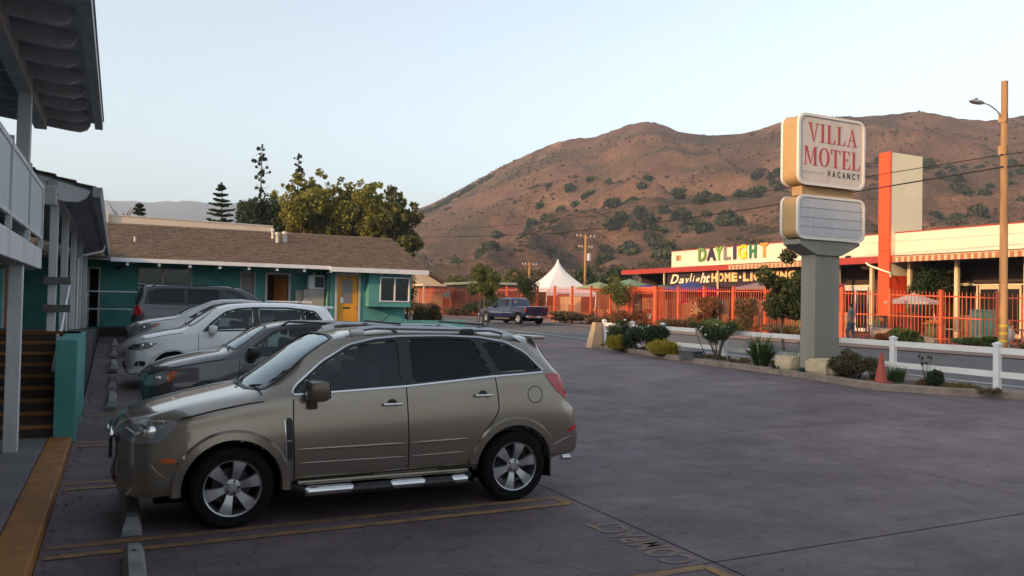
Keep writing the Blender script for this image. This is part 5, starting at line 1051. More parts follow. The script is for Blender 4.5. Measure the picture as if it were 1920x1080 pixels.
# serif lettering
def glyph(ch):
    """list of convex polygons in a unit box, plus width"""
    T, t, s = .17, .055, .035   # thick, thin, serif height
    def vst(x, w=T): return [(x, 0), (x + w, 0), (x + w, 1), (x, 1)]
    def ser(x0, x1, z): return [(x0, z), (x1, z), (x1, z + s), (x0, z + s)]
    if ch == 'I': return [vst(.10), ser(0, .37, 0), ser(0, .37, 1 - s)], .37
    if ch == 'L': return [vst(.10), ser(0, .37, 1 - s), ser(0, .62, 0), [(.50, 0), (.62, 0), (.66, .27), (.62, .27)]], .66
    if ch == 'V': return [[(.08, 1), (.08 + T, 1), (.46, .0), (.40, .0)], [(.66, 1), (.66 + t, 1), (.46, 0), (.41, .02)], ser(-.02, .33, 1 - s), ser(.56, .82, 1 - s)], .80
    if ch == 'A': return [[(.08, 0), (.08 + t, 0), (.44, 1), (.40, 1)], [(.58, 0), (.58 + T, 0), (.44, 1), (.36, 1)], [(.18, .33), (.62, .33), (.62, .38), (.18, .38)], ser(-.02, .26, 0), ser(.48, .84, 0)], .82
    if ch == 'M': return [[(.10, 0), (.10 + t, 0), (.10 + t, 1), (.10, 1)], vst(.74), [(.10, 1), (.10 + T, 1), (.51, .05), (.46, .05)], [(.78, 1), (.74, 1), (.46, .05), (.50, .05)], ser(0, .26, 0), ser(0, .2, 1 - s), ser(.64, 1.01, 0), ser(.78, 1.01, 1 - s)], 1.01
    if ch == 'T': return [vst(.27), ser(0, .71, 1 - t), [(0, 1 - t), (0, .74), (.04, .74), (.09, 1 - t)], [(.71, 1 - t), (.71, .74), (.67, .74), (.62, 1 - t)], ser(.17, .54, 0)], .71
    if ch == 'E': return [vst(.10), ser(0, .60, 1 - s), ser(0, .62, 0), [(.27, .50), (.48, .50), (.48, .545), (.27, .545)], [(.45, .40), (.48, .40), (.48, .64), (.45, .64)], [(.48, 0), (.62, 0), (.66, .25), (.62, .25)], [(.48, 1), (.60, 1), (.60, .77), (.57, .77)]], .66
    if ch == 'O':
        out = []; n = 24
        for k in range(n):
            a, b = 2 * math.pi * k / n, 2 * math.pi * (k + 1) / n
            out.append([(.39 + .39 * math.cos(a), .5 + .52 * math.sin(a)), (.39 + .39 * math.cos(b), .5 + .52 * math.sin(b)), (.39 + .225 * math.cos(b), .5 + .47 * math.sin(b)), (.39 + .225 * math.cos(a), .5 + .47 * math.sin(a))])
        return out, .78
def serif_word(word, x0, x1, z0, h, v, slope=0):
    W_ = sum(glyph(c)[1] for c in word) + .10 * (len(word) - 1); k = (x1 - x0) / W_; x = x0
    for c in word:
        g_, w = glyph(c); mb = MB()
        for q, poly in enumerate(g_): mb.prism([(x + p[0] * k, z0 + p[1] * h) for p in poly], v - .006 - q * .00035 * (0 if c == 'O' else 1), v)
        part('letter', mb, m_sred, ctop); x += (w + .10) * k
fv_ = V0 + .029
serif_word('VILLA', 16.40, 18.27, 6.56, .50, fv_)
serif_word('MOTEL', 16.26, 18.38, 5.92, .50, fv_)
for i, c in enumerate('VACANCY'):
    t = fit(text_mb(c, 1, .002, bold=.03), .115, .17); part('letter', xf(t, lambda p, i=i: (17.14 + i * .187 + p.x, fv_ - .003 - p.z, 5.66 + p.y)), m_sblk, ctop)
# ghost of the painted-out word before it
gh = MB()
for k in range(9):
    x = 16.28 + k * .085 + random.uniform(-.02, .02); gh.tube([(x + .03 * math.cos(a), fv_ - .001, 5.72 + .035 * math.sin(a) + random.uniform(-.01, .01)) for a in [q * .9 for q in range(6)]], .006, 4)
part('painted_out_word', gh, mat('ghost grey', (.30, .28, .27), .6), ctop)

k_ = 1.012; lc = sg.location.copy(); sg.location = (lc.x * k_, lc.y * k_, 2 + (lc.z - 2) * k_); sg.scale = (k_,) * 3
# ================================================================== WHITE RAIL FENCE
m_vinyl = mat('white vinyl', (.66, .66, .67), .4, c2=(.60, .60, .61), scale=2)
wf = thing('white_rail_fence', 'white two-rail fence with capped posts between planting bed and street', 'fence', (18, 18, .35))
def fbz(v): return .30 + .0072 * (v - 8)
pv = [27.9, 25.9, 23.95, 20.6, 17.16, 14.21, 11.48, 8.8, 6.0]
for v in pv:
    z = fbz(v); pp = part('post', MB().box((17.94, v - .065, z - .3), (18.07, v + .065, z + 1.0), bev=.006), m_vinyl, wf)
    part('post_cap', MB().add([(17.925, v - .08, z + 1.0), (18.085, v - .08, z + 1.0), (18.085, v + .08, z + 1.0), (17.925, v + .08, z + 1.0), (17.925, v - .08, z + 1.03), (18.085, v - .08, z + 1.03), (18.085, v + .08, z + 1.03), (17.925, v + .08, z + 1.03), (18.005, v, z + 1.08)], [(3, 2, 1, 0), (0, 1, 5, 4), (1, 2, 6, 5), (2, 3, 7, 6), (3, 0, 4, 7), (4, 5, 8), (5, 6, 8), (6, 7, 8), (7, 4, 8)]), m_vinyl, pp)
for a, b in zip(pv[:-1], pv[1:]):
    for h, t in ((.80, .14), (.26, .14)):
        if h < .5 and a > 25: continue
        part('rail', MB().bar((18.005, a - .066, fbz(a) + h + t / 2), (18.005, b + .066, fbz(b) + h + t / 2), .038, t), m_vinyl, wf)
cp = thing('concrete_bollard', 'short tapering concrete pillar at the far end of the white fence', 'bollard', (17.55, 28.0, .4))
part('shaft', MB().add([(17.3, 27.75, .3), (17.85, 27.75, .3), (17.85, 28.2, .3), (17.3, 28.2, .3), (17.55, 27.82, 1.38), (17.82, 27.82, 1.38), (17.82, 28.12, 1.38), (17.55, 28.12, 1.38)], [(3, 2, 1, 0), (4, 5, 6, 7), (0, 1, 5, 4), (1, 2, 6, 5), (2, 3, 7, 6), (3, 0, 4, 7)]), mat('tan concrete', (.36, .28, .19), .9, c2=(.30, .23, .16), scale=5), cp)

# ================================================================== ORANGE FENCE
m_or = mat('orange fence paint', (.62, .115, .035), .6, c2=(.42, .075, .03), scale=2.2, detail=7)
of_ = thing('orange_picket_fence', 'long orange metal picket fence with tall square posts across the street', 'fence', (31, 22, .65))
UO = 31.0
def fz_(v): return float(np.interp(v, GF[0], GF[1]))
def ftop(v): return float(np.interp(v, [14, 19, 30, 42, 60, 90], [2.86, 2.88, 3.25, 3.40, 3.65, 3.80]))
posts = [14.9, 17.3, 19.75, 22.17, 24.65, 27.27, 29.75, 32.3, 34.8, 37.3, 39.7, 42.1, 44.6, 47.3, 49.9, 52.6, 55.3, 58.2, 61, 64, 67, 70, 73, 76.5, 79.2, 83, 87]
npk = 0; pk_me = {}; far = MB()
for i, v in enumerate(posts):
    wide = .30 if i in (11, 12) else .13
    pp = part('post', MB().box((UO - .07, v - wide / 2, fz_(v) - .1), (UO + .07, v + wide / 2, ftop(v) + (.0 if i not in (11, 12) else .02))), m_or, of_); part('post_cap', MB().box((UO - .09, v - wide / 2 - .02, ftop(v) + .0 + (.02 if i in (11, 12) else 0)), (UO + .09, v + wide / 2 + .02, ftop(v) + .04)), m_or, pp)
base_pk = None
for a, b in zip(posts[:-1], posts[1:]):
    for fr_ in ((.90), (.14), (.52)):
        if fr_ == .52 and a > 30: continue
        z0, z1 = fz_(a), fz_(b); h0, h1 = ftop(a) - z0, ftop(b) - z1
        part('rail', MB().bar((UO, a + .07, z0 + h0 * fr_), (UO, b - .07, z1 + h1 * fr_), .035, .05), m_or, of_)
    n = int((b - a - .1) / (.168 if a < 55 else .2)); 
    for k in range(1, n):
        v = a + (b - a) * k / n; z = fz_(v) + .10; h = ftop(v) - .02 - z
        if npk < 300:
            if base_pk is None:
                mb = MB().box((-.010, -.010, 0), (.010, .010, .97)); mb.add([(-.010, -.010, .97), (.010, -.010, .97), (.010, .010, .97), (-.010, .010, .97), (0, 0, 1)], [(0, 1, 4), (1, 2, 4), (2, 3, 4), (3, 0, 4)]); base_pk = mb.mesh('picket', m_or)
            o = raw('picket', base_pk, of_, (UO - of_.location.x, v - of_.location.y, z - of_.location.z)); o.scale = (1.0, 1.3, h); npk += 1
        else: far.box((UO - .014, v - .018, z), (UO + .014, v + .018, z + h))
part('far_pickets', far, m_or, of_, kind='stuff')
gt_ = thing('orange_gate', 'orange gate leaf with a grey curved plaque standing out from the fence', 'gate', (30.4, 76.5, .9))
for v in (75.9, 78.0): part('gate_post', MB().box((30.35, v - .08, .8), (30.5, v + .08, 3.75)), m_or, gt_)
for z in (1.1, 2.6, 3.4): part('gate_rail', MB().box((30.39, 75.98, z), (30.45, 77.92, z + .08)), m_or, gt_)
for k in range(9): part('gate_bar', MB().box((30.40, 76.1 + k * .21, 1.0), (30.44, 76.15 + k * .21, 3.5)), m_or, gt_)
part('plaque', MB().prism([(75.8, 2.7), (77.9, 2.75), (78.0, 3.1), (77.2, 3.2), (76.4, 3.4), (75.9, 3.3)], 30.30, 30.34, 'x'), mat('grey plaque', (.16, .14, .12), .7, c2=(.10, .09, .08), scale=4), gt_)
pt_ = thing('orange_portal', 'wide flat orange entrance portal rising among the pickets', 'gate', (31.4, 43.3, .7))
for v in (42.1, 45.6): part('pillar', MB().box((31.2, v - .18, .7), (31.6, v + .18, 3.42)), m_or, pt_)
part('lintel', MB().box((31.2, 42.281, 2.95), (31.6, 45.419, 3.40)), m_or, pt_)
fw2 = thing('retaining_wall', 'low sloping tan retaining wall below the orange fence near the grey umbrella', 'wall', (30.7, 23.5, .6))
part('wall', MB().prism([(22.2, .5), (25.3, .5), (25.3, 1.36), (23.8, 1.25), (22.2, .95)], 30.6, 30.85, 'x'), mat('tan wall', (.30, .24, .19), .9, c2=(.24, .19, .15), scale=3), fw2)

# ================================================================== LIGHTING SHOP ACROSS THE STREET
m_cream = mat('cream stucco', (.74, .64, .47), .85, c2=(.70, .60, .44), scale=1, bump=.2, bscale=30); m_crm2 = mat('pale cream side', (.76, .69, .50), .85, c2=(.72, .65, .47), scale=1)
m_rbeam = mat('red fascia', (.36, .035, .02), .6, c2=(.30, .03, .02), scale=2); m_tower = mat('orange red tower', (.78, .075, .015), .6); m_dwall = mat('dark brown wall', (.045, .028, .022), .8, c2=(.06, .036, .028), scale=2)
m_shop = mat('shop glass', (.02, .018, .016), .06, spec=.6); m_col = mat('column cream', (.60, .50, .30), .6)
sh = thing('lighting_shop', 'long low cream shop with red canopy, striped awnings and a tall orange and cream pylon', 'building', (39, 35, .9))
UF = 37.0
part('parapet', MB().box((UF, 14, 5.06), (UF + .3, 48.3, 6.25)), m_cream, sh); part('parapet_end', MB().box((UF + .302, 48.1, 5.06), (UF + 12, 48.3, 6.25)), m_cream, sh)
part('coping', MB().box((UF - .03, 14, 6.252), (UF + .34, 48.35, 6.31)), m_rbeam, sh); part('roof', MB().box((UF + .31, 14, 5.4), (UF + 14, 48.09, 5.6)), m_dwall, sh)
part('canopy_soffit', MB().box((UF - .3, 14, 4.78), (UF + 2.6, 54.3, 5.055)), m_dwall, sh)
part('canopy_fascia', MB().box((UF - .36, 41.2, 4.68), (UF - .302, 54.4, 5.04)), m_rbeam, sh); part('canopy_fascia', MB().box((UF - .36, 28.7, 4.68), (UF - .302, 33.4, 5.04)), m_rbeam, sh)
for nm_, a, b in (('striped_awning', 33.4, 41.2), ('striped_awning', 14.0, 28.7)):
    aw = part(nm_, MB().add([(UF - .3, a, 5.02), (UF - .3, b, 5.02), (UF - .75, b, 4.93), (UF - .75, a, 4.93)], [(0, 1, 2, 3)]), mat('awning cloth', (.34, .20, .10), .8), sh); n = int((b - a) / .17)
    for k in range(n):
        v = a + (b - a) * k / n; part('valance_flap', MB().box((UF - .765, v + .006, 4.66), (UF - .75, v + (b - a) / n - .006, 4.925)), mat('flap red', (.36, .13, .06), .8) if k % 2 else mat('flap cream', (.55, .38, .22), .8), aw)
    part('awning_edge', MB().box((UF - .775, a, 4.928), (UF - .3, b, 4.95)), mat('awning edge', (.60, .38, .22), .7), aw)
# storefront behind the canopy
US = 39.2
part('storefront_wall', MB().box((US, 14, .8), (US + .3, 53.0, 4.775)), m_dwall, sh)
part('side_wall', MB().box((UF + .4, 52.7, .8), (US - .01, 53.0, 4.775)), mat('grey brown wall', (.13, .09, .075), .85), sh)
def pane(v0, v1, z0, z1): 
    f = part('shop_window', MB().box((US - .06, v0, z0), (US - .01, v1, z1)), m_crm2, sh); part('pane', MB().box((US - .075, v0 + .06, z0 + .06), (US - .065, v1 - .06, z1 - .06)), m_shop, f)
for a, b in ((15, 18), (18.1, 21), (21.1, 23.7), (26.0, 28.4), (34.5, 38), (38.2, 42), (42.2, 46)): pane(a, b, 1.2, 3.55)
for (a, b) in ((23.8, 25.9), (32.6, 34.4)):
    f = part('shop_door', MB().box((US - .08, a, .9), (US - .012, b, 3.5)), m_white if a > 30 else m_col, sh)
    for q in (0, 1): part('pane', MB().box((US - .095, a + .08 + q * (b - a) / 2, 1.1), (US - .085, a - .08 + (q + 1) * (b - a) / 2, 3.3)), m_shop, f)
    part('transom', MB().box((US - .1, a - .3, 3.5), (US - .02, b + .3, 3.62)), m_crm2, f)
part('transom_bar', MB().box((US - .1, 14.5, 3.56), (US - .02, 28.6, 3.62)), m_crm2, sh)
for v in (25.9, 28.55, 22.5, 18.6, 21.4, 30.9, 33.2): part('column', MB().box((UF + .3, v - .09, .8), (UF + .48, v + .09, 4.78)), m_col, sh)
# pylon
py = part('pylon', MB().box((36.62, 29.13, 4.0), (39.1, 29.76, 10.55)), m_crm2, sh); part('pylon_face', MB().box((36.50, 29.10, .8), (36.615, 29.79, 10.57)), m_tower, py)
part('pylon_base', MB().box((36.62, 29.14, .8), (38.0, 29.75, 3.99)), m_tower, py)
# sign board with lettering under the canopy
sb = part('sign_board', MB().box((37.0, 34.6, 3.55), (37.08, 48.8, 4.62)), mat('sign board black', (.03, .014, .018), .6), sh)
for v in (34.5, 42.9, 48.9): part('canopy_post', MB().box((UF - .25, v - .05, .8), (UF - .15, v + .05, 4.78)), m_col, sh)
m_let = mat('gilt letters', (.80, .50, .20), .5); m_cr = mat('script cream', (.80, .68, .45), .5)
def vletter(txt, va, vb, z0, z1, u, m, par, shear=0, nm='letter', dp=.02, bold=.02):
    t = fit(text_mb(txt, 1, .02, shear, bold), va - vb, z1 - z0); z = [p[2] for p in t.v]; zmn, zmx = min(z), max(z)
    return part(nm, xf(t, lambda p: (u - dp * (p.z - zmn) / (zmx - zmn), va - p.x, z0 + p.y)), m, par)
x = 48.4
for c, w, z0, z1 in zip('Daylight', (1.10, .65, .65, .35, .29, .65, .65, .53), (3.87, 3.87, 3.68, 3.87, 3.87, 3.65, 3.87, 3.87), (4.55, 4.24, 4.24, 4.60, 4.4, 4.24, 4.59, 4.44)):
    vletter(c, x, x - w * .93, z0, z1, 36.985, m_cr, sb, .35); x -= w * .93
for txt, va, vb in (('HOME', 43.75, 41.17), ('LIGHTING', 40.62, 36.1)):
    n = len(txt); ws = [.35 if c == 'I' else 1 for c in txt]; tot = sum(ws) + .18 * (n - 1); k = (va - vb) / tot; x = va
    for c, w in zip(txt, ws): vletter(c, x, x - w * k, 3.91, 4.52, 36.985, m_let, sb, bold=.05); x -= (w + .18) * k
part('dot', MB().lathe([(.001, -.02), (.10, -.02), (.10, .0)], (36.985, 40.9, 4.19), 14, 'x'), m_cr, sb)
# big coloured letters standing on the parapet
cols = {'D': (.10, .19, .04), 'A': (.02, .015, .03), 'Y': (.12, .28, .02), 'L': (.16, .15, .13), 'I': (.03, .02, .06), 'G': (.62, .42, .01), 'H': (.01, .13, .06), 'T': (.50, .20, .03)}
def px2v(x): return None
for c, va, vb in (('D', 45.15, 44.15), ('A', 44.25, 43.15), ('Y', 43.35, 42.5), ('L', 42.5, 41.75), ('I', 41.56, 41.25), ('G', 41.1, 40.15), ('H', 40.03, 39.3), ('T', 39.0, 38.28), ('T', 36.87, 36.3)):
    z0 = 5.40; t = fit(text_mb(c, 1, .04, 0, .035), (va - vb) * .86, .94)
    part('parapet_letter', xf(t, lambda p: (UF - .06 - p.z, va - p.x, z0 + p.y)), mat('letter ' + c, cols[c], .5, c2=tuple(min(1, q * 1.5 + .02) for q in cols[c]), scale=6), sh)
cu = part('wall_plaque', MB().box((UF - .03, 47.15, 5.55), (UF - .002, 47.75, 5.95)), mat('plaque brown', (.45, .26, .12), .7), sh); part('plaque_figure', MB().box((UF - .045, 47.4, 5.60), (UF - .031, 47.6, 5.88)), mat('plaque dark', (.2, .1, .05), .7), cu)
for v, u in ((44.6, 38.0), (31.7, 38.2), (20.5, 38)): part('drum_pendant', MB().lathe([(.001, .16), (.45, .12), (.5, 0), (.35, -.08), (.001, -.1)], (u, v, 4.55), 16), mat('pendant', (.50, .38, .22), .5), sh, True)
part('security_camera', MB().box((36.9, 32.0, 5.06), (36.99, 32.3, 5.2)), m_blk, sh)
part('conduit', MB().tube([(36.3, 30.4, 4.7), (36.3, 30.2, 4.55), (36.35, 28.9, 4.1), (36.35, 28.9, 3.9)], .05, 8), m_crm2, sh, True)

# ================================================================== POLES AND WIRES
m_pw = mat('pole timber', (.42, .25, .11), .9, c2=(.29, .165, .075), scale=4, stretch=(1, 1, .12), bump=.5, bscale=14, c3=(.16, .09, .05), scale3=1.5, amt3=.5)
m_wire = mat('wire', (.012, .012, .012), .8)
up_ = thing('utility_pole', 'tall plain wooden utility pole with street lamp arm and yellow bands at its foot', 'utility pole', (29.5, 18.6, .7))
part('pole', MB().tube([(29.5, 18.6, .4), (29.5, 18.6, 5), (29.5, 18.6, 10.75)], [.15, .135, .115], 14), m_pw, up_, True)
for z in (1.0, 1.28, 1.56): part('marker_band', MB().lathe([(.153, 0), (.156, .01), (.156, .09), (.153, .10)], (29.5, 18.6, z), 14), mat('yellow band', (.52, .38, .03), .6), up_, True)
lm = part('lamp_arm', MB().tube([(29.42, 18.6, 9.35), (29.1, 18.65, 9.62), (28.75, 18.72, 9.80), (28.5, 18.78, 9.84)], .028, 8), m_gut, up_, True)
part('lamp_head', MB().blob((28.25, 18.85, 9.86), (.42, .16, .085), 2, 0), m_gut, lm, True); part('lamp_cell', MB().box((28.2, 18.82, 9.93), (28.28, 18.90, 10.0)), m_blk, lm)
for z in (7.52, 7.98): part('wire_clamp', MB().box((29.33, 18.55, z - .03), (29.67, 18.65, z + .03)), m_blk, up_)
for z in (7.98, 9.2): part('bolt_plate', MB().box((29.36, 18.45, z), (29.40, 18.75, z + .35)), m_pw, up_)
LO = [(4, 7.1), (12, 7.2), (18.62, 7.54), (24.57, 7.42), (32.22, 7.30), (41.79, 7.27), (52.83, 7.55), (66.78, 8.27), (84.35, 9.37), (92, 9.8)]; HI = [(4, 7.7), (12, 7.8), (18.62, 8.0), (24.57, 8.01), (39.07, 8.20), (56.34, 8.60), (71.95, 9.30), (84.41, 10.2), (92, 10.7)]
def curve(P, n=60):
    xs = np.array([p[0] for p in P]); zs = np.array([p[1] for p in P]); c = np.polyfit(xs[2:], zs[2:], 3); X = np.linspace(xs[0], xs[-1], n)
    return [(29.5, float(x), float(np.polyval(c, x)) if x > 18.62 else float(np.interp(x, xs, zs))) for x in X]
def curve2(P, n=60):
    out = []
    for q in np.linspace(P[0][0], P[-1][0], n): out.append((29.5 if q <= 84 else 29.5, float(q), float(np.interp(q, [p[0] for p in P], [p[1] for p in P]))))
    return out
for P, lb, r in ((LO, 'lower thick overhead cable strung along the far side of the street', .03), (HI, 'upper thin overhead wire strung above the thicker cable', .018)):
    t = MB().tube(curve2(P, 90), r, 5); o = tag(raw('overhead_cable', t.mesh('overhead_cable', m_wire, True)), lb, 'cable', 'overhead cables')
spl = thing('cable_splice', 'short thick splice case on the lower overhead cable', 'splice case', (29.5, 52.0, 7.55)); part('case', MB().tube([(29.5, 50.6, 7.47), (29.5, 51.0, 7.49), (29.5, 53.2, 7.54), (29.5, 53.6, 7.57)], [.03, .09, .09, .03], 8), m_wire, spl, True)
def util_pole(loc, h, label, arms, tr=False, along=(1, 0)):
    x, y, z = loc; t = thing('utility_pole', label, 'utility pole', loc); part('pole', MB().tube([(x, y, z - .5), (x, y, z + h)], [.16, .12], 10), m_pw, t, True)
    for az, L in arms:
        c = part('crossarm', MB().bar((x - along[0] * L, y - along[1] * L, z + h - az), (x + along[0] * L, y + along[1] * L, z + h - az), .1, .12), m_pw, t)
        for s in (-.95, -.55, .55, .95): part('insulator', MB().lathe([(.04, 0), (.06, .08), (.03, .16)], (x + along[0] * L * s, y + along[1] * L * s, z + h - az + .06), 8), m_white, c, True)
    if tr: part('transformer', MB().lathe([(.001, 0), (.25, 0), (.25, .8), (.001, .85)], (x + .3, y - .3, z + h - 2.9), 12), mat('transformer grey', (.35, .36, .37), .5), t, True)
util_pole((47, 77, .5), 9.6, 'wooden pole with crossarms and a transformer behind the white tent', [(.2, 1.2), (1.4, .9)], True)
util_pole((41.4, 79.8, .5), 6.4, 'small wooden pole with one crossarm left of the white tent', [(.3, .9)])

# ================================================================== TENT, UMBRELLAS, GOODS BEHIND THE ORANGE FENCE
m_tent = mat('white tent cloth', (.66, .65, .64), .8, c2=(.62, .61, .60), scale=1)
tn = thing('white_tent', 'white peaked marquee tent behind the orange fence', 'tent', (38.3, 68.0, .9))
cx0, cy0 = 38.4, 68.0; mb = MB(); n = 9; prev = None; vs = []; fs = []
for k in range(n + 1):
    t = k / n; r = 2.75 * (1 - t) ** 1.5 + .02; z = 3.35 + 3.3 * t
    for q in range(16): 
        a = 2 * math.pi * q / 16 + math.pi / 4; sq = 1 / max(abs(math.cos(a)), abs(math.sin(a))); rr = r * (sq * (1 - t) + 1.15 * t); vs.append((cx0 + rr * math.cos(a), cy0 + rr * math.sin(a), z))
fs = [(k * 16 + q, k * 16 + (q + 1) % 16, (k + 1) * 16 + (q + 1) % 16, (k + 1) * 16 + q) for k in range(n) for q in range(16)]
part('canopy', mb.add(vs, fs), m_tent, tn, True); part('valance', MB().box((cx0 - 2.74, cy0 - 2.76, 3.0), (cx0 + 2.74, cy0 - 2.74, 3.36)), m_tent, tn)
for sx in (-1, 1):
    for sy in (-1, 1): part('tent_pole', MB().tube([(cx0 + sx * 2.7, cy0 + sy * 2.7, .8), (cx0 + sx * 2.7, cy0 + sy * 2.7, 3.35)], .04, 6), m_white, tn, True)
def umbrella(u, v, zt, r, drop, m, label, pole=True):
    z0 = gz(u, v); t = thing('umbrella', label, 'umbrella', (u, v, z0), 0, 'umbrellas behind the orange fence'); mb = MB(); n = 8
    vs = [(0, 0, zt - z0)]; 
    for k in range(n):
        a = 2 * math.pi * k / n + .3; vs.append((r * .55 * math.cos(a), r * .55 * math.sin(a), zt - z0 - drop * .62))
    for k in range(n):
        a = 2 * math.pi * k / n + .3; vs.append((r * math.cos(a), r * math.sin(a), zt - z0 - drop))
    for k in range(n):
        a = 2 * math.pi * k / n + .3; vs.append((r * math.cos(a), r * math.sin(a), zt - z0 - drop - .12))
    fs = [(0, 1 + k, 1 + (k + 1) % n) for k in range(n)] + [(1 + k, 1 + n + k, 1 + n + (k + 1) % n, 1 + (k + 1) % n) for k in range(n)] + [(1 + n + k, 1 + 2 * n + k, 1 + 2 * n + (k + 1) % n, 1 + n + (k + 1) % n) for k in range(n)]
    part('canopy', mb.add(vs, fs), m, t, local=True); part('pole', MB().tube([(0, 0, 0), (0, 0, zt - z0 + .05)], .03, 6), m_pw, t, True, local=True); part('base', MB().lathe([(.001, .08), (.28, .06), (.3, 0)], (0, 0, 0), 12), m_blk, t, True, local=True)
UM = [(36.2, 52.5, 4.30, 2.4, .60, (.13, .20, .12), 'dull green umbrella just right of the white tent'), (36.5, 57.5, 4.15, 2.0, .5, (.20, .24, .12), 'olive green umbrella in front of the white tent'),
      (34.8, 46.3, 3.72, 2.0, .42, (.02, .10, .09), 'dark teal umbrella under the script sign'), (34.3, 42.6, 3.86, 2.0, .55, (.025, .03, .13), 'dark blue umbrella under the script sign'), (34.5, 47.8, 3.75, 1.7, .5, (.04, .03, .16), 'purple blue umbrella at the left end of the shop canopy'),
      (35.0, 36.0, 3.92, 2.4, .60, (.22, .13, .13), 'mauve umbrella below the large capital letters'), (35.6, 34.2, 3.80, 1.8, .42, (.55, .42, .08), 'yellow umbrella beside the dark street tree'), (33.8, 25.6, 2.98, 1.35, .42, (.30, .29, .28), 'pale grey umbrella right of the orange pylon'), (34.5, 31.6, 3.95, 1.1, .5, (.30, .03, .05), 'red umbrella just left of the orange pylon')]
for i, (u, v, zt, r, dr, c, lb) in enumerate(UM): umbrella(u, v, zt, r, dr, mat('umbrella %d' % i, c, .8, c2=tuple(q * 1.2 for q in c), scale=2), lb)
mc = {n: mat('goods ' + n, c, .7, c2=tuple(q * .7 for q in c), scale=5) for n, c in dict(red=(.13, .022, .016), orange=(.38, .12, .03), cream=(.42, .30, .17), blue=(.05, .06, .22), wood=(.22, .10, .04), green=(.05, .10, .04), gold=(.45, .27, .06), white=(.6, .56, .5), teal=(.03, .13, .13), pink=(.20, .09, .06)).items()}
def table(u, v, m, lb, w=1.5, d=.7):
    z = gz(u, v); t = thing('market_table', lb, 'table', (u, v, z), random.uniform(-.3, .3), 'tables behind the orange fence'); part('tabletop', MB().box((-d / 2, -w / 2, .72), (d / 2, w / 2, .77)), m, t, local=True)
    for sx in (-1, 1):
        for sy in (-1, 1): part('leg', MB().box((sx * d * .42 - .025, sy * w * .45 - .025, 0), (sx * d * .42 + .025, sy * w * .45 + .025, .72)), m, t, local=True)
    return t, z
def chair(u, v, m, lb, rz=0):
    z = gz(u, v); t = thing('garden_chair', lb, 'chair', (u, v, z), rz, 'chairs behind the orange fence'); part('seat', MB().box((-.25, -.25, .42), (.25, .25, .47)), m, t, local=True); part('backrest', MB().box((.2, -.25, .55), (.25, .25, 1.0), bev=.01), m, t, local=True)
    for sx in (-1, 1):
        for sy in (-1, 1): part('leg', MB().box((sx * .22 - .02, sy * .22 - .02, 0), (sx * .22 + .02, sy * .22 + .02, .42 if sx < 0 else .56)), m, t, local=True)
def urn(u, v, m, lb, s=1, zb=None):
    z = gz(u, v) if zb is None else zb; t = thing('garden_urn', lb, 'urn', (u, v, z), 0, 'pots and urns behind the orange fence'); part('bowl', MB().lathe([(.001, 0), (.16 * s, 0), (.10 * s, .12 * s), (.28 * s, .4 * s), (.30 * s, .62 * s), (.20 * s, .8 * s), (.26 * s, .9 * s), (.22 * s, .9 * s), (.18 * s, .82 * s)], n=14), m, t, True, local=True)
def cabinet2(u, v, m, lb, w=.9, h=1.5, d=.5):
    z = gz(u, v); t = thing('display_cabinet', lb, 'cabinet', (u, v, z), random.uniform(-.2, .2), 'cabinets and dressers behind the orange fence'); part('carcass', MB().box((-d / 2, -w / 2, .08), (d / 2, w / 2, h), bev=.01), m, t, local=True)
    for q in (-1, 1): part('door', MB().box((-d / 2 - .02, q * .02 if q > 0 else -w / 2 + .03, .14), (-d / 2 - .002, w / 2 - .03 if q > 0 else -.02, h * .93)), m, t, local=True)
    for sy in (-1, 1): part('foot', MB().box((-.2, sy * w * .42 - .03, 0), (.2, sy * w * .42 + .03, .08)), m, t, local=True)
names_c = list(mc)
def bystreet(v):
    return 'behind pickets ' + ('below grey umbrella' if v < 27 else 'between sign pole and pylon' if v < 31 else 'below large shop lettering' if v < 38 else 'below script sign' if v < 46 else 'below green umbrellas' if v < 60 else 'beyond pickup truck')
rr_ = random.Random(5); cnt = 0; used_l = set()
adj = ['tall', 'low', 'round-shouldered', 'worn', 'plain', 'wide', 'narrow', 'slim', 'squat', 'old']
v = 17.2
while v < 74:
    u = rr_.uniform(32.0, 35.8); k = rr_.random(); cn = rr_.choice(names_c); m = mc[cn]
    def lab(kind):
        for a in adj + ['second ' + x for x in adj]:
            l = f'{a} {cn} {kind} {bystreet(v)}'
            if l not in used_l: used_l.add(l); return l
        return f'{cn} {kind} {bystreet(v)}'
    if k < .28:
        t_, z_ = table(u, v, m, lab('table')); urn(u, v + .2, mc[rr_.choice(names_c)], lab('pot on a table'), .45, z_ + .77)
    elif k < .5: chair(u, v, m, lab('garden chair'), rr_.uniform(-1, 1)); 
    elif k < .78: urn(u, v, m, lab('garden urn'), rr_.uniform(1.0, 1.5))
    else: cabinet2(u, v, m, lab('cabinet'), rr_.uniform(.7, 1.3), rr_.uniform(1.1, 1.9))
    v += rr_.uniform(.45, .95) * (1 if v < 45 else 1.5)
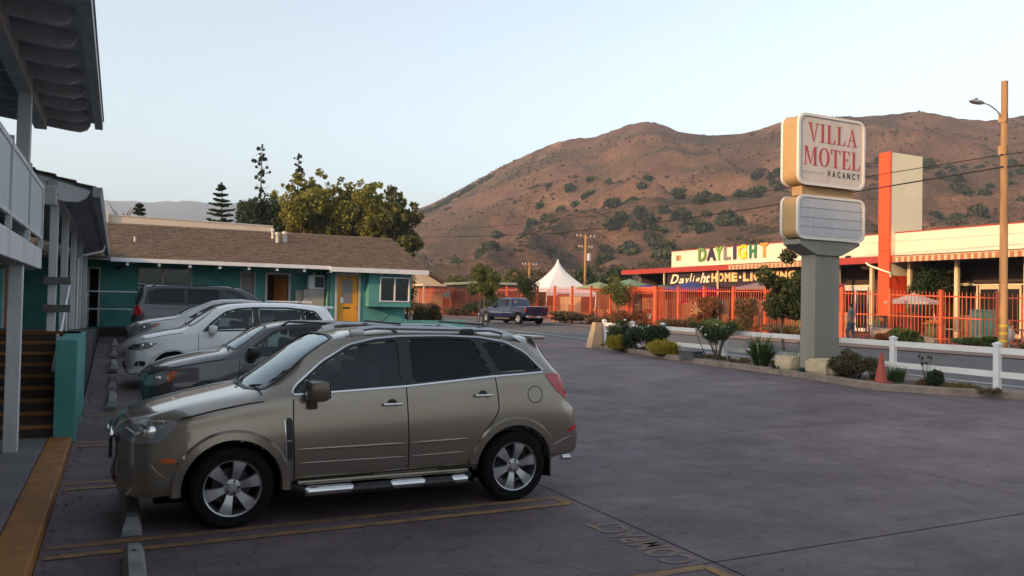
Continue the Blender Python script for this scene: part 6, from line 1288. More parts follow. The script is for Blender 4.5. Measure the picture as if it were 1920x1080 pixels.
# patio furniture block: wood planks screen, big dresser, wagon fan, mural
dr_ = thing('cream_dresser', 'tall cream painted dresser standing behind the orange fence left of the wide portal', 'dresser', (33.5, 45.0, .75))
part('base', MB().box((33.2, 44.2, .75), (33.8, 45.9, 1.65)), mc['cream'], dr_); part('upper', MB().box((33.3, 44.4, 1.65), (33.75, 45.7, 2.75)), mc['cream'], dr_)
for q in range(3): part('drawer', MB().box((33.17, 44.3 + q * .53, 1.3), (33.198, 44.78 + q * .53, 1.6)), mc['white'], dr_); part('shelf', MB().box((33.26, 44.45, 1.9 + q * .27), (33.30, 45.65, 1.93 + q * .27)), mc['wood'], dr_)
wh_ = thing('sunburst_fan', 'cream sunburst wheel ornament behind the fence below the script sign', 'ornament', (33.0, 42.0, .8))
for k in range(9):
    a = math.pi * k / 8; part('ray', MB().bar((33, 40.3, 1.75), (33, 40.3 + .75 * math.cos(a), 1.75 + .75 * math.sin(a)), .03, .08), mc['cream'], wh_)
part('hub', MB().blob((33, 40.3, 1.75), .12, 1, 0), mc['gold'], wh_); part('stake', MB().bar((33, 40.3, .7), (33, 40.3, 1.75), .04), mc['wood'], wh_)
for (u, v, w, h, c, lb) in ((38.9, 36.2, 2.6, 1.9, 'orange', 'orange painted wall panel under the large shop lettering'), (35.5, 60.5, 3.5, 2.0, 'cream', 'cream partition behind the fence right of the truck'), (37.0, 55.0, 3.0, 2.1, 'pink', 'pink partition behind the fence under the green umbrella'), (36.2, 49.5, 2.6, 2.0, 'wood', 'brown timber screen left of the wide orange portal'), (36.5, 27.7, 2.2, 1.3, 'orange', 'orange bench screen below the grey umbrella'), (36, 20.0, 3.2, 1.2, 'orange', 'low orange screen at the right edge beyond the utility pole'), (36.8, 64.5, 3.0, 2.3, 'red', 'dark red shed wall behind the pickup truck'), (36.5, 43.2, 2.8, 1.9, 'red', 'dark red screen behind the sunburst ornament'), (36.6, 39.5, 3.4, 2.0, 'wood', 'brown timber screen below the capital letters')):
    t = thing('garden_screen', lb, 'screen', (u, v, gz(u, v))); n = int(w / .25)
    for q in range(n): part('board', MB().box((u - .02, v - w / 2 + q * w / n + .008, gz(u, v)), (u + .02, v - w / 2 + (q + 1) * w / n - .008, gz(u, v) + h)), mc[c], t)
    part('rail', MB().box((u + .021, v - w / 2, gz(u, v) + .4), (u + .06, v + w / 2, gz(u, v) + .5)), mc[c], t)
bl = thing('garden_bench', 'orange slatted bench behind the fence below the grey umbrella', 'bench', (32.6, 24.4, .65))
for q in range(4): part('slat', MB().box((32.3 + q * .12, 23.4, 1.10), (32.4 + q * .12, 25.4, 1.13)), mc['orange'], bl)
for q in range(3): part('back_slat', MB().box((32.80, 23.4, 1.25 + q * .17), (32.83, 25.4, 1.37 + q * .17)), mc['orange'], bl)
for v in (23.5, 25.3): part('leg', MB().box((32.3, v - .03, .6), (32.84, v + .03, 1.095)), mc['orange'], bl)
# pale roofs and houses beyond
def box_building(nm, lb, a, b, wallm, roofm, cat='building', over=.2):
    t = thing(nm, lb, cat, ((a[0] + b[0]) / 2, (a[1] + b[1]) / 2, a[2])); part('wall', MB().box(a, b), wallm, t); part('roof', MB().box((a[0] - over, a[1] - over, b[2]), (b[0] + over, b[1] + over, b[2] + .25)), roofm, t)
    for k in range(3):
        x = a[0] + (b[0] - a[0]) * (.2 + .3 * k); f = part('window', MB().box((x, a[1] - .04, b[2] - 1.6), (x + 1.1, a[1] - .002, b[2] - .5)), m_trim, t); part('pane', MB().box((x + .06, a[1] - .05, b[2] - 1.54), (x + 1.04, a[1] - .041, b[2] - .56)), m_shop, f)
    return t
m_crbld = mat('warm cream wall', (.56, .48, .38), .85, c2=(.52, .44, .35), scale=.7)
bb = thing('cream_flat_building', 'long cream flat-roofed building with pale parapet behind the teal office roof', 'building', (0, 45, .8))
part('wall', MB().box((-14, 42, .6), (6.98, 52, 5.45)), m_crbld, bb); part('parapet', MB().add([(x, v, z) for v in (41.85, 42.0) for (x, z) in ((-14, 5.46), (6.98, 5.46), (6.98, 5.79), (-14, 5.99))], [(0, 1, 2, 3), (7, 6, 5, 4), (0, 4, 5, 1), (1, 5, 6, 2), (2, 6, 7, 3), (3, 7, 4, 0)]), m_crbld, bb)
part('parapet_cap', MB().bar((-14, 41.93, 6.0), (6.98, 41.93, 5.80), .22, .05), m_trim, bb); part('roof', MB().box((-14, 42.01, 5.451), (6.97, 52, 5.5)), m_trim, bb)
part('corner_pier', MB().box((-.75, 41.7, 5.2), (-.50, 41.84, 6.08)), m_trim, bb)
for u in (1.35, 6.75): part('wall_vent', MB().lathe([(.001, .45), (.3, .42), (.32, .3), (.24, .28), (.24, 0)], (u, 40.2 if u < 3 else 40.8, 4.85), 12), m_trim, bb, True)
hs = thing('brown_roof_house', 'tan house with brown gable roof right of the teal office roof', 'house', (32, 98, .9))
part('wall', MB().box((24, 95.2, .8), (37.0, 106, 4.5)), mat('peach wall', (.50, .34, .20), .85), hs)
part('gable_wall', MB().prism([(27.5, 4.502), (37.0, 4.502), (32.2, 7.1)], 95.2, 95.4), mat('peach gable', (.52, .42, .30), .85), hs)
mbr = mat('brown roof', (.075, .045, .035), .9)
part('roof_slope', MB().prism([(32.2, 7.15), (32.2, 7.5), (38.0, 4.5), (38.0, 4.2)], 94.5, 106), mbr, hs); part('roof_slope', MB().prism([(32.2, 7.15), (32.2, 7.5), (26.4, 4.5), (26.4, 4.2)], 94.5, 106), mbr, hs)
part('porch_roof', MB().box((33.0, 91.5, 4.2), (40.5, 95.1, 4.45)), mat('pale roof', (.50, .42, .32), .8), hs)
for u in (33.2, 36.8, 40.3): part('porch_post', MB().box((u - .08, 91.6, .7), (u + .08, 91.76, 4.2)), m_trim, hs)
box_building('flat_shed', 'low pale-roofed building left of the white tent', (31.5, 72, .8), (35.8, 80, 4.05), mbr, mat('yellowish roof', (.55, .47, .30), .8))
box_building('flat_shed', 'low pale building right of the white tent, beyond the umbrellas', (42, 66, .8), (50, 74, 3.95), mc['wood'], MATS['yellowish roof'])
# parked cars behind the fence at far left, seen small
for (u, v, c, lb) in ((34.6, 83.5, (.55, .40, .36), 'pale parked car glimpsed behind the orange fence beside the office window'), (35.0, 77.0, (.35, .04, .03), 'red parked car glimpsed behind the far orange fence')):
    pp_ = dict(T=[(r_[0],) + r_[1:] for r_ in [(0, .42, .5, .56, .48, .62, .40, .66), (.2, .25, .82, .74, .76, .79, .62, .82), (.9, .26, .905, .90, .83, .93, .72, .965), (1.12, .26, .905, .93, .835, .97, .73, 1.0), (1.95, .26, .905, .96, .835, 1.35, .60, 1.39), (2.8, .26, .905, .985, .83, 1.415, .56, 1.46), (3.7, .27, .90, 1.01, .81, 1.22, .58, 1.27), (4.05, .28, .89, 1.01, .79, 1.06, .68, 1.10), (4.72, .34, .82, .90, .74, .94, .66, .97), (4.8, .42, .72, .78, .66, .82, .55, .84)]], step=.12, paint=paint('far paint %d' % int(v), c, .1, .4), ra=.37, wr=.32, rim=.2, axles=(.98, 3.73), flare=.01, fw=.05, zcut=.26, spokes=5,
        side_windows=[dict(o=[(1.55, .98), (2.05, 1.25), (2.65, 1.33), (2.66, 1.0)]), dict(o=[(2.76, 1.0), (2.75, 1.33), (3.4, 1.22), (3.62, 1.04)])], dlo=[(1.42, .95), (2.02, 1.285), (2.75, 1.365), (3.42, 1.26), (3.78, 1.03), (2.7, .97)], top_windows=[], panels=[], seams=[], side_parts=[('headlamp', [(.12, .60), (.24, .72), (.56, .80), (.6, .68), (.35, .60)], m_lampin)], cabin=(1.5, 3.7, .97, 2.2, .74), mirror=(1.68, 1.02, .88, .85))
    make_car(pp_, 'parked_car', lb, 'car', (u, v, gz(u, v)), R_(-100))

# ================================================================== PERSON ON THE FAR PAVEMENT
def skin_mesh(name, joints, edges, m, par, root=0, sub=2):
    me = bpy.data.meshes.new(name); me.from_pydata([j[0] for j in joints], edges, []); o = raw(name, me)
    md = o.modifiers.new('s', 'SKIN'); me.skin_vertices[0].data[root].use_root = True
    for i, j in enumerate(joints): me.skin_vertices[0].data[i].radius = (j[1], j[2] if len(j) > 2 else j[1]); me.skin_vertices[0].data[i].use_root = (i == root)
    sb_ = o.modifiers.new('u', 'SUBSURF'); sb_.levels = sub; bpy.context.view_layer.update()
    ev = o.evaluated_get(bpy.context.evaluated_depsgraph_get()); m2 = bpy.data.meshes.new_from_object(ev); bpy.data.objects.remove(o); m2.materials.clear(); m2.materials.append(m)
    m2.polygons.foreach_set('use_smooth', [True] * len(m2.polygons)); return raw(name, m2, par)
m_skin = mat('skin', (.30, .17, .11), .6); m_shirt = mat('grey shirt', (.12, .12, .135), .9, c2=(.15, .15, .165), scale=6); m_jean = mat('blue jeans', (.06, .08, .13), .9, c2=(.09, .11, .16), scale=8); m_hair = mat('dark hair', (.015, .012, .01), .8)
ps = thing('person', 'person in grey shirt and blue jeans walking away on the far pavement', 'person', (29.2, 25.2, gz(29.2, 25.2)), R_(20))
# local: x right, y forward (walking away from the camera)
BJ = [((0, 0, .98), .15, .11), ((0, .01, 1.15), .14, .10), ((0, .02, 1.34), .165, .11), ((0, .01, 1.46), .10, .08), ((0, .02, 1.53), .055), ((0, .04, 1.58), .07), ((0, .05, 1.66), .088, .10), ((0, .045, 1.72), .065, .075),
      ((-.19, .0, 1.42), .065), ((-.25, -.03, 1.14), .05), ((-.25, .06, .92), .035), ((-.25, .08, .84), .03, .045), ((.19, .0, 1.42), .065), ((.25, .02, 1.14), .05), ((.24, .12, .93), .035), ((.24, .15, .86), .03, .045),
      ((-.10, 0, .90), .095), ((-.11, .14, .50), .068), ((-.11, .06, .10), .045), ((-.11, .16, .04), .045, .035), ((-.11, .24, .03), .035, .025), ((.10, 0, .90), .095), ((.11, -.04, .50), .068), ((.11, -.20, .12), .045), ((.11, -.12, .04), .045, .035), ((.11, -.04, .03), .035, .025)]
BE = [(0, 1), (1, 2), (2, 3), (3, 4), (4, 5), (5, 6), (6, 7), (3, 8), (8, 9), (9, 10), (10, 11), (3, 12), (12, 13), (13, 14), (14, 15), (0, 16), (16, 17), (17, 18), (18, 19), (19, 20), (0, 21), (21, 22), (22, 23), (23, 24), (24, 25)]
skin_mesh('body', BJ, BE, m_skin, ps)
for hb, sx in ((11, -1), (15, 1)):
    hx, hy, hz_ = BJ[hb][0]
    for q in range(5):
        off = (-.03 + .015 * q, 0) if q < 4 else (sx * -.035, .02)
        L = (.07, .078, .075, .06, .05)[q]; y0 = hy + (-.024 + .016 * q if q < 4 else .03)
        part('finger', MB().tube([(hx, y0, hz_ - .02), (hx + sx * -.006, y0 + .006, hz_ - .02 - L * .6), (hx + sx * -.02, y0 + .012, hz_ - .02 - L)], [.010, .009, .007], 6), m_skin, ps, True, local=True)
sj = [((0, 0, .96), .17, .125), ((0, .01, 1.15), .165, .12), ((0, .02, 1.34), .19, .13), ((0, .01, 1.45), .11, .09), ((-.20, 0, 1.42), .08), ((-.25, -.02, 1.20), .068), ((.20, 0, 1.42), .08), ((.25, .01, 1.20), .068)]
skin_mesh('shirt', sj, [(0, 1), (1, 2), (2, 3), (3, 4), (4, 5), (3, 6), (6, 7)], m_shirt, ps)
jj = [((0, 0, .96), .155, .12), ((-.10, 0, .86), .105), ((-.11, .14, .50), .08), ((-.11, .06, .10), .065), ((.10, 0, .86), .105), ((.11, -.04, .50), .08), ((.11, -.20, .13), .065)]
skin_mesh('jeans', jj, [(0, 1), (1, 2), (2, 3), (0, 4), (4, 5), (5, 6)], m_jean, ps)
part('hair', MB().blob((0, .02, 1.69), (.095, .105, .09), 2, .05), m_hair, ps, True, local=True)
# ================================================================== PLANTS
L_oak = leafmat('street tree leaf', (.055, .075, .018), (.12, .13, .035)); L_yel = leafmat('yellow green leaf', (.085, .095, .018), (.22, .20, .038)); L_dk = leafmat('dark leaf', (.018, .032, .014), (.04, .06, .022)); L_pine = leafmat('pine needles', (.022, .034, .018), (.045, .055, .025))
L_rose = leafmat('rose leaf', (.03, .05, .018), (.07, .09, .03)); L_gold = leafmat('golden shrub', (.20, .16, .02), (.36, .28, .035)); L_strap = leafmat('strap leaf', (.04, .075, .02), (.08, .12, .035)); L_dry = leafmat('dry brush', (.085, .06, .03), (.14, .10, .05)); L_red = leafmat('reddish brush', (.12, .05, .02), (.2, .08, .035)); L_grn = leafmat('fresh green', (.05, .085, .025), (.10, .13, .04))
m_bark = mat('bark', (.10, .075, .05), .95, c2=(.06, .045, .03), scale=6, bump=.6, bscale=20); m_flower = mat('white petals', (.75, .75, .72), .6)
def leaves(clumps, n, size, aspect=1.0, up=0.0, seed=1, shell=.5, droop=0):
    """clumps: (x,y,z,rx,ry,rz). Small folded quads spread through each clump."""
    g = np.random.default_rng(seed); C = np.array(clumps, float); vol = (C[:, 3] * C[:, 4] * C[:, 5]) ** .67; idx = g.choice(len(C), n, p=vol / vol.sum())
    d = g.normal(size=(n, 3)); d /= np.linalg.norm(d, axis=1, keepdims=True); r = g.random(n) ** (1 / 3.) * (1 - shell) + shell * g.random(n) ** .25
    nse = 1 + .18 * np.sin(d[:, 0] * 5 + idx) * np.cos(d[:, 2] * 4 + idx * 2.); p = C[idx, :3] + d * (r * nse)[:, None] * C[idx, 3:]
    a = g.normal(size=(n, 3)); a[:, 2] += up; a /= np.linalg.norm(a, axis=1, keepdims=True); b = np.cross(a, g.normal(size=(n, 3))); b /= np.linalg.norm(b, axis=1, keepdims=True)
    s = size * (.6 + .8 * g.random(n))[:, None]; a *= s * aspect; b *= s * .5
    V = np.stack([p - a, p + b, p + a, p - b], 1).reshape(-1, 3); F = np.arange(n * 4).reshape(n, 4); return V, F
def leafmesh(name, V, F, m, par=None, loc=(0, 0, 0)):
    me = bpy.data.meshes.new(name); me.vertices.add(len(V)); me.vertices.foreach_set('co', np.asarray(V, np.float32).ravel()); k = F.shape[1]
    me.loops.add(F.size); me.loops.foreach_set('vertex_index', F.astype(np.int32).ravel()); me.polygons.add(len(F)); me.polygons.foreach_set('loop_start', np.arange(0, F.size, k, dtype=np.int32)); me.update(calc_edges=True); me.materials.append(m); return raw(name, me, par, loc)
def limbs(base, clumps, r0, hfork, mb, seed=0, n=99):
    g = random.Random(seed); b = Vector(base); top = b + Vector((g.uniform(-.1, .1), g.uniform(-.1, .1), hfork)); mb.tube([b, b.lerp(top, .5) + Vector((g.uniform(-.06, .06), g.uniform(-.06, .06), 0)), top], [r0 * 1.25, r0, r0 * .85], 8)
    for c in clumps[:n]:
        e = Vector(c[:3]); m_ = top.lerp(e, .5) + Vector((g.uniform(-.2, .2), g.uniform(-.2, .2), g.uniform(0, .25))) * (e - top).length * .4; mb.tube([top, m_, e], [r0 * .5, r0 * .28, r0 * .08], 5)
    return mb
def tree(nm, lb, cat, base, clumps, n, size, leaf, r0=.12, hfork=1.5, seed=1, group=None, nl=99, shell=.5, aspect=1.0):
    t = thing(nm, lb, cat, base, 0, group); cl = [(c[0], c[1], c[2], *(c[3:] if len(c) > 4 else (c[3],) * 3)) for c in clumps]
    part('trunk', limbs((0, 0, -.1), cl, r0, hfork, MB(), seed, nl), m_bark, t, True, local=True); V, F = leaves(cl, n, size, aspect, seed=seed, shell=shell); leafmesh('crown', V, F, leaf, t); return t
def rc(n, rad, z0, z1, r0, r1, seed, sq=1.0):
    g = random.Random(seed); out = []
    for _ in range(n):
        a = g.uniform(0, 6.283); rr = rad * math.sqrt(g.random()); z = g.uniform(z0, z1); k = 1 - .45 * abs((z - (z0 + z1) / 2) / ((z1 - z0) / 2 + 1e-6)); out.append((rr * math.cos(a) * k, rr * math.sin(a) * k * sq, z, g.uniform(r0, r1)))
    return out
# trees beyond the office roof
G = 'trees beyond the teal office roof'
BT = [('big_tree', 'largest yellow-green tree behind the roof vents, crown against the sky', (15.2, 70.5, .8), rc(30, 3.0, 6.5, 10.8, .7, 1.3, 3) + rc(60, 4.2, 6.8, 12.4, .14, .42, 33), 15000, .17, L_yel, 13.0), ('big_tree', 'broad yellow-green tree right of the largest one behind the roof', (18.8, 69, .8), rc(30, 3.2, 5.0, 10.2, .7, 1.3, 4) + rc(60, 4.3, 5.8, 11.8, .14, .42, 34), 15000, .17, L_yel, 12.4),
      ('big_tree', 'right-hand leafy tree whose crown overhangs the end of the teal roof', (21.4, 67.0, .8), rc(24, 2.3, 5.0, 9.2, .6, 1.0, 5) + rc(44, 3.3, 4.8, 10.8, .14, .38, 35) + [(0, 0, 10.2, .8), (-.3, 0, 10.9, .55), (1.6, 0, 7.0, .6), (1.9, 0, 8.6, .6)], 12000, .17, leafmat('mid green leaf', (.06, .07, .018), (.13, .12, .03)), 12), ('big_tree', 'dark green round tree left of the yellow-green trees', (11.4, 74, .8), rc(26, 2.9, 5.5, 9.6, .8, 1.4, 6), 12000, .17, L_dk, 10.6)]
for nm, lb, b, cl, n, s, lf, h in BT: tree(nm, lb, 'tree', b, cl, n, s, lf, .3, 4.0, int(b[0] * 3), G, 14, .35)
def norfolk(base, h, lb, spread=1.5, whorls=13, leggy=False, seed=0, bare=.25):
    t = thing('pine_tree', lb, 'tree', base, 0, G); g = random.Random(seed); mb = MB().tube([(0, 0, 0), (g.uniform(-.1, .1), 0, h * .5), (g.uniform(-.1, .1), 0, h)], [.16, .1, .02], 7); cl = []
    for k in range(whorls):
        tt = k / (whorls - 1); z = h * (bare + (1 - bare) * tt) * .99; R0 = spread * (1 - tt) ** .8 + .12
        if leggy: R0 = spread * (.5 + .5 * math.sin(k * 2.1)) * (1 - tt * .6) + .15
        nb = 5 if not leggy else 4
        for q in range(nb):
            a = 6.283 * q / nb + k * .7 + g.uniform(-.2, .2); L = R0 * g.uniform(.7, 1.15) * (1 if not leggy else g.uniform(.5, 1.3)); z = z + g.uniform(-.06, .06) * (1 if not leggy else 5); e = (L * math.cos(a), L * math.sin(a), z + (.18 * L if not leggy else g.uniform(-.35, .45) * L)); mb.tube([(0, 0, z), (e[0] * .5, e[1] * .5, z - .02), e], [.035, .025, .01], 4)
            for s in ((.35, .6, .85, 1.0) if not leggy else (.7, 1.0)):
                if leggy and g.random() < .4: continue
                rr = (.10 + .07 * (1 - s)) if not leggy else g.uniform(.06, .16); cl.append((e[0] * s, e[1] * s, z + .16 * L * s, rr * 1.7 if not leggy else rr, rr * 1.7 if not leggy else rr, rr * (.7 if not leggy else 1.1)))
    cl.append((0, 0, h, .1, .1, .2)); part('trunk', mb, m_bark, t, True, local=True); V, F = leaves(cl, 60 * len(cl) if not leggy else 42 * len(cl), .07, 1.3, seed=seed, shell=.2); leafmesh('crown', V, F, L_pine, t)
norfolk((7.84, 73.9, .8), 11.3, 'symmetrical pine with tiered branches left of the dark round tree', 1.9, 15, seed=2, bare=.45)
norfolk((10.95, 72.3, .8), 14.7, 'tall thin bare-branched conifer, left of the two', 1.15, 20, True, 3, bare=.45)
norfolk((13.85, 70.9, .8), 14.0, 'tall thin bare-branched conifer rising from the yellow-green trees', .95, 18, True, 9, bare=.5)
norfolk((1.27, 66.1, .8), 8.2, 'small dark pine top showing above the cream parapet', .9, 12, seed=7, bare=.6)
ag = thing('bare_branches', 'bare spreading branches poking above the cream parapet at left', 'tree', (-.3, 66.2, .8), 0)
part('trunk', MB().tube([(-.3, 66.2, .8), (-.1, 66.2, 5), (.2, 66.2, 8.3)], [.14, .1, .05], 6), m_bark, ag, True)
for dx, dz in ((-.9, 1.0), (.6, .8), (-.5, .5), (1.0, 1.1)): part('limb', MB().tube([(.1, 66.2, 7.4), (.1 + dx * .5, 66.2, 7.9 + dz * .3), (.1 + dx, 66.2, 8 + dz)], [.06, .04, .015], 5), m_bark, ag, True)
# hillside foot vegetation: separate trees one can tell apart
G2 = 'trees at the foot of the hill'
gq = random.Random(21); spots = [(795, 130), (830, 118), (865, 125), (905, 120), (940, 110), (975, 112), (1010, 118), (1060, 120), (1110, 100), (1150, 96), (845, 150), (885, 155), (930, 150), (975, 150), (1140, 120), (1170, 110)]
posn = ['just right of the teal roof', 'above the peach house', 'second right of the teal roof', 'above the slim staked tree', 'above the pickup cab', 'above the pickup bed', 'left of the white tent', 'just behind the white tent', 'right of the tent by the transformer pole', 'left end of the red canopy', 'higher up the slope above the peach house', 'higher up above the staked tree', 'higher up above the truck cab', 'higher up left of the tent', 'behind the transformer pole', 'under the left tip of the red canopy']
for (px, D), pn in zip(spots, posn):
    ang = yaw + math.atan((px - 960) / 1500); u, v = D * math.sin(ang) * 1.0, D * math.cos(ang) * 1.0; u += .6
    r = gq.uniform(2.4, 4.0); hh = {0: 1.0}.get(0) * gq.uniform(4.5, 7.0); col_l = gq.choice([('dark green', L_dk), ('olive', L_oak), ('dark green', L_dk), ('brownish', L_dry)])
    hz0 = max(gz(u, v), hill_z(math.degrees(ang), D) if D > 145 else 0) - .2
    tree('hill_tree', f'{col_l[0]} bushy tree {pn}', 'tree', (u, v, hz0), rc(13, r, hh * .35, hh * .85, r * .3, r * .48, int(px)), 4200, .24, col_l[1], .18, hh * .35, int(px), G2, 7)
# brush on the hill: clumps of chaparral, uncountable
cl = []; g = random.Random(4)
def onhill(az, r): return (r * math.sin(R_(az)), r * math.cos(R_(az)), hill_z(az, r))
for _ in range(5200):
    az = g.uniform(14, 62); r = g.uniform(200, 735); x, y, z = onhill(az, r); w = noise.fractal(Vector((x / 90, y / 90, 8)), 1, 2, 4)
    if w < .24 + .25 * g.random() or r > 590: continue
    s = g.uniform(.7, 2.2) * (r / 500) ** .4; cl.append((x, y, z + s * .35, s * 1.3, s * 1.3, s * .8))
for _ in range(14000):
    az = g.uniform(16, 62); r = g.uniform(180, 720); x, y, z = onhill(az, r); w = noise.fractal(Vector((x / 50, y / 50, 2)), 1, 2, 4)
    if w < -.1 + .4 * g.random(): continue
    s = g.uniform(.35, .9); cl.append((x, y, z + s * .3, s, s, s * .7))
V, F = leaves(cl, 110000, .6, 1, seed=8, shell=.6); o = leafmesh('hillside_brush', V, F, leafmat('chaparral', (.056, .045, .022), (.092, .070, .036))); tag(o, kind='stuff', label='dark chaparral brush scattered over the brown hillside', cat='brush')
cl = []
GU = [(24.5, .36, .62), (28.3, .50, .60), (31, .55, .55), (33.5, .30, .5), (36, .33, .55), (38.8, .30, .45), (41.5, .40, .45), (26, .3, .4), (45.5, .55, .7), (47, .5, .6), (54, .55, .6), (56.5, .45, .5)]
for (az0, e, w) in GU:   # gullies of oak
    for k in range(20):
        az = az0 + g.gauss(0, 1.3); r = 235 + 380 * e + g.gauss(0, 1) * 30 + (az - az0) * 16; x, y, z = onhill(az, r); s = g.uniform(1.8, 3.6); cl.append((x, y, z + s * .4, s, s, s * .8))
for k in range(60):     # skyline oaks on the left shoulder
    az = g.uniform(19.5, 24.5); x, y, z = onhill(az, 655 + g.uniform(-12, 6)); s = g.uniform(1.2, 3.0); cl.append((x, y, z + s * .3, s, s, s * .8))
for k in range(14):
    az = 33.1 + g.gauss(0, .25); x, y, z = onhill(az, 690 + 20 * math.sin(.3) + g.uniform(-12, 6)); cl.append((x, y, z + 1, 2.2, 2.2, 2))
V, F = leaves(cl, 60000, .95, 1, seed=9, shell=.6); o = leafmesh('hillside_oaks', V, F, leafmat('oak grove', (.028, .038, .014), (.055, .062, .024))); tag(o, kind='stuff', label='dark oak groves along the gullies and skyline of the hill', cat='oak grove')
# street trees on the far side
G3 = 'street trees along the orange fence'
for (u, v, lb, h, r, n, lf, stk) in ((20.9, 46.6, 'slim leafy street tree inside a guard of tall stakes, left of the pickup', 4.4, 1.05, 5200, L_oak, True), (29.6, 57.4, 'thin street tree right behind the pickup cab', 3.6, .95, 2600, L_dk, False), (29.4, 44.0, 'young street tree left of the wide orange portal', 3.6, 1.0, 2600, L_oak, False), (24.3, 24.3, 'dense dark street tree just left of the sign pole', 4.4, 1.25, 8000, leafmat('deep leaf', (.03, .045, .016), (.06, .08, .025)), False)):
    z0 = gz(u, v); k = rc(15, r, h * .46 if u > 25 or stk else h * .38, h * .88, .32, .55, int(v * 7)); 
    t = tree('street_tree', lb, 'tree', (u, v, z0), k, n, .075, lf, .055, h * .42, int(v), G3, 9, .3)
    if stk:
        for q in range(7):
            a = 6.283 * q / 7; part('stake', MB().tube([(.36 * math.cos(a), .36 * math.sin(a), -.1), (.30 * math.cos(a + .2), .30 * math.sin(a + .2), 2.0 + .15 * math.sin(q * 3))], .022, 5), m_bark, t, local=True)
        part('tie', MB().tube([(.33 * math.cos(a), .33 * math.sin(a), 1.5) for a in [6.283 * q / 12 for q in range(13)]], .012, 5), m_blk, t, local=True)
# climbing shrubs against the orange fence
def shrub(lb, u, v, r, h, n, size, lf, z=None, cat='shrub', group=None, sub=9, flowers=0, shell=.4, aspect=1.0, nm='shrub', seed=None):
    sd_ = seed or int(abs(u * 31 + v * 17)); z0 = gz(u, v) if z is None else z; g = random.Random(sd_); t = thing(nm, lb, cat, (u, v, z0), 0, group)
    cl = []
    for _ in range(sub):
        a = g.uniform(0, 6.283); q = r * math.sqrt(g.random()) * .7; zz = g.uniform(h * .3, h * .78); cl.append((q * math.cos(a), q * math.sin(a), zz, r * g.uniform(.3, .5), r * g.uniform(.3, .5), h * g.uniform(.18, .3)))
    mb = MB()
    for c in cl: mb.tube([(c[0] * .15, c[1] * .15, -.05), (c[0] * .5, c[1] * .5, c[2] * .5), c[:3]], [.018, .013, .006], 4)
    part('stems', mb, m_bark, t, True, local=True); V, F = leaves(cl, n, size, aspect, seed=sd_, shell=shell); leafmesh('foliage', V, F, lf, t)
    if flowers:
        fm = MB()
        for _ in range(flowers):
            c = g.choice(cl); a, b = g.uniform(0, 6.283), g.uniform(-.3, 1); fm.blob((c[0] + c[3] * math.cos(a), c[1] + c[4] * math.sin(a), c[2] + c[5] * b), (.05, .05, .035), 1, .3, g.random() * 9)
        part('blooms', fm, m_flower, t, True, local=True, kind='stuff')
    return t
GF_ = 'shrubs at the foot of the orange fence'
for (u, v, r, h, lf, n, lb) in ((30.4, 36.0, .8, 2.2, L_red, 2200, 'reddish climbing shrub against the pickets below the script sign'), (30.4, 33.0, .7, 2.1, L_dry, 2200, 'brown-green climbing shrub against the pickets below the capital letters'), (30.3, 38.5, 1.4, .9, L_dry, 2000, 'low dry shrub left of the reddish climber'), (30.2, 34.5, 1.5, 1.0, L_grn, 2400, 'low green shrub between the two climbers'),
        (30.0, 43.4, 1.5, 1.2, L_red, 2400, 'reddish brown mound in front of the wide orange portal'), (30.2, 49.5, 1.6, .8, L_dry, 1800, 'dry shrub at the fence right of the pickup tailgate'), (30.2, 47.0, 1.5, .75, L_dry, 1800, 'dry shrub left of the wide orange portal'), (30.2, 52.0, 1.5, .85, L_dry, 1800, 'dry shrub behind the pickup tailgate'), (30.0, 63, 2.0, 2.2, L_dk, 3000, 'dark shrub mass behind the staked street tree'), (30.0, 67, 1.7, 1.5, L_dk, 2200, 'dark low shrub left of the dark mass by the gate'), (29.8, 72.5, 1.6, .9, L_dry, 1500, 'dry shrub beneath the orange gate'), (29.6, 82, 2.2, 1.3, L_dry, 1800, 'dry shrub at the far end of the orange fence'),
        (30.2, 24.0, .85, .75, L_red, 2200, 'rusty red low shrub behind the person'), (29.9, 22.9, .8, .75, L_grn, 2200, 'round green shrub at the fence right of the rusty one'), (29.9, 19.8, .95, .6, L_grn, 2400, 'round green shrub beside the foot of the utility pole'), (29.9, 17.6, .6, .5, L_dry, 1400, 'small grey-brown shrub right of the utility pole'), (30.2, 29.8, 1.5, .7, L_dry, 2000, 'low dry shrub behind the white fence left of the dark street tree')):
    shrub(lb, u, v, r, h, n, .07 if v < 45 else .1, lf, group=GF_)
big = thing('shop_front_tree', 'dark glossy tree in front of the shop windows right of the orange pylon', 'tree', (37.6, 27.6, .9))
k = rc(16, 1.2, 2.1, 3.5, .35, .6, 77); part('trunk', limbs((37.6, 27.6, .8), [(c[0] + 37.6, c[1] + 27.6, c[2] + .6) for c in k[:6]], .06, 1.3, MB(), 3), m_bark, big, True); V, F = leaves([(c[0] + 37.6 - big.location.x, c[1], c[2], c[3], c[3], c[3]) for c in k], 7000, .07, seed=5); leafmesh('crown', V, F, L_dk, big)
# shrub and rim plants by the office
shrub('brown-green shrub behind the low teal wall right of the office', 11.2, 30.6, .75, 1.15, 2600, .055, L_dry, z=.8); shrub('leafy twigs beside the office window corner', 10.35, 30.3, .35, 2.4, 700, .05, L_dk, z=.8)
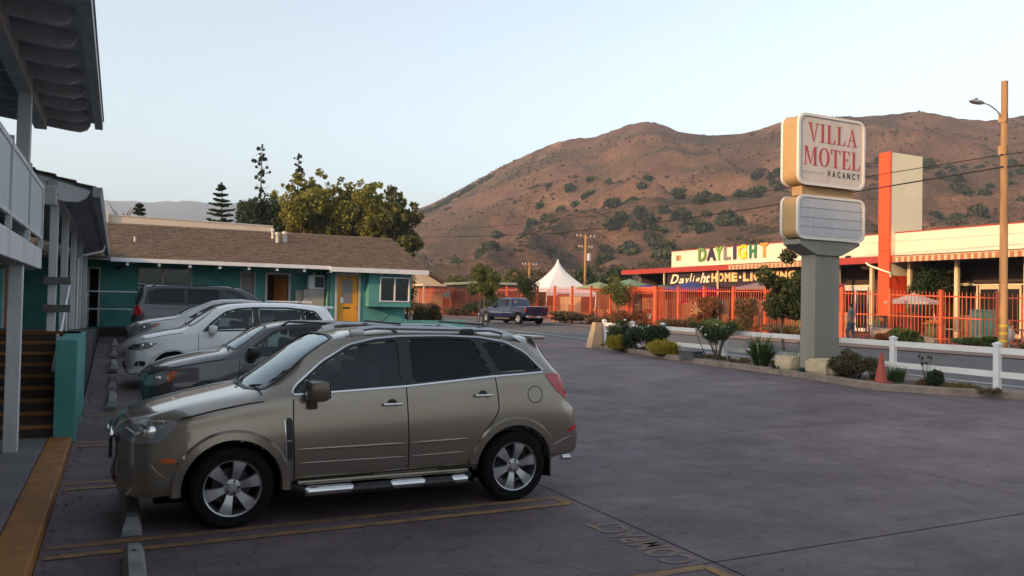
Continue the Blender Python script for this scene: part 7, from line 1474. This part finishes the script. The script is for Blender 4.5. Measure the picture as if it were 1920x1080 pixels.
# ---- the planting bed
GB = 'plants in the kerbed bed by the white fence'
B = lambda u, v: gz(u if u < 18.4 else 18.4, v) + .12
shrub('rambling rose-like bush with pale blooms at the far end of the white fence', 17.6, 26.2, .55, 1.15, 2200, .04, L_rose, z=B(17.6, 26), group=GB, flowers=14)
shrub('larger of the two dark green shrubs against the white fence', 17.65, 24.0, .75, 1.1, 5200, .04, L_dk, z=B(17.6, 24), group=GB, sub=14, flowers=5); shrub('smaller dark green shrub left of the white fence post', 17.5, 25.0, .5, .9, 2600, .04, L_dk, z=B(17.5, 25), group=GB)
for (u, v, w, lb) in ((17.15, 25.6, .36, 'small golden yellow mound shrub at the far end of the bed'), (17.15, 22.75, .66, 'long golden yellow mound shrub beside the grey box')):
    t = thing('golden_shrub', lb, 'shrub', (u, v, B(u, v)), 0, GB); g = np.random.default_rng(int(v * 10)); n = 4200; a = g.random(n) * 6.283; rr_2 = np.sqrt(g.random(n)); x0, y0 = rr_2 * np.cos(a) * .42, rr_2 * np.sin(a) * w; h = (.30 + .16 * np.sqrt(np.maximum(0, 1 - rr_2 ** 2))) * (.62 + .5 * g.random(n)) * (1 + .22 * np.sin(x0 * 17) * np.cos(y0 * 13)); lx, ly = g.normal(0, .05, n), g.normal(0, .05, n)
    V = np.stack([np.stack([x0 * .9 - .006, y0 * .9, h * .15], 1), np.stack([x0 * .9 + .006, y0 * .9, h * .15], 1), np.stack([x0 + lx + .003, y0 + ly, h], 1), np.stack([x0 + lx - .012, y0 + ly + .012, h * .8], 1)], 1).reshape(-1, 3); leafmesh('foliage', V, np.arange(n * 4).reshape(n, 4), L_gold, t)
    part('rootstock', MB().blob((0, 0, .08), (.3, w * .75, .14), 2, .2), m_soil, t, True, local=True)
gb_ = thing('utility_box', 'small dark grey lidded utility box on the kerb side of the bed', 'utility box', (16.95, 21.0, B(17, 21))); part('box', MB().box((16.75, 20.65, B(17, 20) - .02), (17.15, 21.4, B(17, 20) + .24), bev=.012), mat('dark grey plastic', (.05, .05, .055), .7, c2=(.07, .07, .075), scale=4), gb_); part('lid', MB().box((16.73, 20.63, B(17, 20) + .242), (17.17, 21.42, B(17, 20) + .275), bev=.008), MATS['dark grey plastic'], gb_)
# open rose bush with several leaning stems
t = thing('rose_bush', 'open vase-shaped rose bush with dark bare stems and small pale blooms', 'bush', (17.35, 20.2, B(17.35, 20.2)), 0, GB); mb = MB(); cl = []; g = random.Random(12)
for q in range(9):
    a = 6.283 * q / 9 + .2; L = g.uniform(.35, .62); e = (L * math.cos(a), L * math.sin(a) * 1.3, g.uniform(.75, 1.15)); mb.tube([(0, 0, -.05), (e[0] * .45, e[1] * .4, e[2] * .5), e], [.022, .015, .007], 5); cl.append((*e, .20, .22, .17)); cl.append((e[0] * .7, e[1] * .7, e[2] * .82, .16, .18, .15))
mb.tube([(-.1, .3, -.05), (-.25, .6, .6), (-.3, .85, 1.15)], [.02, .014, .006], 5); cl.append((-.3, .85, 1.15, .1, .12, .1)); part('stems', mb, m_bark, t, True, local=True); V, F = leaves(cl, 3600, .038, seed=12, shell=.2); leafmesh('foliage', V, F, L_rose, t)
fm = MB()
for q in range(16): c = g.choice(cl); fm.blob((c[0] + g.uniform(-.15, .15), c[1] + g.uniform(-.15, .15), c[2] + g.uniform(-.05, .15)), (.035, .035, .028), 1, .3, q)
part('blooms', fm, m_flower, t, True, local=True, kind='stuff')
def strap(lb, u, v, n, L, w, lf, z, flowers=0, spread=1.0, seed=3):
    t = thing('strap_leaf_plant', lb, 'plant', (u, v, z), 0, GB); g = random.Random(seed); V = []; F = []
    for _ in range(n):
        a = g.uniform(0, 6.283); l = L * g.uniform(.7, 1.15); sp = g.uniform(.35, 1.0) * spread; px_, py_ = -math.sin(a) * w, math.cos(a) * w; b0 = (g.uniform(-.12, .12), g.uniform(-.12, .12)); base = len(V)
        for k in range(5):
            tt = k / 4; r = l * sp * tt * .68; z_ = l * (1.0 * tt - .72 * sp * tt * tt); ww = (1 - tt ** 3) * .5 + .05; cx_, cy_ = b0[0] + r * math.cos(a), b0[1] + r * math.sin(a); V += [(cx_ - px_ * ww, cy_ - py_ * ww, z_), (cx_ + px_ * ww, cy_ + py_ * ww, z_)]
        F += [(base + 2 * k, base + 2 * k + 1, base + 2 * k + 3, base + 2 * k + 2) for k in range(4)]
    leafmesh('leaves', np.array(V), np.array(F), lf, t)
    if flowers:
        fm = MB()
        for q in range(flowers):
            a = g.uniform(0, 6.283); r = g.uniform(.1, .4) * L; fm.tube([(r * .3 * math.cos(a), r * .3 * math.sin(a), 0), (r * math.cos(a), r * math.sin(a), L * .55)], .005, 4); fm.blob((r * math.cos(a), r * math.sin(a), L * .55), (.024, .024, .024), 1, .3, q)
        part('flower_heads', fm, m_flower, t, True, local=True, kind='stuff')
strap('large clump of arching strap leaves left of the round boulder', 17.12, 18.0, 380, 1.25, .034, L_strap, B(17.2, 17.8), 8, seed=3); strap('second strap-leaf clump behind the round boulder', 17.55, 17.0, 170, .75, .026, L_strap, B(17.5, 17), 9, .9, 4)
# spiky twiggy shrub
t = thing('twiggy_shrub', 'thin bare upright twiggy shrub against the white fence left of the sign pole', 'shrub', (17.75, 16.75, B(17.75, 16.8)), 0, GB); mb = MB(); cl = []; g = random.Random(9)
for q in range(34): a = g.uniform(0, 6.283); r = g.uniform(.1, .55); h = g.uniform(.7, 1.35); e = (r * math.cos(a) * .6, r * math.sin(a), h); mb.tube([(e[0] * .2, e[1] * .2, -.03), (e[0] * .6, e[1] * .6, h * .6), e], [.010, .007, .004], 4); cl += [(*e, .05, .05, .07), (e[0] * .7, e[1] * .7, h * .7, .05, .05, .08)]
part('stems', mb, m_bark, t, True, local=True); V, F = leaves(cl, 1500, .022, seed=3); leafmesh('foliage', V, F, L_dk, t)
# boulders
m_bld = mat('sandstone boulder', (.46, .38, .25), .9, c2=(.36, .29, .19), scale=4, bump=.8, bscale=9, bdist=.03)
def boulder(lb, u, v, r, seed, z):
    t = thing('boulder', lb, 'boulder', (u, v, z)); bm = bmesh.new(); bmesh.ops.create_icosphere(bm, subdivisions=4, radius=1)
    for q in bm.verts:
        d = q.co.copy(); p = Vector([math.copysign(abs(c) ** .62, c) for c in d]); k = .80 + .16 * noise.noise(d * 1.3 + Vector((seed, 0, 0))) + .05 * noise.noise(d * 4 + Vector((seed, 0, 0))); q.co = Vector((p.x * r[0] * k, p.y * r[1] * k, p.z * r[2] * k + r[2] * .8))
    mb = MB().add([q.co for q in bm.verts], [[q.index for q in f.verts] for f in bm.faces]); bm.free(); part('stone', mb, m_bld, t, True, local=True)
boulder('rounded pale sandstone boulder left of the sign pole', 17.12, 16.95, (.36, .44, .31), 2, B(17, 16.5) - .04); boulder('squared pale sandstone boulder at the foot of the sign pole', 16.98, 15.62, (.32, .60, .30), 5, B(17, 15.3) - .04)
fs_ = thing('footing_block', 'small grey concrete block between the two boulders', 'block', (17.4, 16.0, B(17, 16))); part('block', MB().box((17.25, 15.95, B(17, 16) - .02), (17.55, 16.3, B(17, 16) + .30), bev=.01), m_kerb, fs_)
shrub('low bluish green ground plant between the boulders', 16.95, 16.05, .28, .22, 700, .03, leafmat('blue green leaf', (.02, .06, .05), (.04, .09, .07)), z=B(17, 16), group=GB); shrub('small low blue-green plant left of the round boulder', 16.85, 17.1, .16, .16, 300, .028, MATS['blue green leaf'], z=B(17, 17), group=GB)
shrub('feathery olive shrub right of the squared boulder', 17.25, 14.75, .62, .72, 5200, .028, leafmat('olive feathery', (.06, .055, .03), (.11, .095, .05)), z=B(17, 14.7), group=GB, sub=14, aspect=1.8); strap('grassy green clump behind the traffic cone', 17.4, 13.65, 260, .60, .016, L_strap, B(17.3, 13.6), 0, .9, 8); strap('grassy clump left of the traffic cone', 17.35, 14.15, 170, .50, .014, leafmat('olive strap', (.06, .06, .02), (.1, .1, .04)), B(17.3, 14.1), 0, .9, 9)
shrub('small very dark shrub with upright sprigs right of the traffic cone', 17.65, 12.75, .33, .45, 2400, .03, L_dk, z=B(17.6, 12.8), group=GB); t = thing('flower_sprig', 'thin sprig with dark seed heads above the very dark shrub', 'plant', (17.6, 12.95, B(17.6, 12.9)), 0, GB); mb = MB(); g = random.Random(2)
for q in range(6): e = (g.uniform(-.1, .1), g.uniform(-.22, .22), g.uniform(.5, .78)); mb.tube([(0, 0, 0), (e[0] * .5, e[1] * .5, e[2] * .5), e], .006, 4); mb.blob(e, (.035, .035, .045), 1, .2, q)
part('stems', mb, L_dk, t, True, local=True, kind='stuff')
shrub('tiny yellow-green plant at the kerb by the right edge', 18.0, 10.6, .2, .2, 400, .03, L_gold, z=B(18, 10.6), group=GB)
g = random.Random(31); lm_ = MB()
for q in range(420):
    v = g.uniform(10.5, 28.0); u0_ = float(np.interp(v, [k_[1] for k_ in KP[::-1]], [k_[0] for k_ in KP[::-1]])) + .25; u = g.uniform(u0_, 18.4); s_ = g.uniform(.012, .05); lm_.blob((u, v, B(u, v) + s_ * .3), (s_, s_ * g.uniform(.6, 1.4), s_ * .6), 1, .3, q)
tag(struct('bed_gravel', lm_, m_kerb), kind='stuff')
wc = [(g.uniform(17.3, 18.35), g.uniform(11.3, 27.5), 0, g.uniform(.08, .22)) for _ in range(60)]; V, F = leaves([(a_, b_, B(a_, b_) + .05, c_, c_, .07) for a_, b_, _z, c_ in wc], 7000, .025, 2.0, up=1.5, seed=40); tag(leafmesh('bed_weeds', V, F, L_dry), kind='stuff')
# cone
cn = thing('traffic_cone', 'faded red-orange traffic cone standing on the planting bed kerb', 'traffic cone', (16.75, 13.55, B(16.8, 13.5) + .03)); m_cone = mat('faded cone', (.34, .055, .035), .65, c2=(.28, .045, .03), scale=5)
part('base', MB().box((-.19, -.19, 0), (.19, .19, .035), bev=.01), m_cone, cn, True, local=True); part('body', MB().lathe([(.15, .036), (.145, .05), (.035, .68), (.03, .72), (.001, .725)], n=24), m_cone, cn, True, local=True)

# ================================================================== AIR
hz = MB().box((-3900, -3900, -4.0), (3900, 3900, 420)); hm_ = bpy.data.materials.new('air'); hm_.use_nodes = True; nt = hm_.node_tree; nt.nodes.remove(nt.nodes['Principled BSDF']); pv_ = nt.nodes.new('ShaderNodeVolumePrincipled'); pv_.inputs['Density'].default_value = .00030; pv_.inputs['Color'].default_value = (.66, .80, 1, 1); pv_.inputs['Anisotropy'].default_value = .2
nt.links.new(pv_.outputs[0], nt.nodes['Material Output'].inputs['Volume']); tag(raw('haze', hz.mesh('haze', hm_)), kind='stuff')
